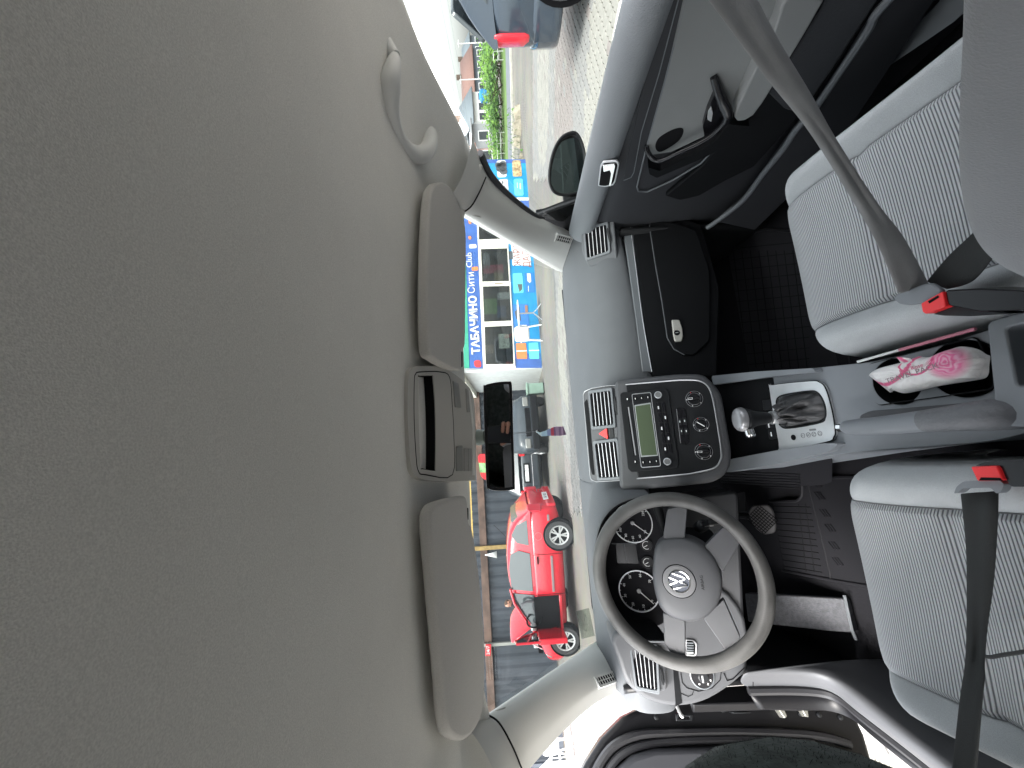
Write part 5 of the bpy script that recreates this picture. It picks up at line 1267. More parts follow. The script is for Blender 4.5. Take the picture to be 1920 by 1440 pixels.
# ground sheet with a fine paved look
def ground_mat():
    m = bpy.data.materials.new('paved_ground'); m.use_nodes = True; nt = m.node_tree; b = nt.nodes['Principled BSDF']; b.inputs['Roughness'].default_value = .9
    tc = nt.nodes.new('ShaderNodeTexCoord')
    br = nt.nodes.new('ShaderNodeTexBrick'); br.inputs['Scale'].default_value = 4.6; br.inputs['Mortar Size'].default_value = .02; br.offset = .5
    br.inputs['Color1'].default_value = (.25, .235, .215, 1); br.inputs['Color2'].default_value = (.20, .19, .175, 1); br.inputs['Mortar'].default_value = (.13, .12, .105, 1)
    n1 = nt.nodes.new('ShaderNodeTexNoise'); n1.inputs['Scale'].default_value = .35; n1.inputs['Detail'].default_value = 6
    n2 = nt.nodes.new('ShaderNodeTexNoise'); n2.inputs['Scale'].default_value = 3; n2.inputs['Detail'].default_value = 6
    for n in (br, n1, n2): nt.links.new(tc.outputs['Object'], n.inputs['Vector'])
    mx = nt.nodes.new('ShaderNodeMix'); mx.data_type = 'RGBA'; mr = nt.nodes.new('ShaderNodeMapRange'); mr.inputs[1].default_value = .45; mr.inputs[2].default_value = .65
    nt.links.new(n1.outputs[0], mr.inputs[0]); nt.links.new(mr.outputs[0], mx.inputs[0]); nt.links.new(br.outputs[0], mx.inputs[6]); mx.inputs[7].default_value = (.27, .25, .21, 1)
    m2 = nt.nodes.new('ShaderNodeMix'); m2.data_type = 'RGBA'; m2.blend_type = 'MULTIPLY'; m2.inputs[0].default_value = .35
    nt.links.new(mx.outputs[2], m2.inputs[6]); nt.links.new(n2.outputs[1], m2.inputs[7]); nt.links.new(m2.outputs[2], b.inputs['Base Color'])
    bu = nt.nodes.new('ShaderNodeBump'); bu.inputs['Strength'].default_value = .5; bu.inputs['Distance'].default_value = .01
    nt.links.new(br.outputs[1], bu.inputs['Height']); bu.invert = True; nt.links.new(bu.outputs[0], b.inputs['Normal'])
    return m
M_ground = ground_mat()
gr = obj('ground', MB().grid([[V((x, y, GZ)) for x in (-1500, -60, -20, 0, 20, 60, 1500)] for y in (-1500, -40, 0, 20, 60, 1500)]), M_ground, None, kind='structure', smooth=False, label='pale paved yard around the car', origin=(0, 0, GZ))

# interlocking zigzag pavers: the nearest ones are pieces of their own
def paver_outline(w=.225, h=.1125, a=.016):
    p = []
    n = 4
    for i in range(n): p.append((-w/2+w*i/n, -h/2+(a if i % 2 else -a)*.5))
    for i in range(2): p.append((w/2+(a*.5 if i % 2 else 0), -h/2+h*i/2-(a*.5 if i == 0 else 0)))
    for i in range(n): p.append((w/2-w*i/n, h/2+(a if i % 2 else -a)*.5))
    for i in range(2): p.append((-w/2+(a*.5 if i % 2 else 0), h/2-h*i/2-(a*.5 if i == 0 else 0)))
    return [(x*.965, y*.93) for x, y in p]
PM = [mat('paver_grey', (.24, .235, .225), .9, grain=.4, gscale=60, var=.1), mat('paver_rose', (.245, .218, .204), .9, grain=.4, gscale=60, var=.1), mat('paver_pale', (.29, .28, .25), .9, grain=.4, gscale=60, var=.1), mat('paver_dark', (.17, .165, .16), .9, grain=.4, gscale=60, var=.1)]
ol = paver_outline(); F0 = Frame((0, 0, 0), (0, 0, 1))
pm_ = MB().prism(F0, ol, 0, .014).prism(F0, ol, .014, .018, taper=.05)
pmesh = []
for i, mm in enumerate(PM):
    me = bpy.data.meshes.new('paver'); me.from_pydata([tuple(v) for v in pm_.v], [], [f for k, f in enumerate(pm_.f) if k not in (1, len(ol)+2)]); me.materials.append(mm); pmesh.append(me)
cells = []
pang = rad(18); ca, sa = math.cos(pang), math.sin(pang)
for i in range(-60, 90):
    for j in range(-90, 130):
        u = i*.225+(.1125 if j % 2 else 0); v = j*.1125
        p = V((u*ca-v*sa, u*sa+v*ca, GZ+.001))
        s = vis(p)
        if s is None: continue
        x, y, k = s
        right = 1000 < x < 1175 and -30 < y < 335
        front = 1010 < x < 1120 and 480 < y < 960 and k < 9
        left = 1040 < x < 1240 and 1300 < y < 1480 or (1590 < x < 1720 and 1320 < y < 1480)
        if right or front or left:
            band = math.sin(p.x*1.1+p.y*.35)+.5*math.sin(p.y*1.7)
            mi = 1 if band > .75 else (2 if band < -.55 else 0)
            if random.random() < .12: mi = random.randrange(3)
            if front and k < 9 and math.sin(p.y*3+p.x) > .2: mi = 3
            cells.append((k if right else k+100, p, mi))
cells.sort(key=lambda c: c[0])
for k, p, mi in cells[:300]:
    o = bpy.data.objects.new('paver', pmesh[mi]); COL.objects.link(o); o.parent = gr
    o.location = p-V((0, 0, GZ)); o.rotation_euler = (random.uniform(-.012, .012), random.uniform(-.012, .012), pang+random.uniform(-.02, .02)); o.location.z += random.uniform(-.002, .002)
vs_, fs_, ms_ = [], [], []
for k, p, mi in cells[300:9000]:
    k0 = len(vs_); dz = random.uniform(-.002, .002)
    n = len(ol)
    for h, tp in ((0, 1), (.018, .965)):
        for x, y in ol: vs_.append((p.x+(x*ca-y*sa)*tp, p.y+(x*sa+y*ca)*tp, h+dz+.001))
    fs_.append(list(range(k0+n, k0+2*n))); ms_.append(mi)
    for i in range(n):
        fs_.append([k0+i, k0+(i+1) % n, k0+n+(i+1) % n, k0+n+i]); ms_.append(mi)
me = bpy.data.meshes.new('paver_field'); me.from_pydata(vs_, [], fs_)
for mm in PM: me.materials.append(mm)
me.polygons.foreach_set('material_index', ms_)
o = bpy.data.objects.new('paver_field', me); COL.objects.link(o); o.parent = gr; o['kind'] = 'stuff'

# ---------------------------------------------------------------- kiosk
KL = gp(1017, 690); KR = gp(985, 299)
ex = (KR-KL); KW = ex.length; ex.normalize()
FK_ = Frame(KL, V((ex.y, -ex.x, 0)), ex)
kio = thing('kiosk', 'blue shop kiosk with white framed windows and printed posters on its front', 'kiosk', KL)
KH = 2.9
mb = MB().prism(FK_, [(0, 0), (KW, 0), (KW, KH), (0, KH)], -3.0, -.06)
obj('wall_body', mb, mat('kiosk_wall', (.55, .57, .57), .6, var=.06, vscale=2), kio)
M_blue = mat('poster_blue', (.05, .13, .40), .45, var=.15, vscale=1.5)
M_sky = mat('poster_cyan', (.015, .28, .58), .45, var=.1, vscale=1.5)
M_aqua = mat('poster_aqua', (.13, .62, .68), .45)
M_fr = mat('frame_cream', (.74, .72, .63), .5, var=.05)
M_orange = mat('poster_orange', (.85, .24, .08), .45)
M_green = mat('banner_green', (.05, .36, .24), .6, var=.08)
mat_pane = glass_mat('shop_glass', (.62, .66, .66), .10)
def kp(name, pts, h0, h1, m, **k): return panel(name, FK_, pts, h0, h1, m, kio, bevel=k.pop('bevel', 0), **k)
kp('side_banner', [(905, 690), (893, 395), (870, 395), (878, 690)], -.06, .0, M_blue)
kp('lower_banner', [(1016, 690), (1003, 455), (1000, 395), (946, 395), (953, 455), (966, 690)], -.06, .0, M_sky)
kp('lower_banner', [(1016, 690), (1013, 662), (964, 664), (966, 690)], -.05, .004, M_blue)
kp('banner_strip', [(880, 690), (873, 480), (868, 395), (863, 395), (870, 690)], -.05, .012, M_green)
kp('lower_banner', [(1000, 395), (996, 372), (944, 372), (946, 395)], -.06, .002, M_blue)
kp('corner_post', [(998, 376), (997, 371), (876, 371), (877, 376)], -.06, .02, M_fr)
kp('end_banner', [(996, 371), (985, 299), (880, 299), (886, 371)], -.06, .0, M_sky)
kp('end_banner', [(986, 306), (985, 299), (880, 299), (881, 306)], -.05, .003, M_blue)
kp('end_banner', [(912, 371), (905, 299), (880, 299), (884, 371)], -.05, .003, M_blue)
# four picture panels at the right end
for pts, m in (([(950, 332), (948, 300.5), (931, 301.5), (933, 333)], M_white), ([(979, 331), (976, 300.5), (960, 301), (961.5, 331.5)], mat('picture_tan', (.50, .36, .20), .6, var=.5, vscale=9)), ([(954, 367), (952, 336), (935, 337), (937, 368)], M_white), ([(982, 367), (980, 335), (963, 336), (965, 367)], M_aqua)):
    kp('picture_panel', pts, .0, .012, m, r=.08)
for c_, r_ in (((938, 316), .16), ((943, 308), .13), ((944, 322), .14), ((934, 310), .12), ((940, 314), .2)):
    u, v = FK_.uv(*c_); obj('printed_shape', MB().prism(FK_, circ(r_, 10, u, v), .012, .016), mat('print_dark', (.10, .11, .12), .6), kio)
for pts in ([(944, 345), (944, 340), (941, 340), (941, 345)], [(947, 356), (946.5, 349), (940, 349), (940.5, 356)], [(950, 364), (949.5, 358), (944, 358), (944.5, 364)], [(971, 353), (970.5, 343), (969, 343), (969.5, 353)], [(977, 355), (976.5, 344), (974, 344), (974.5, 355)]):
    kp('printed_shape', pts, .012, .016, MATS['print_dark'] if pts[0][0] < 960 else mat('print_cream', (.6, .55, .35), .6))
# lower picture panels
for pts, m in (([(993, 618), (989, 570), (962, 571), (964, 619)], mat('picture_blue', (.05, .22, .62), .5)), ([(982, 549), (979, 512), (961, 513), (963, 550)], M_aqua), ([(1003, 548), (1000, 512), (983, 512), (986, 549)], mat('picture_blue2', (.03, .20, .60), .5)), ([(988, 664), (986, 643), (967, 644), (969, 673), (988.5, 673)], M_orange), ([(1011, 673), (1009, 642), (991, 643), (993, 673)], M_aqua)):
    kp('picture_panel', pts, .004, .014, m, r=.04)
kp('picture_line', [(988, 659), (988, 657), (968, 657.5), (968, 659.5)], .014, .018, M_white)
kp('picture_line', [(1011, 658), (1011, 656), (992, 656.5), (992, 658.5)], .014, .018, M_white)
kp('printed_shape', [(974, 548), (979, 543), (979, 533), (970, 533)], .014, .018, MATS['print_dark'])
kp('printed_shape', [(993, 531), (996, 528), (994.5, 513), (988, 513), (989, 527)], .014, .018, M_white)
kp('printed_shape', [(991.5, 547), (991.2, 536), (990.2, 536), (990.5, 547)], .014, .018, M_white)
kp('printed_shape', [(977, 602), (974, 575), (965, 585), (968, 598)], .014, .018, MATS['print_dark'])
kp('printed_shape', [(990, 589), (989, 573), (984, 573), (985, 589)], .014, .018, mat('print_brown', (.35, .18, .12), .6))
# brown lettering poster
kp('picture_panel', [(996, 498), (992, 460), (958, 455), (961, 498)], .004, .014, M_white, r=.03)
M_ink = mat('print_red', (.32, .10, .08), .6)
u0, v0 = FK_.uv(970, 478); u1, v1 = FK_.uv(987, 480)
text('poster_lettering', 'ЖАРА', FK_, u0, v0, .34, M_ink, kio, h=.016, ext=.001, sx=.85)
text('poster_lettering', 'ДАДИ', FK_, u1, v1, .34, M_ink, kio, h=.016, ext=.001, sx=.85)
# big sign lettering
M_let = mat('sign_letter', (.72, .72, .70), .6)
u0, v0 = FK_.uv(899, 664); u1, v1 = FK_.uv(887.5, 545)
ang_ = math.atan2(v1-v0, u1-u0)
text('sign_lettering', 'ТАБАЧИНО', FK_, u0, FK_.uv(899.5, 664)[1]+.10, .36, M_let, kio, h=.008, ext=.02, align='LEFT', sx=1.02, bold=.012, ang=ang_*.3)
kp('sign_emblem', [(903, 689), (901, 675), (888, 676), (890, 689)], 0, .012, mat('emblem_red', (.7, .05, .06), .5), r=.1)
for pts, m in (([(897, 507), (896, 500), (884, 501), (885, 508)], M_orange), ([(894, 465), (893, 458), (879, 459), (880, 466)], M_let), ([(884, 420), (883, 413), (878, 413), (879, 420)], M_orange), ([(884, 449), (883, 443), (878, 443), (879, 449)], M_orange)):
    kp('sign_picture', pts, 0, .014, m, r=.05)
u0, v0 = FK_.uv(884, 530); text('sign_script', 'Сити', FK_, u0, v0, .34, M_let, kio, h=.014, ext=.004)
u0, v0 = FK_.uv(880, 488); text('sign_script', 'Club', FK_, u0, v0, .3, M_let, kio, h=.016, ext=.004)
u0, v0 = FK_.uv(899, 309); text('sign_script', 'ств', FK_, u0, v0, .4, M_let, kio, h=.01, ext=.004, bold=.012)
# window band
kp('window_surround', [(967, 691), (953, 452), (951, 395), (893, 395), (896, 455), (906, 691)], -.05, .014, mat('frame_white', (.78, .78, .76), .45), bevel=.004)
for outp, pane in (([(965.5, 686), (962, 608), (906, 611), (908.5, 687)], [(963, 683), (960, 611), (909, 613.5), (911, 683.5)]), ([(961.5, 604.5), (957.5, 534), (902.5, 535), (905.5, 607)], [(959, 602), (955.5, 536.5), (905.5, 538), (908, 604)]), ([(957, 530.5), (953, 462), (899.5, 464), (902, 531.5)], [(954.5, 528), (951, 466.5), (902, 468), (904.5, 529)]), ([(950.5, 450.5), (948, 398), (895, 398), (896.5, 452.5)], [(949, 448.5), (946.5, 400), (897, 400), (898.5, 450.5)])):
    w_ = obj('window_frame', MB().ringprism(FK_, px_poly(FK_, outp), px_poly(FK_, pane), .0, .05), M_fr, kio, bevel=.006)
    obj('window_pane', MB().prism(FK_, px_poly(FK_, pane), .030, .036), mat_pane, w_)
    obj('window_recess', MB().prism(FK_, px_poly(FK_, pane), .010, .0165), mat('shop_inside', (.05, .055, .06), .8, var=.5, vscale=2.5), w_)
# goods behind the panes
for c_, s_, m in (((945, 640), (.5, .35), M_fr), ((918, 575), (.55, .5), mat('goods_green', (.16, .30, .12), .7)), ((940, 585), (.4, .3), mat('goods_blue', (.08, .12, .22), .7)), ((925, 505), (.3, .7), mat('goods_pink', (.45, .09, .14), .7)), ((935, 520), (.5, .3), mat('goods_tan', (.35, .28, .2), .7)), ((912, 490), (.6, .25), mat('goods_grey', (.25, .26, .28), .7)), ((945, 480), (.3, .6), MATS['print_dark']), ((917, 655), (.3, .3), mat('goods_tan2', (.30, .22, .18), .7)), ((945, 555), (.25, .45), mat('goods_white', (.5, .5, .5), .6))):
    u, v = FK_.uv(*c_); obj('shelf_goods', MB().prism(FK_, rect(s_[0], s_[1], .03, u, v), .016, .024), m, kio)
# white end wall of the kiosk and its roof edge
KS = gp(1002, 748)
ex2 = KS-KL; L2 = ex2.length; ex2.normalize()
FKS = Frame(KS, V((-ex2.y, ex2.x, 0)) if V((-ex2.y, ex2.x, 0)).dot(CAM-KS) > 0 else V((ex2.y, -ex2.x, 0)), -ex2)
obj('end_wall', MB().prism(FKS, [(0, 0), (L2, 0), (L2, KH), (0, KH)], -.08, .0), mat('kiosk_end', (.62, .64, .63), .6, var=.06), kio)
obj('roof_edge', MB().prism(FKS, [(-.1, 2.25), (L2+.1, 2.6), (L2+.1, 2.8), (-.1, 2.45)], .0, .22), M_fr, kio, bevel=.01)
obj('wall_joint', MB().prism(FKS, [(L2*.35, .1), (L2*.35+.02, .1), (L2*.35+.02, 2.4), (L2*.35, 2.4)], 0, .012), mat('joint_grey', (.35, .36, .36), .6), kio)

# ---------------------------------------------------------------- garden furniture
def plastic_chair(label, loc, rz):
    t = thing('plastic_chair', label, 'chair', (0, 0, 0), 'white plastic chairs', local=True)
    mw = mat('white_plastic', (.80, .80, .79), .35)
    f = Frame((0, 0, .44), (0, 0, 1))
    obj('seat', MB().prism(f, rect(.46, .46, .08), -.02, .01), mw, t, bevel=.008)
    bk_ = [[V((x, .20+.05*(z-.44)+.05*(1-(x/.24)**2), z)) for x in [-.24+.48*i/8 for i in range(9)]] for z in (.40, .48, .56, .64, .72, .80, .86)]
    bk_[-1] = [V((p.x*.8, p.y, p.z)) for p in bk_[-1]]
    obj('backrest', MB().grid(bk_), mw, t, solid=.02)
    for sx in (-1, 1):
        for sy in (-1, 1): obj('leg', MB().tube([V((sx*.20, sy*.19, .44)), V((sx*.25, sy*.25, 0))], [.024, .017], 8), mw, t)
        obj('armrest', MB().tube(smooth_path([V((sx*.24, .24, .66)), V((sx*.27, 0, .66)), V((sx*.26, -.2, .64)), V((sx*.25, -.22, .44))], 4), .02, 8), mw, t)
    t.location = loc; t.rotation_euler = (0, 0, rz); return t
c1 = plastic_chair('white plastic armchair in front of the blue kiosk posters', gp(1014, 627)+V((0, -.2, 0)), rad(160))
def place_chair(label, p, rz):
    c = copy_tree(c1); c['label'] = label; c.location = p; c.rotation_euler = (0, 0, rz); return c
place_chair('white plastic armchair in the yard beyond the open driver door', gp(1074, 1384), rad(75))
place_chair('white plastic armchair at the lower edge of the view beside the railing', gp(1082, 1432), rad(70))
tb = thing('pedestal_table', 'white round table on a splayed metal foot beside the kiosk chair', 'table', gp(1013, 592)+V((0, -.3, 0)))
c_ = ORG[tb.name]
obj('table_top', MB().lathe(Frame(c_+V((0, 0, .70)), (0, 0, 1)), [(0, 0), (.42, 0), (.43, .012), (.42, .025), (0, .025)], 28), MATS['white_plastic'], tb)
obj('pedestal', MB().tube([c_+V((0, 0, .22)), c_+V((0, 0, .70))], .025, 10), M_silver, tb)
for k in range(4):
    a = k*PI/2+.5; obj('foot', MB().tube(smooth_path([c_+V((0, 0, .25)), c_+V((.16*math.cos(a), .16*math.sin(a), .12)), c_+V((.34*math.cos(a), .34*math.sin(a), .015))], 4), .015, 8), M_silver, tb)
# waste bin and utility post
bn_ = gp(1021, 726); wb = thing('waste_bin', 'grey-green metal bin with a flat lid beside the kiosk', 'bin', bn_)
M_bin = mat('bin_green', (.22, .32, .26), .55, var=.12, vscale=5)
obj('bin_body', MB().box(bn_+V((0, .25, .28)), (.34, .4, .50)), M_bin, wb, bevel=.01)
obj('bin_lid', MB().box(bn_+V((0, .25, .555)), (.40, .46, .05)), M_bin, wb, bevel=.01)
for sx in (-1, 1): obj('bin_foot', MB().box(bn_+V((sx*.14, .25, .02)), (.04, .36, .04)), M_low, wb)

# ---------------------------------------------------------------- dark fence and shed behind the cars
fn = thing('sheet_fence', 'dark blue-grey metal sheet fence with a rusty rail behind the red car', 'fence', (-4, 14.6, GZ))
M_sheet = mat('fence_sheet', (.032, .040, .052), .55, var=.18, vscale=1.2)
M_sheet2 = mat('fence_sheet_pale', (.042, .050, .064), .55, var=.18, vscale=1.2)
sheet = None
for i in range(34):
    x = 4.2-.75*i
    rows = []
    for j in range(9):
        u = x-.75*j/8; dy = .018*(1 if j % 4 in (1, 2) else -1)
        rows.append([V((u, 14.6+dy, GZ+.05)), V((u, 14.6+dy, 2.75))])
    obj('sheet', MB().grid(rows), M_sheet if (i*7) % 3 else M_sheet2, fn, smooth=False)
obj('rail', MB().box((-7, 14.52, 2.38), (21, .06, .26)), mat('rust_brown', (.11, .07, .055), .8, var=.35, vscale=3), fn, bevel=.01)
for px_, m_, w_ in ((1026, mat('post_yellow', (.30, .20, .07), .6, var=.2), .14), (1208, mat('post_grey', (.28, .28, .26), .6), .10), (1440, M_sheet2, .1)):
    p = atY(930, px_, 14.45); obj('post', MB().box((p.x, 14.46, 1.3), (w_, .1, 2.9)), m_, fn, bevel=.008)
p = atY(935, 1040, 14.4); obj('torn_strip', MB().add([V((p.x-.12, 14.42, 1.9)), V((p.x+.12, 14.42, 1.9)), V((p.x+.02, 14.42, 2.35))], [(0, 1, 2)]), M_white, fn, solid=.01)
shd = thing('yellow_building', 'yellow wall of a building rising above the sheet fence', 'building', (-2, 18, GZ))
obj('wall', MB().box((-2.2, 19, 2.2), (9, 2, 4.6)), mat('wall_yellow', (.62, .42, .13), .8, var=.12, vscale=2), shd)
for i in range(12): obj('wall_stud', MB().box((-6+.75*i, 17.98, 3.05), (.07, .05, .07)), M_low, shd)
# shop signs on the fence rail
ls = thing('lozenge_sign', 'red rounded sign with a green and white middle on the fence rail', 'sign', atY(904, 876, 14.3))
FLS = Frame((0, 14.3, 2), (0, -1, 0))
panel('sign_board', FLS, [(896, 856), (900, 851), (915, 851), (921, 858), (923, 894), (917, 900), (908, 899), (902, 893)], 0, .06, mat('sign_red', (.62, .02, .03), .4), ls, r=.1, bevel=.01)
panel('sign_band', FLS, [(898, 868), (921, 868), (922, 886), (900, 886)], .06, .07, mat('sign_mid', (.25, .5, .2), .5, var=.5, vscale=6), ls, bevel=0)
bs = thing('opening_sign', 'small red opening hours board on the rail above the open bonnet', 'sign', atY(914, 1217, 14.35))
FBS = Frame((0, 14.35, 2), (0, -1, 0))
panel('sign_board', FBS, [(911, 1207), (921, 1207), (920, 1229), (910, 1229)], 0, .05, MATS['sign_red'], bs, bevel=.01)
u, v = FBS.uv(915.5, 1218); text('sign_lettering', '24/7', FBS, u, v, .16, M_white, bs, h=.05, ext=.004)

# ---------------------------------------------------------------- cars
def lathe_wheel(root, c, R, W, side, rim_m, spokes=5, tyre=None):
    """wheel with its axle along local X; side = -1 faces -X"""
    f = Frame(c, (side, 0, 0), (0, 1, 0))
    w = obj('wheel', MB().lathe(f, [(R*.62, -W/2), (R*.95, -W/2), (R, -W/2+.03), (R, W/2-.03), (R*.95, W/2), (R*.70, W/2), (R*.66, W/2-.03)], 32, cap=False), tyre or mat('tyre', (.035, .035, .037), .8), root)
    obj('rim', MB().lathe(f, [(R*.67, W/2-.02), (R*.67, W/2+.004), (R*.61, W/2-.005), (R*.58, W/2-.06), (0, W/2-.07)], 32), mat('rim_dark', (.10, .10, .105), .5), w)
    for k in range(spokes):
        for e in (-.2, .2):
            a = 2*PI*k/spokes+.3
            a1 = a+e*.9; a0 = a+e*.6
            P = [(R*.14*math.cos(a0-.25), R*.14*math.sin(a0-.25)), (R*.63*math.cos(a1-.11), R*.63*math.sin(a1-.11)), (R*.63*math.cos(a1+.11), R*.63*math.sin(a1+.11)), (R*.14*math.cos(a0+.25), R*.14*math.sin(a0+.25))]
            obj('spoke', MB().prism(f, P, W/2-.045, W/2-.012), rim_m, w)
    obj('rim_lip', MB().lathe(f, [(R*.58, W/2-.03), (R*.60, W/2), (R*.68, W/2+.004), (R*.69, W/2-.01)], 32, cap=False), rim_m, w)
    obj('hub_cap', MB().lathe(f, [(R*.17, W/2-.04), (R*.16, W/2-.006), (0, W/2-.002)], 16), rim_m, w)
    return w
def car_body(root, L, W, prof_low, prof_hi, m, roof_k=.74):
    """prof_low: (y, z_bottom, z_belt, width factor); prof_hi: (y, z_roof) greenhouse line; y = 0 at the tail"""
    rows = []
    for y, zb, zt, k in prof_low:
        w = W/2*k
        half = [(0, zb), (w*.80, zb), (w*.95, zb+.06), (w*1.0, zb+(zt-zb)*.35), (w*1.0, zb+(zt-zb)*.6), (w*.975, zt-.05), (w*.93, zt), (w*.6, zt+.012), (0, zt+.015)]
        rows.append([V((x, y, z)) for x, z in half] + [V((-x, y, z)) for x, z in half[-2:0:-1]])
    b = obj('body', MB().grid(rows, True, True), m, root, sub=1)
    belt = lambda y: next((a[2]+(c[2]-a[2])*(y-a[0])/(c[0]-a[0]) for a, c in zip(prof_low, prof_low[1:]) if a[0] <= y <= c[0]), prof_low[-1][2])
    rows = []
    for y, z in prof_hi:
        zb = belt(y); w = W/2*.915; t = min(1, max(.02, (z-zb)/.5)); wr = W/2*(.915-(.915-roof_k)*t)
        half = [(w, zb-.02), (w*.985*(1-t)+ (W/2*(.915-(.915-roof_k)*t*.4))*t, zb+(z-zb)*.4), (wr+.02*t, zb+(z-zb)*.85), (wr*.93, z-.01*t), (wr*.55, z+.012*t), (0, z+.018*t)]
        rows.append([V((x, y, zz)) for x, zz in half] + [V((-x, y, zz)) for x, zz in half[-2::-1]])
    g = obj('roof', MB().grid(rows), m, root, sub=1)
    return b, g, belt
def side_pt(W, belt, y, z, sx, roof_k=.74, zr=None):
    """a point on the side glass of the greenhouse"""
    zb = belt(y); t = (z-zb)/.5
    return V((sx*(W/2*(.915-(.915-roof_k)*t)+.012), y, z))

# red hatchback -----------------------------------------------------
ra_, fa_ = gp(1075, 1001), gp(1087, 1199)
fd = (fa_-ra_); wb_ = fd.length; fd.normalize(); th = math.atan2(-fd.x, fd.y)
red = thing('red_hatchback', 'red hatchback with raised bonnet and open front door by the dark fence', 'car', (0, 0, 0), local=True)
M_redp = mat('red_paint', (.62, .012, .03), .22, coat=.6, var=.04)
Lr, Wr = wb_+1.28, 1.70
ry = .62                                                   # rear axle from the tail
low_ = [(.0, .36, .86, .80), (.05, .30, .90, .90), (.35, .22, .93, .98), (1.0, .20, .92, 1), (2.2, .20, .90, 1), (ry+wb_-.1, .20, .90, .99), (Lr-.5, .22, .84, .95), (Lr-.15, .26, .72, .84), (Lr, .36, .60, .68)]
hi_ = [(.10, .94), (.34, 1.22), (.62, 1.38), (1.1, 1.46), (1.7, 1.48), (2.15, 1.43), (2.55, 1.26), (2.95, 1.02), (3.1, .92)]
sc_y = (ry+wb_-.15)/3.1; hi_ = [(y*sc_y if y > .2 else y, z) for y, z in hi_]
b_, g_, belt_ = car_body(red, Lr, Wr, low_, hi_, M_redp)
for y in (ry, ry+wb_):
    for sx in (-1, 1):
        f = Frame((sx*(Wr/2-.005), y, .30), (sx, 0, 0), (0, 1, 0))
        obj('wheel_arch', MB().lathe(f, [(.345, -.12), (.350, .012), (.0, .010)], 28), M_vent, red)
        lathe_wheel(red, V((sx*(Wr/2-.08), y, .31)), .31, .21, sx, M_silver)
def glassp(name, pts, m=G_dark, solid=.008, sx=-1):
    P = [side_pt(Wr, belt_, y-.14, z, sx) for y, z in pts]
    return obj(name, MB().add(P, [list(range(len(P)))]), m, red, solid=solid, smooth=False)
M_wdark = mat('window_dark', (.05, .06, .065), .08, spec=.8)
M_wgrey = mat('window_grey', (.07, .08, .085), .16, spec=.8)
DY = -.14
for sx in (-1, 1):
    glassp('rear_side_window', [(1.15, .96), (1.98, .94), (1.98, 1.40), (1.5, 1.43), (1.2, 1.38), (1.10, 1.2)], M_wgrey, sx=sx)
    glassp('quarter_window', [(.42, .98), (.98, .97), (.94, 1.22), (.78, 1.34), (.55, 1.22)], M_wgrey, sx=sx)
glassp('front_side_window', [(2.08, .94), (2.85, .92), (2.5, 1.18), (2.2, 1.36), (2.08, 1.38)], M_wdark, sx=1)
# dark doorway on the near side with the seat and wheel showing
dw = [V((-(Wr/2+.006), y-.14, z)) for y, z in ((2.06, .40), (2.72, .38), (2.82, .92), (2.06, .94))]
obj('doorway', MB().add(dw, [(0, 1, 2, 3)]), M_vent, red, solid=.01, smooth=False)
glassp('doorway_top', [(2.06, .93), (2.86, .91), (2.5, 1.18), (2.2, 1.37), (2.06, 1.40)], M_wdark)
obj('car_seat', MB().grid([[V((-(Wr/2+.01), 2.02+.02*i, z)) for i in range(2)] for z in (.55, .8, 1.1)] + [[V((-(Wr/2+.012), 2.16-.08*i, 1.22)) for i in (1, 0)]]), mat('seat_grey2', (.10, .10, .11), .8), red, solid=.06)
swf = Frame((-(Wr/2+.03), 2.41, .95), (-.5, -.85, .2), (1, 0, 0))
obj('steering_rim', MB().tube([swf.w(.15*math.cos(a), .17*math.sin(a)) for a in [2*PI*i/24 for i in range(24)]], .018, 8, closed=True), M_low, red)
obj('doorway_sill', MB().box((-(Wr/2+.012), 2.28, .36), (.03, .74, .06)), M_redp, red, bevel=.01)
obj('windscreen_pillar', MB().tube([V((-(Wr/2*.80), 1.81, 1.43)), V((-(Wr/2*.84), 2.11, 1.36)), V((-(Wr/2*.90), 2.44, 1.16)), V((-(Wr/2*.95), 2.81, .90))], .028, 8), M_redp, red)
# side details
for y0, y1, z in ((1.06, 1.84, .50), (.16, .30, .52)):
    obj('rub_strip', MB().box((-(Wr/2+.006), (y0+y1)/2, z), (.02, y1-y0, .05)), mat('strip_grey', (.22, .16, .17), .6), red, bevel=.006)
obj('door_handle', MB().box((-(Wr/2+.012), 1.14, .80), (.03, .17, .035)), M_low, red, bevel=.01)
ff = Frame((-(Wr/2+.0), .62, .76), (-1, 0, 0), (0, 1, 0))
obj('fuel_flap', MB().ringprism(ff, circ(.085, 24), circ(.078, 24), 0, .006), MATS['strip_grey'], red)
for y in (1.02, 1.89):
    obj('door_gap', MB().tube([V((-(Wr/2+.001), y, z)) for z in (.26, .5, .7, .9)], .005, 5), M_vent, red)
for sx in (-1, 1):
    obj('tail_light', MB().prism(Frame((sx*.70, .05, .80), (sx*.75, -.8, 0), (.8, .75*sx, 0)), rect(.18, .30, .04), -.06, .04), mat('tail_red', (.45, .02, .04), .2, coat=.5), red, bevel=.015)
fr_ = Frame((0, -.012, .50), (0, -1, .05))
obj('licence_plate', MB().prism(fr_, rect(.52, .115, .01, -.12, .0), 0, .02), M_white, red)
text('plate_lettering', 'BC 4321', fr_, -.12, 0, .10, M_black, red, h=.022, ext=.001)
fw_ = Frame((0, .30, 1.13), (0, -.82, .55))
obj('rear_window', MB().prism(fw_, rnd([(-.58, -.22), (.58, -.22), (.48, .22), (-.48, .22)], .06), -.02, .035), M_wgrey, red, bevel=.008)
obj('rear_bumper', MB().box((0, .02, .42), (1.36, .08, .20)), M_redp, red, bevel=.035, bseg=3)
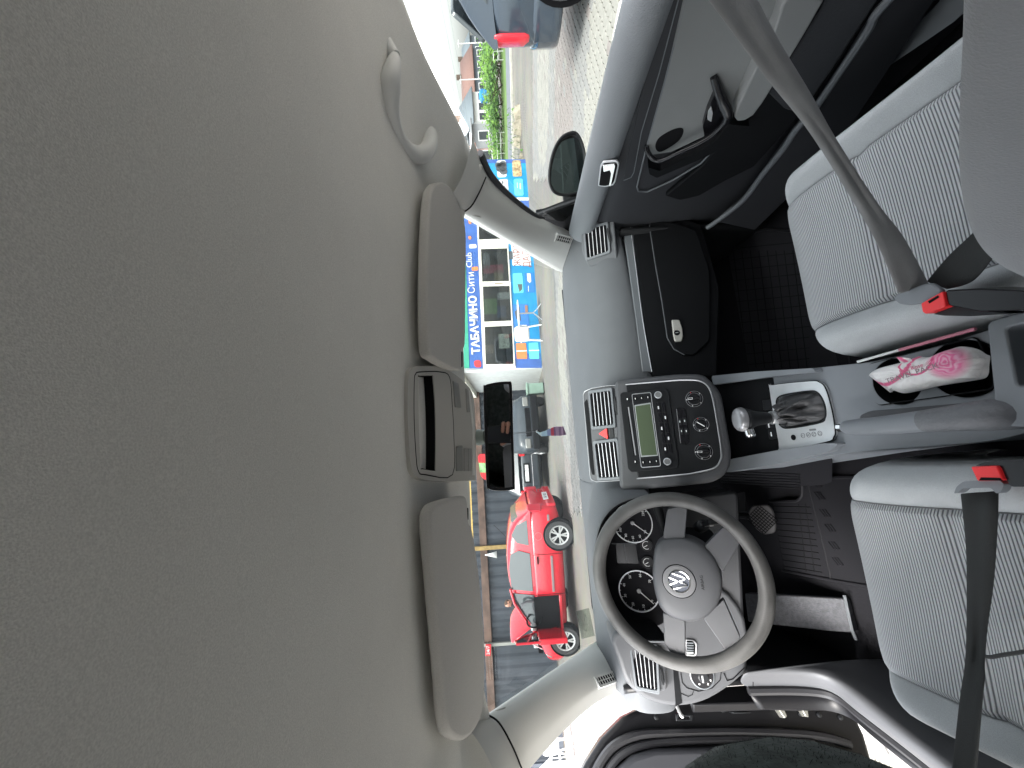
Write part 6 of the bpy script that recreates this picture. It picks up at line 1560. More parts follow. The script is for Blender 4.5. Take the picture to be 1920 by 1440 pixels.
for sx in (-1, 1):
    obj('headlight', MB().prism(Frame((sx*.60, Lr-.20, .66), (sx*.45, .75, .5), (.8, -.45*sx, 0)), rnd([(-.16, -.09), (.16, -.07), (.14, .09), (-.12, .07)], .04), -.05, .03), mat('lamp_clear', (.22, .22, .21), .1, spec=.8), red, bevel=.015)
# open door: hinged at the front, standing off the body
hy = 2.68; dl_ = .92; oa = rad(68)
dv = V((-math.sin(oa), -math.cos(oa), 0)); hp0 = V((-(Wr/2+.01), hy, 0)); dn_ = V((dv.y, -dv.x, 0))
FDR = Frame(hp0, dn_, dv)
rd_ = obj('open_door', MB().prism(FDR, rnd([(0, .34), (dl_, .36), (dl_, .92), (0, .90)], .03), -.05, .05), M_redp, red, bevel=.02, bseg=3)
obj('door_window_frame', MB().tube([FDR.w(.03, .90), FDR.w(.42, 1.24), FDR.w(.70, 1.38), FDR.w(dl_, 1.36), FDR.w(dl_, .90)], .022, 8), M_redp, rd_)
obj('door_pane', MB().prism(FDR, [(.06, .92), (.43, 1.22), (.70, 1.36), (dl_-.02, 1.34), (dl_-.02, .92)], -.004, .004), G_dark, rd_)
obj('door_mirror', MB().box(FDR.w(.10, .98, -.11), (.16, .10, .12)), M_satin_silver, rd_, bevel=.035, bseg=3)
# raised bonnet
bo = [[V((x*k, y, z)) for x in (-.68, -.4, 0, .4, .68)] for y, z, k in ((Lr-.88, .93, .96), (Lr-.80, 1.10, 1.0), (Lr-.68, 1.27, 1.0), (Lr-.52, 1.42, .92), (Lr-.44, 1.47, .72))]
for r_ in bo:
    for p in r_: p.y -= .0; p.z += .03*(1-(p.x/.68)**2)
obj('bonnet', MB().grid(bo), M_redp, red, sub=1, solid=.03)
eb_ = obj('engine_bay', MB().box((0, Lr-.55, .84), (1.1, .68, .10)), M_vent, red)
for x, y, z, s_, m_ in ((-.42, Lr-.45, .92, (.22, .30, .14), M_silver), (0, Lr-.5, .92, (.4, .4, .12), M_low), (.4, Lr-.5, .91, (.25, .3, .12), MATS['lamp_clear'])):
    obj('engine_part', MB().box((x, y, z), s_), m_, red, bevel=.03)
obj('bonnet_prop', MB().tube([V((-.55, Lr-.3, .8)), V((-.5, Lr-.60, 1.35))], .012, 6), M_silver, red)
for e in (-.2, .2): obj('aerial', MB().tube([V((.2, 1.0, 1.48)), V((.2, .7, 1.75))], .006, 5), M_low, red) if e > 0 else None
red.location = ra_-fd*ry+V((fd.y, -fd.x, 0))*(Wr/2); red.rotation_euler = (0, 0, th)
red.location.z = GZ+.0

# dark grey estate seen from behind -------------------------------------------------
ga = thing('grey_estate_car', 'dark grey estate car seen from behind with red tail lights and white plate', 'car', (0, 0, 0), local=True)
M_gp = mat('grey_paint', (.028, .036, .044), .3, coat=.5)
low2_ = [(.0, .34, .88, .84), (.06, .28, .92, .93), (.4, .22, .95, 1), (1.5, .2, .94, 1), (3.2, .2, .92, 1), (4.0, .24, .8, .92), (4.3, .36, .62, .7)]
hi2 = [(.04, .95), (.22, 1.25), (.40, 1.42), (.9, 1.47), (1.8, 1.46), (2.5, 1.3), (3.1, .95)]
_, _, belt2 = car_body(ga, 4.3, 1.74, low2_, hi2, M_gp)
fq = Frame((0, .12, 1.17), (0, -.88, .46))
obj('rear_window', MB().prism(fq, rnd([(-.66, -.22), (.66, -.22), (.54, .22), (-.54, .22)], .06), -.02, .03), M_wdark, ga, bevel=.01)
for sx in (-1, 1):
    obj('tail_light', MB().prism(Frame((sx*.68, .02, .86), (sx*.5, -.9, 0), (.9, .5*sx, 0)), rect(.26, .20, .04), -.06, .03), mat('tail_red2', (.7, .02, .03), .2, coat=.5), ga, bevel=.02)
fq2 = Frame((0, -.005, .73), (0, -1, .1))
obj('licence_plate', MB().prism(fq2, rect(.52, .11, .01), 0, .02), M_white, ga)
text('plate_lettering', '101 CE3', fq2, 0, 0, .10, M_black, ga, h=.022, ext=.001)
obj('plate_recess', MB().prism(fq2, rect(.64, .2, .02), -.02, .008), M_vent, ga)
obj('rear_bumper', MB().box((0, -.02, .45), (1.6, .14, .24)), M_gp, ga, bevel=.05, bseg=3)
obj('bumper_line', MB().box((0, -.096, .55), (1.5, .012, .02)), M_slat, ga)
for y in (.8, 3.4):
    for sx in (-1, 1): lathe_wheel(ga, V((sx*.78, y, .31)), .31, .2, sx, M_silver)
for sx in (-1, 1):
    P = [side_pt(1.74, belt2, y, z, sx) for y, z in ((.45, .98), (2.6, .96), (2.2, 1.34), (.7, 1.38))]
    obj('side_window', MB().add(P, [(0, 1, 2, 3)]), M_wdark, ga, solid=.008, smooth=False)
p = gp(1030, 884); ga.location = (p.x, p.y, GZ); ga.rotation_euler = (0, 0, rad(-4))
# dark van front beside it ---------------------------------------------------
va = thing('grey_van', 'dark grey van parked behind the mirror between the estate car and the kiosk', 'van', (0, 0, 0), local=True)
M_vp = mat('van_paint', (.035, .045, .055), .35, coat=.3, var=.1)
rows = []
for y, zt, k in ((0, .85, .9), (.12, 1.0, .97), (.5, 1.12, 1), (.75, 1.45, .98), (1.15, 1.85, .93), (1.6, 1.95, .92), (4.2, 1.95, .92), (4.4, 1.9, .9)):
    w = .92*k
    half = [(0, .25), (w*.9, .25), (w, .4), (w, min(zt, 1.0)*.85), (w*.97, max(.7, zt*.75)), (w*.88, zt*.95), (w*.7, zt), (0, zt+.01)]
    rows.append([V((x, y, z)) for x, z in half]+[V((-x, y, z)) for x, z in half[-2:0:-1]])
obj('body', MB().grid(rows, True, True), M_vp, va, sub=1)
fv = Frame((0, .93, 1.50), (0, -.72, .69))
obj('windscreen', MB().prism(fv, rnd([(-.76, -.34), (.76, -.34), (.66, .36), (-.66, .36)], .10), -.06, .06), M_wdark, va, bevel=.01)
obj('screen_seal', MB().tube([fv.w(a, b, .055) for a, b in rnd([(-.79, -.37), (.79, -.37), (.69, .39), (-.69, .39)], .10)], .018, 6, closed=True), M_rubber, va)
obj('grille', MB().box((0, .02, .62), (.9, .06, .16)), M_vent, va, bevel=.02)
obj('bumper', MB().box((0, -.0, .40), (1.7, .14, .22)), M_low, va, bevel=.04)
for sx in (-1, 1):
    obj('headlight', MB().box((sx*.66, .05, .66), (.3, .1, .18)), MATS['lamp_clear'], va, bevel=.03)
    for y in (.75, 3.5): lathe_wheel(va, V((sx*.80, y, .32)), .32, .22, sx, M_silver)
p = gp(1029, 787); va.location = (p.x, p.y+.3, GZ); va.rotation_euler = (0, 0, rad(6))
bb_ = atY(986, 806, 12.3); br_ = thing('blue_rag', 'bright blue rag hanging on the dark van front', 'rag', bb_)
obj('cloth_fold', MB().grid([[bb_+V((-.06+.03*i, -.02+.02*math.sin(i*2+j), .18-.09*j)) for i in range(5)] for j in range(5)]), mat('rag_blue', (.02, .20, .65), .8), br_, solid=.01)

# blue-grey hatchback beside the passenger window ------------------------------------
sv = thing('blue_hatchback', 'dark blue hatchback tail standing close to the passenger window', 'car', (0, 0, 0), local=True)
M_sp = mat('blue_paint', (.04, .055, .075), .12, coat=.8)
low3 = [(.0, .46, .80, .60), (.03, .40, .88, .72), (.10, .33, .94, .84), (.22, .28, .97, .92), (.42, .24, .99, .97), (.75, .22, 1.0, 1), (1.5, .2, .98, 1), (3.2, .2, .95, 1), (4.0, .24, .8, .92), (4.3, .36, .62, .7)]
hi3 = [(.10, 1.0), (.25, 1.16), (.50, 1.34), (.8, 1.44), (1.4, 1.5), (2.1, 1.46), (2.7, 1.25), (3.2, .98)]
_, _, belt3 = car_body(sv, 4.3, 1.76, low3, hi3, M_sp)
for sx in (-1, 1):
    P = [side_pt(1.76, belt3, y, z, sx) for y, z in ((.52, 1.03), (1.15, 1.02), (1.15, 1.38), (.85, 1.36))]
    obj('quarter_window', MB().add(P, [(0, 1, 2, 3)]), M_wdark, sv, solid=.008, smooth=False)
    P = [side_pt(1.76, belt3, y, z, sx) for y, z in ((1.22, 1.02), (2.9, 1.0), (2.3, 1.36), (1.22, 1.40))]
    obj('side_window', MB().add(P, [(0, 1, 2, 3)]), M_wdark, sv, solid=.008, smooth=False)
    obj('tail_light', MB().grid([[V((sx*x, y, z)) for x, y in ((.60, .02), (.70, .07), (.78, .15), (.835, .25))] for z in (.58, .72, .88, .99)]), mat('tail_red3', (.75, .03, .05), .2, coat=.6), sv, sub=1, solid=.05)
    for y in (.85, 3.4):
        f = Frame((sx*.875, y, .30), (sx, 0, 0), (0, 1, 0))
        obj('wheel_arch', MB().lathe(f, [(.355, -.12), (.36, .012), (.0, .010)], 28), M_vent, sv)
        lathe_wheel(sv, V((sx*.80, y, .31)), .31, .21, sx, M_silver)
obj('rear_bumper', MB().grid([[V((x, y, z)) for x, y in ((.885, .75), (.87, .42), (.79, .14), (.60, -.04), (.3, -.10), (0, -.11), (-.3, -.10), (-.60, -.04), (-.79, .14), (-.87, .42), (-.885, .75))] for z in (.27, .36, .50, .58)]), M_sp, sv, sub=1, solid=.06)
fq = Frame((0, .22, 1.22), (0, -.80, .6))
obj('rear_window', MB().prism(fq, rnd([(-.62, -.20), (.62, -.20), (.5, .22), (-.5, .22)], .06), -.02, .03), M_wdark, sv, bevel=.01)
seam_ = [V((-.892, .40, z)) for z in (.62, .8, .95)]
obj('panel_gap', MB().tube([V((-.884, .56, .28)), V((-.886, .50, .5)), V((-.884, .40, .60)), V((-.86, .22, .62))], .004, 5), M_vent, sv)
p = gp(1098, 92)
sv.location = (p.x+.85, p.y+.33, GZ); sv.rotation_euler = (0, 0, rad(195)); sv.scale = (1.06, 1.06, 1.16)

# ---------------------------------------------------------------- far side of the yard, seen through the passenger window
rdm = mat('asphalt', (.16, .17, .19), .85, var=.1, vscale=3)
def strip(name, pxs, z, m, label):
    a = [gp(x, y, z) for x, y in pxs]
    return obj(name, MB().add(a, [list(range(len(a)))]), m, None, smooth=False, kind='structure', label=label)
strip('road', [(955, -30), (963, 330), (953.5, 330), (944.5, -30)], GZ+.008, rdm, 'grey road strip beyond the yard')
strip('verge', [(944.5, -30), (953.5, 330), (944, 330), (934, -30)], GZ+.005, mat('grass', (.12, .20, .05), .95, var=.3, vscale=.6), 'green verge beyond the road')
kb0, kb1 = gp(965, 330), gp(957, -30)
kbd = (kb1-kb0).normalized()
obj('kerb', MB().box((kb0+kb1)/2+V((0, 0, .04)), ((kb1-kb0).length, .25, .14), Matrix.Rotation(math.atan2(kbd.y, kbd.x), 3, 'Z')), mat('kerb_concrete', (.42, .40, .36), .9, var=.1), None, bevel=.02, kind='structure', label='low concrete kerb along the road')
random.seed(21)
M_leaf = [mat('leaf_lit', (.13, .26, .035), .7, var=.2, vscale=3), mat('leaf_mid', (.08, .18, .03), .7, var=.2, vscale=3), mat('leaf_shaded', (.035, .09, .02), .7, var=.2, vscale=3)]
M_bark = mat('bark', (.12, .09, .07), .9)
def bush(label, c, w, h, nleaf, grp='bushes beyond the road', leaf=.22):
    t = thing('bush', label, 'bush', c, grp)
    mbs = [MB(), MB(), MB()]
    lob = [V((random.uniform(-.5, .5)*w, random.uniform(-.3, .3)*w, random.uniform(.3, .75)*h)) for _ in range(9)]
    for _ in range(nleaf):
        l = random.choice(lob); r = random.uniform(.12, .30)
        d = V((random.gauss(0, 1), random.gauss(0, 1), random.gauss(0, 1))).normalized()
        p = c+l+V((d.x*r*w*.9, d.y*r*w*.7, d.z*r*h)); 
        if p.z < c.z: p.z = c.z+random.random()*.3
        a = V((random.gauss(0, 1), random.gauss(0, 1), random.gauss(0, 1))).normalized(); b = a.orthogonal().normalized()
        s = leaf*random.uniform(.5, 1.2); k = 0 if d.z > .2 else (1 if d.z > -.4 else 2)  # upper leaves lighter, undersides darker: shading put into the leaf colour
        if random.random() < .25: k = random.randrange(3)
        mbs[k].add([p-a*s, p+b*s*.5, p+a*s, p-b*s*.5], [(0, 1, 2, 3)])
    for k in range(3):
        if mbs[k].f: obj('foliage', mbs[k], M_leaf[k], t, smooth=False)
    for k in range(4): obj('stem', MB().tube([c+V((random.uniform(-.2, .2)*w, 0, 0)), c+lob[k]], [.05, .015], 6), M_bark, t)
    return t
names = ['tall bright bush with the highest crown beyond the road', 'bright bush beside the pale pole beyond the road', 'round green bush in front of the gabled house', 'low green bush left of the white guard rail', 'wide green bush behind the near guard rail', 'small dark bush beside the striped shed', 'thin pale bush at the far end of the row', 'green bush next to the blue tank']
for i, (y_, wd, hh) in enumerate(((60, 6, 3.0), (100, 6, 3.4), (135, 6, 3.3), (170, 6, 2.9), (205, 6, 2.3), (240, 6, 1.9), (272, 6, 1.7), (300, 6, 1.7))):
    c = gp(939.5+i*.6, y_); c = V((c.x, c.y, GZ))
    dd__ = (c-CAM).length
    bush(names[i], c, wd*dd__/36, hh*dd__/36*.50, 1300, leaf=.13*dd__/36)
# guard rails
Wp = mat('house_pale', (.60, .60, .58), .8)
for lab, y0, y1 in (('white two-bar guard rail at the far end of the verge', 60, 112), ('white two-bar guard rail near the kiosk', 248, 305)):
    a, b = gp(943+(y0-60)*.018, y0), gp(943+(y1-60)*.018, y1)
    g = thing('guard_rail', lab, 'railing', a, 'guard rails along the verge')
    for z in (.35, .65): obj('rail_bar', MB().tube([a+V((0, 0, z)), b+V((0, 0, z))], .03, 6), M_white, g)
    for k in range(4): p = a.lerp(b, k/3); obj('rail_post', MB().tube([p, p+V((0, 0, .7))], .025, 6), Wp, g)
# houses
def house(label, pxl, pxr, dist, eave, ridge, wallc, roofc, wins=3):
    a, b = V(ray(*pxl)), V(ray(*pxr))
    A = CAM+a*(dist/a.dot(FW)); B = CAM+b*(dist/b.dot(FW)); A.z = B.z = GZ
    e = (B-A); L_ = e.length; e.normalize(); n = V((e.y, -e.x, 0))
    if n.dot(CAM-A) < 0: n = -n
    t = thing('house', label, 'house', A); D = 7
    f = Frame(A, n, e if n.cross(e).z > 0 else -e)
    sgn = 1 if f.ex.dot(e) > 0 else -1
    X0, X1 = (0, L_) if sgn > 0 else (-L_, 0)
    obj('wall', MB().prism(f, [(X0, 0), (X1, 0), (X1, eave), (X0, eave)], -D, 0), wallc, t)
    rw = [[f.w(X0-.4, eave-.1, .5), f.w(X1+.4, eave-.1, .5)], [f.w(X0-.4, ridge, -D/2), f.w(X1+.4, ridge, -D/2)], [f.w(X0-.4, eave-.1, -D-.5), f.w(X1+.4, eave-.1, -D-.5)]]
    r_ = obj('roof', MB().grid(rw), roofc, t, solid=.15)
    obj('chimney', MB().box(f.w((X0+X1)/2+L_*.2, ridge+.3, -D/2), (.6, .6, 1.0)), M_bark, r_)
    for k in range(wins):
        u = X0+(X1-X0)*(k+.5)/wins
        w_ = obj('window', MB().ringprism(f, rect(1.2, 1.3, 0, u, eave*.55), rect(1.0, 1.1, 0, u, eave*.55), 0, .06), M_white, t)
        obj('pane', MB().prism(f, rect(1.0, 1.1, 0, u, eave*.55), .005, .02), M_wdark, w_)
    return t
Wp = mat('house_pale', (.60, .60, .58), .8); Wd = mat('house_dark', (.10, .12, .14), .7); Rb = mat('roof_brown', (.22, .13, .11), .8, var=.1); Rg = mat('roof_grey', (.17, .20, .22), .6); Wg = mat('house_grey', (.30, .31, .32), .7)
house('dark house with a long brown roof beyond the bushes', (890, 90), (898, 172), 70, 3.4, 5.8, Wd, Rb, 4)
house('house with a steep grey gable roof beyond the bushes', (893, 172), (904, 228), 55, 3.4, 5.4, Wp, Rg, 3)
house('dark low house half hidden by the bright bushes', (888, 66), (896, 120), 78, 4.0, 5.8, Wd, Rg, 3)
house('grey flat shed right of the striped container', (895, 232), (905, 278), 46, 3.4, 3.7, Wg, Wg, 1)
house('low shed with pinkish ribbed front near the kiosk', (897, 279), (906, 306), 44, 3.0, 3.2, mat('shed_pink', (.45, .30, .28), .7, var=.2), Rb, 1)
tk = CAM+V(ray(908, 180))*(46/V(ray(908, 180)).dot(FW)); tn2 = thing('blue_tank', 'small bright blue tank beside the gabled house', 'tank', tk)
obj('tank_body', MB().lathe(Frame(tk, (0, 0, 1)), [(0, -.5), (.7, -.5), (.7, .4), (.3, .6), (0, .6)], 16), mat('tank_blue', (.03, .25, .65), .4), tn2)
obj('tank_stand', MB().box(tk+V((0, 0, -1.6)), (.9, .9, 2.2)), Wg, tn2)
# poles and wires
tops = []
for lab, y_ in (('pale utility pole at the far end of the bush row', 80), ('pale utility pole rising over the brown roof', 148)):
    d = 60; r_ = V(ray(900, y_)); b_p = CAM+r_*(d/r_.dot(FW)); b_p.z = GZ
    pl2 = thing('utility_pole', lab, 'pole', b_p, 'utility poles')
    obj('pole_shaft', MB().tube([b_p, b_p+V((0, 0, 5.2))], [.11, .07], 8), Wp, pl2)
    obj('cross_arm', MB().box(b_p+V((0, 0, 5.0)), (1.4, .1, .1)), Wp, pl2)
    tops.append(b_p+V((0, 0, 5.1)))
for k, (pa_, pb_) in enumerate((((812, 22), (872, 285)), ((840, 90), (880, 300)), ((846, 60), (886, 310)))):
    a = CAM+V(ray(*pa_))*(24/V(ray(*pa_)).dot(FW)); b = CAM+V(ray(*pb_))*(30/V(ray(*pb_)).dot(FW))
    d = b-a
    obj('power_line', MB().tube([a-d*1.2, a+V((0, 0, -.1)), a.lerp(b, .5)+V((0, 0, -.16)), b+V((0, 0, -.1)), b+d*1.2], .008, 4), mat('wire_grey', (.25, .27, .28), .6), None, label=('upper power line crossing the sky beside the car', 'middle power line crossing the sky beside the car', 'lowest power line crossing the sky beside the car')[k], cat='power line')
# rubble by the kiosk
rb = gp(977, 268); rub = thing('rubble_heap', 'small heap of stones and weeds at the yard edge', 'rubble', rb)
random.seed(5)
for k in range(16):
    p = rb+V((random.uniform(-1.6, 1.6), random.uniform(-.8, .8), 0)); s = random.uniform(.12, .35)
    f = Frame(p, (random.uniform(-.3, .3), random.uniform(-.3, .3), 1)); a0 = random.random()*6
    obj('stone', MB().prism(f, [(s*random.uniform(.7, 1.1)*math.cos(a0+2*PI*i/7), s*random.uniform(.7, 1.1)*math.sin(a0+2*PI*i/7)) for i in range(7)], -.05, s*.8, taper=.35), mat('stone', (.36, .32, .25), .9, var=.2), rub, smooth=False)
mbw = MB()
for k in range(260):
    p = rb+V((random.uniform(-1.8, 1.8), random.uniform(-.8, .8), random.uniform(0, .5))); a = V((random.gauss(0, .4), random.gauss(0, .4), 1)).normalized(); b = a.orthogonal().normalized(); s = random.uniform(.06, .16)
    mbw.add([p-a*s, p+b*s*.4, p+a*s, p-b*s*.4], [(0, 1, 2, 3)])
obj('weeds', mbw, M_leaf[1], rub, smooth=False)

# ---------------------------------------------------------------- left of the car, beyond the open door
hc_ = gp(1076, 1345)
hut = thing('red_hut', 'brick-red metal hut with ribbed doors behind the white chairs', 'hut', V((-13, 16.5, GZ)))
HB = V((-11.5, 13.5, GZ))
FHU = Frame((-14.0, 17.3, 0), (.62, -.78, 0), (.78, .62, 0))
obj('hut_wall', MB().prism(FHU, [(-9, GZ), (5, GZ), (5, 3.4), (-9, 3.4)], -3, 0), mat('hut_red', (.30, .085, .055), .7, var=.15, vscale=2), hut)
for k in range(24): obj('wall_rib', MB().prism(FHU, rect(.07, 3.0, 0, -7+.5*k, 1.65), 0, .05), MATS['hut_red'], hut)
obj('concrete_base', MB().prism(FHU, [(-9.2, GZ), (5.2, GZ), (5.2, .75), (-9.2, .75)], 0, .3), mat('base_concrete', (.48, .42, .31), .9, var=.15, vscale=2), hut, bevel=.02)
obj('eave_board', MB().prism(FHU, [(-9.2, 2.5), (5.2, 2.5), (5.2, 2.62), (-9.2, 2.62)], 0, .12), mat('eave_dark', (.12, .05, .04), .7), hut)
rl = gp(1084, 1470); hr = thing('hand_rail', 'thin pale sloping hand rail beside the white chairs', 'railing', rl)
FHR = Frame(gp(1080, 1420)+V((-1.5, 1.5, 0)), (.62, -.78, 0), (.78, .62, 0))
a, b = FHR.w(*FHR.uv(1036, 1418)), FHR.w(*FHR.uv(975, 1480))
obj('top_bar', MB().tube([a, b], .03, 8), Wp, hr)
for k in range(8):
    p = a.lerp(b, (k+.5)/8); obj('baluster', MB().tube([p, V((p.x, p.y, GZ))], .015, 6), Wp, hr)

# ---------------------------------------------------------------- hanging air freshener under the mirror
FAF = Frame((0, -.085, 1.15), (-.1, -1, .05))
afp = [(1004, 808), (1012, 811), (1022, 808), (1040, 800), (1056, 799.5), (1062, 815), (1050, 817), (1030, 817), (1015, 818), (1010, 814)]
af = thing('air_freshener', 'small blue and purple printed air freshener hanging below the mirror', 'air freshener', FAF.w(*FAF.uv(1030, 810)))
afm = bpy.data.materials.new('freshener_print'); afm.use_nodes = True; nt = afm.node_tree; b = nt.nodes['Principled BSDF']; b.inputs['Roughness'].default_value = .4
tc = nt.nodes.new('ShaderNodeTexCoord'); sx_ = nt.nodes.new('ShaderNodeSeparateXYZ'); nt.links.new(tc.outputs['Object'], sx_.inputs[0])
cr = nt.nodes.new('ShaderNodeValToRGB'); mr = nt.nodes.new('ShaderNodeMapRange'); mr.inputs[1].default_value = -.036; mr.inputs[2].default_value = .030
nt.links.new(sx_.outputs[2], mr.inputs[0]); nt.links.new(mr.outputs[0], cr.inputs[0])
cr.color_ramp.interpolation = 'CONSTANT'
for pos, c in ((0, (.16, .10, .18, 1)), (.10, (.45, .32, .45, 1)), (.16, (.22, .14, .25, 1)), (.24, (.40, .28, .42, 1)), (.34, (.20, .12, .24, 1)), (.40, (.55, .08, .12, 1)), (.50, (.25, .32, .55, 1)), (.62, (.45, .65, .78, 1)), (.8, (.62, .78, .85, 1))):
    if pos == 0: cr.color_ramp.elements[0].position = 0; cr.color_ramp.elements[0].color = c
    else: e = cr.color_ramp.elements.new(pos); e.color = c
cr.color_ramp.elements[-1].color = (.62, .78, .85, 1)
nt.links.new(cr.outputs[0], b.inputs['Base Color'])
panel('printed_pouch', FAF, afp, -.002, .002, afm, af, r=.001, bevel=.0008)
obj('string', MB().tube([FAF.w(*FAF.uv(1005, 809)), V((.0, -.105, 1.235))], .0006, 5), M_strip, af)
obj('freshener_ring', MB().tube([FAF.w(*FAF.uv(1007+2*math.cos(k), 809+2*math.sin(k))) for k in range(6)], .0006, 5), M_white, af)

# ================================================================== PEOPLE
def skin_body(name, pts, edges, radii, m, parent, root=0, sub=2):
    me = bpy.data.meshes.new(name); o0 = ORG[parent.name]
    me.from_pydata([tuple(V(p)-o0) for p in pts], edges, [])
    o = bpy.data.objects.new(name, me); COL.objects.link(o); o.parent = parent; ORG[o.name] = o0
    md = o.modifiers.new('skin', 'SKIN'); md.use_smooth_shade = True
    for i, r in enumerate(radii):
        sv_ = me.skin_vertices[0].data[i]; rr = r if isinstance(r, tuple) else (r, r); sv_.radius = rr; sv_.use_root = (i == root)
    if sub: s_ = o.modifiers.new('sub', 'SUBSURF'); s_.levels = sub; s_.render_levels = sub
    me.materials.append(m)
    bpy.context.view_layer.update(); dg = bpy.context.evaluated_depsgraph_get()
    nm = bpy.data.meshes.new_from_object(o.evaluated_get(dg)); o.modifiers.clear(); o.data = nm; nm.name = name
    nm.shade_smooth()
    if not nm.materials: nm.materials.append(m)
    return o
# person looking under the raised bonnet, behind the red car
hp_ = gp(1080, 1126); hd_dir = V(ray(953, 1131)); dpt = 11.6
HD = CAM+hd_dir*(dpt/hd_dir.dot(FW))
pe = thing('person', 'person in dark clothes bending behind the red car, only the head showing', 'person', V((HD.x, HD.y+.25, GZ)))
hz_ = HD.z
pts = [(HD.x, HD.y+.5, .85), (HD.x-.05, HD.y+.30, 1.02), (HD.x-.08, HD.y+.12, hz_-.20), (HD.x-.05, HD.y+.03, hz_-.08),
       (HD.x+.1, HD.y+.52, .45), (HD.x+.1, HD.y+.5, GZ+.05), (HD.x-.1, HD.y+.52, .45), (HD.x-.1, HD.y+.5, GZ+.05),
       (HD.x+.2, HD.y+.1, hz_-.25), (HD.x+.25, HD.y-.1, .85), (HD.x+.15, HD.y-.2, .75), (HD.x-.28, HD.y+.1, hz_-.25), (HD.x-.32, HD.y-.1, .85), (HD.x-.25, HD.y-.2, .75)]
skin_body('clothed_body', pts, [(0, 1), (1, 2), (2, 3), (0, 4), (4, 5), (0, 6), (6, 7), (2, 8), (8, 9), (9, 10), (2, 11), (11, 12), (12, 13)], [.16, .17, .15, .06, .09, .06, .09, .06, .07, .05, .04, .07, .05, .04], M_jacket, pe)
def head(parent, c, face, up=(0, 0, 1), s=1.0, hair=M_vent, skin=M_skin):
    f = V(face).normalized(); u = (V(up)-f*V(up).dot(f)).normalized(); r = f.cross(u)
    def pt(a, b, k=1.0):
        # ellipsoid with a chin and a nose bump
        d = V((math.cos(b)*math.sin(a), math.cos(b)*math.cos(a), math.sin(b)))
        x, y, z = d.x*.075, d.y*.095, d.z*.115
        if z < -.02: y *= 1-.15*min(1, -z/.11) if y < 0 else 1; x *= 1-.35*min(1, (-z-.02)/.09)
        n_ = max(0, 1-((d.x/.22)**2+((d.z+.10)/.28)**2)) if d.y > 0 else 0
        y += .024*n_
        ey = max(0, 1-(((abs(d.x)-.42)/.18)**2+((d.z-.10)/.14)**2)) if d.y > 0 else 0
        y -= .010*ey
        return V(c)+(r*x+f*y+u*z)*s*k
    rows = [[pt(2*PI*j/28, -PI/2+PI*i/18) for j in range(28)] for i in range(1, 18)]
    h = obj('head', MB().grid(rows, True, True), skin, parent)
    rows = [[pt(PI*.42+PI*1.16*j/18, -.35+(PI/2+.35)*i/8, 1.06) for j in range(19)] for i in range(9)]
    obj('hair', MB().grid(rows), hair, h, solid=.008)
    for sg in (-1, 1):
        obj('ear', MB().lathe(Frame(V(c)+(r*sg*.076+u*.0-f*.008)*s, r*sg+f*.3, u), [(0, .004), (.018*s, .0), (.030*s, .010), (.026*s, .014), (.01*s, .006)], 12), skin, h)
        obj('eye', MB().lathe(Frame(V(c)+(r*sg*.031+u*.012+f*.080)*s, f, u), [(0, .006), (.006, .005), (.010, .001)], 12), M_white, h)
        obj('eyebrow', MB().tube([V(c)+(r*sg*.018+u*.03+f*.090)*s, V(c)+(r*sg*.046+u*.03+f*.078)*s], .004*s, 6), hair, h)
    obj('mouth', MB().tube([V(c)+(r*x*.022-u*.055+f*(.086-.006*x*x))*s for x in (-1, -.5, 0, .5, 1)], .004*s, 6), mat('lips', (.45, .15, .13), .5), h)
    return h
head(pe, HD, (-.75, -.45, -.5), hair=mat('hair_short', (.10, .06, .04), .8))

# the photographer, leaning in through the open driver door with the phone held up
ph_ = thing('person', 'person in dark fleece behind the front seats holding a phone, sleeve by the open door', 'person', V((-.42, -1.42, .3)))
pts = [(-.20, -1.36, .56), (-.18, -1.38, .80), (-.12, -1.38, 1.06), (-.10, -1.47, 1.13), (-.10, -1.53, 1.17),
       (-.05, -1.16, .54), (-.05, -1.10, .36), (-.34, -1.16, .54), (-.36, -1.10, .36),
       (.10, -1.38, 1.10), (.16, -1.20, .90), tuple(CAM-FW*.10-UP*.20+RT*.03),
       (-.34, -1.38, 1.10), (-.56, -1.02, 1.10), (-.61, -.62, 1.08), (-.62, -.335, .955), (-.63, -.35, .77), (-.62, -.50, .60)]
skin_body('clothed_body', pts, [(0, 1), (1, 2), (2, 3), (3, 4), (0, 5), (5, 6), (0, 7), (7, 8), (2, 9), (9, 10), (10, 11), (2, 12), (12, 13), (13, 14), (14, 15), (15, 16), (16, 17)],
          [.19, .20, .21, .09, .06, .10, .07, .10, .07, .17, .075, .035, .17, .12, .14, .19, .18, .10], M_fleece, ph_, sub=2)
body_o = [o for o in ph_.children if o.name.startswith('clothed_body')][0]
head(ph_, V((-.09, -1.57, 1.23)), (.1, .95, -.1), hair=MATS['hair_short'])
# phone and hand at the picture's viewpoint: the lens sits in the phone's corner
phn = thing('mobile_phone', 'black mobile phone held up in the photographer\'s hand', 'phone', CAM-FW*.012)
FPH = Frame(CAM-FW*.012, FW, -RT)
obj('phone_body', MB().prism(FPH, rect(.072, .150, .010, .022, -.060), -.008, 0), M_black, phn, bevel=.002)
obj('lens_island', MB().ringprism(FPH, circ(.012, 20), circ(.0085, 20), 0, .0015), M_satin, phn)
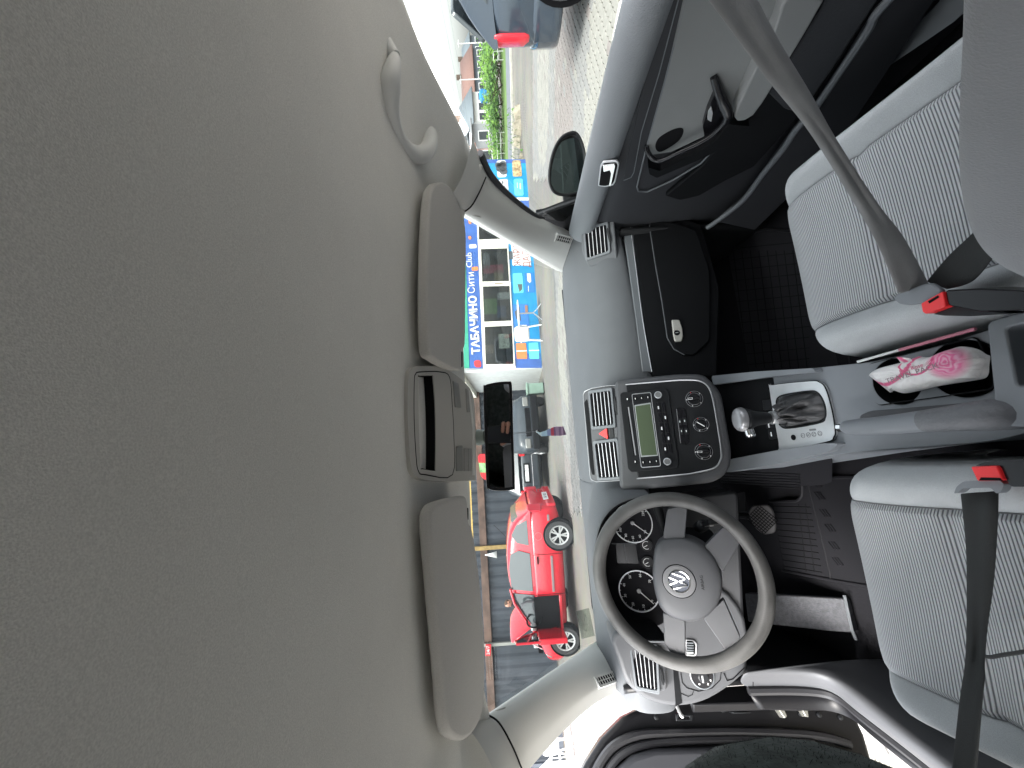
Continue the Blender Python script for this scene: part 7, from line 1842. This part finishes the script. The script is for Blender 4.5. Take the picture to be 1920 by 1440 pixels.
# hand: palm behind, fingers curl round to the front edge of the phone
def hand(parent, fr):
    pal = [fr.w(-.005, -.155, -.03), fr.w(-.02, -.13, -.03), fr.w(-.025, -.105, -.028)]
    hp_pts = [tuple(fr.w(-.03, -.20, -.09)), tuple(fr.w(-.02, -.155, -.06)), tuple(fr.w(-.008, -.115, -.036))]
    edges = [(0, 1), (1, 2)]; rad_ = [.026, .022, .026]
    k = 3
    for i in range(4):
        v = -.075-.0195*i; L_ = (.9, 1.0, .95, .78)[i]
        ch = [fr.w(-.018, v-.004, -.020), fr.w(-.026, v, -.002), fr.w(-.012+.0*L_, v+.003, .0115), fr.w(-.012+.034*L_, v+.006, .010)]
        for j, p in enumerate(ch): hp_pts.append(tuple(p)); rad_.append((.0098, .0094, .009, .0075)[j])
        edges.append((2, k)); edges += [(k+j, k+j+1) for j in range(3)]; k += 4
    ch = [fr.w(.02, -.10, -.030), fr.w(.050, -.085, -.022), fr.w(.064, -.062, -.004)]
    for j, p in enumerate(ch): hp_pts.append(tuple(p)); rad_.append((.012, .0105, .0085)[j])
    edges.append((2, k)); edges += [(k, k+1), (k+1, k+2)]
    return skin_body('hand', hp_pts, edges, rad_, M_skin, parent, root=0, sub=1)
hand(ph_, FPH)
# fleece fuzz on the part of the sleeve and chest near the doorway
random.seed(9)
me = body_o.data; mb = MB(); o0 = ORG[ph_.name]
polys = [p for p in me.polygons if (me.vertices[p.vertices[0]].co+o0).y > -.85 and p.normal.y > -.5 and (me.vertices[p.vertices[0]].co+o0).z > .5]
tot = sum(p.area for p in polys)
for p in polys:
    nn = int(16000*p.area/tot+random.random())
    vs_l = [me.vertices[i].co for i in p.vertices]
    for _ in range(nn):
        w1, w2 = random.random(), random.random()
        q_ = vs_l[0].lerp(vs_l[1], w1).lerp(vs_l[-1].lerp(vs_l[2 % len(vs_l)], w1), w2)+o0
        d = (p.normal+V((random.gauss(0, .5), random.gauss(0, .5), random.gauss(0, .5)))).normalized(); s = random.uniform(.002, .007)
        sd = d.orthogonal().normalized()*.0004
        mb.add([q_-sd, q_+sd, q_+d*s], [(0, 1, 2)])
fz = obj('fleece_fuzz', mb, M_fleece, ph_, smooth=False, kind='stuff')
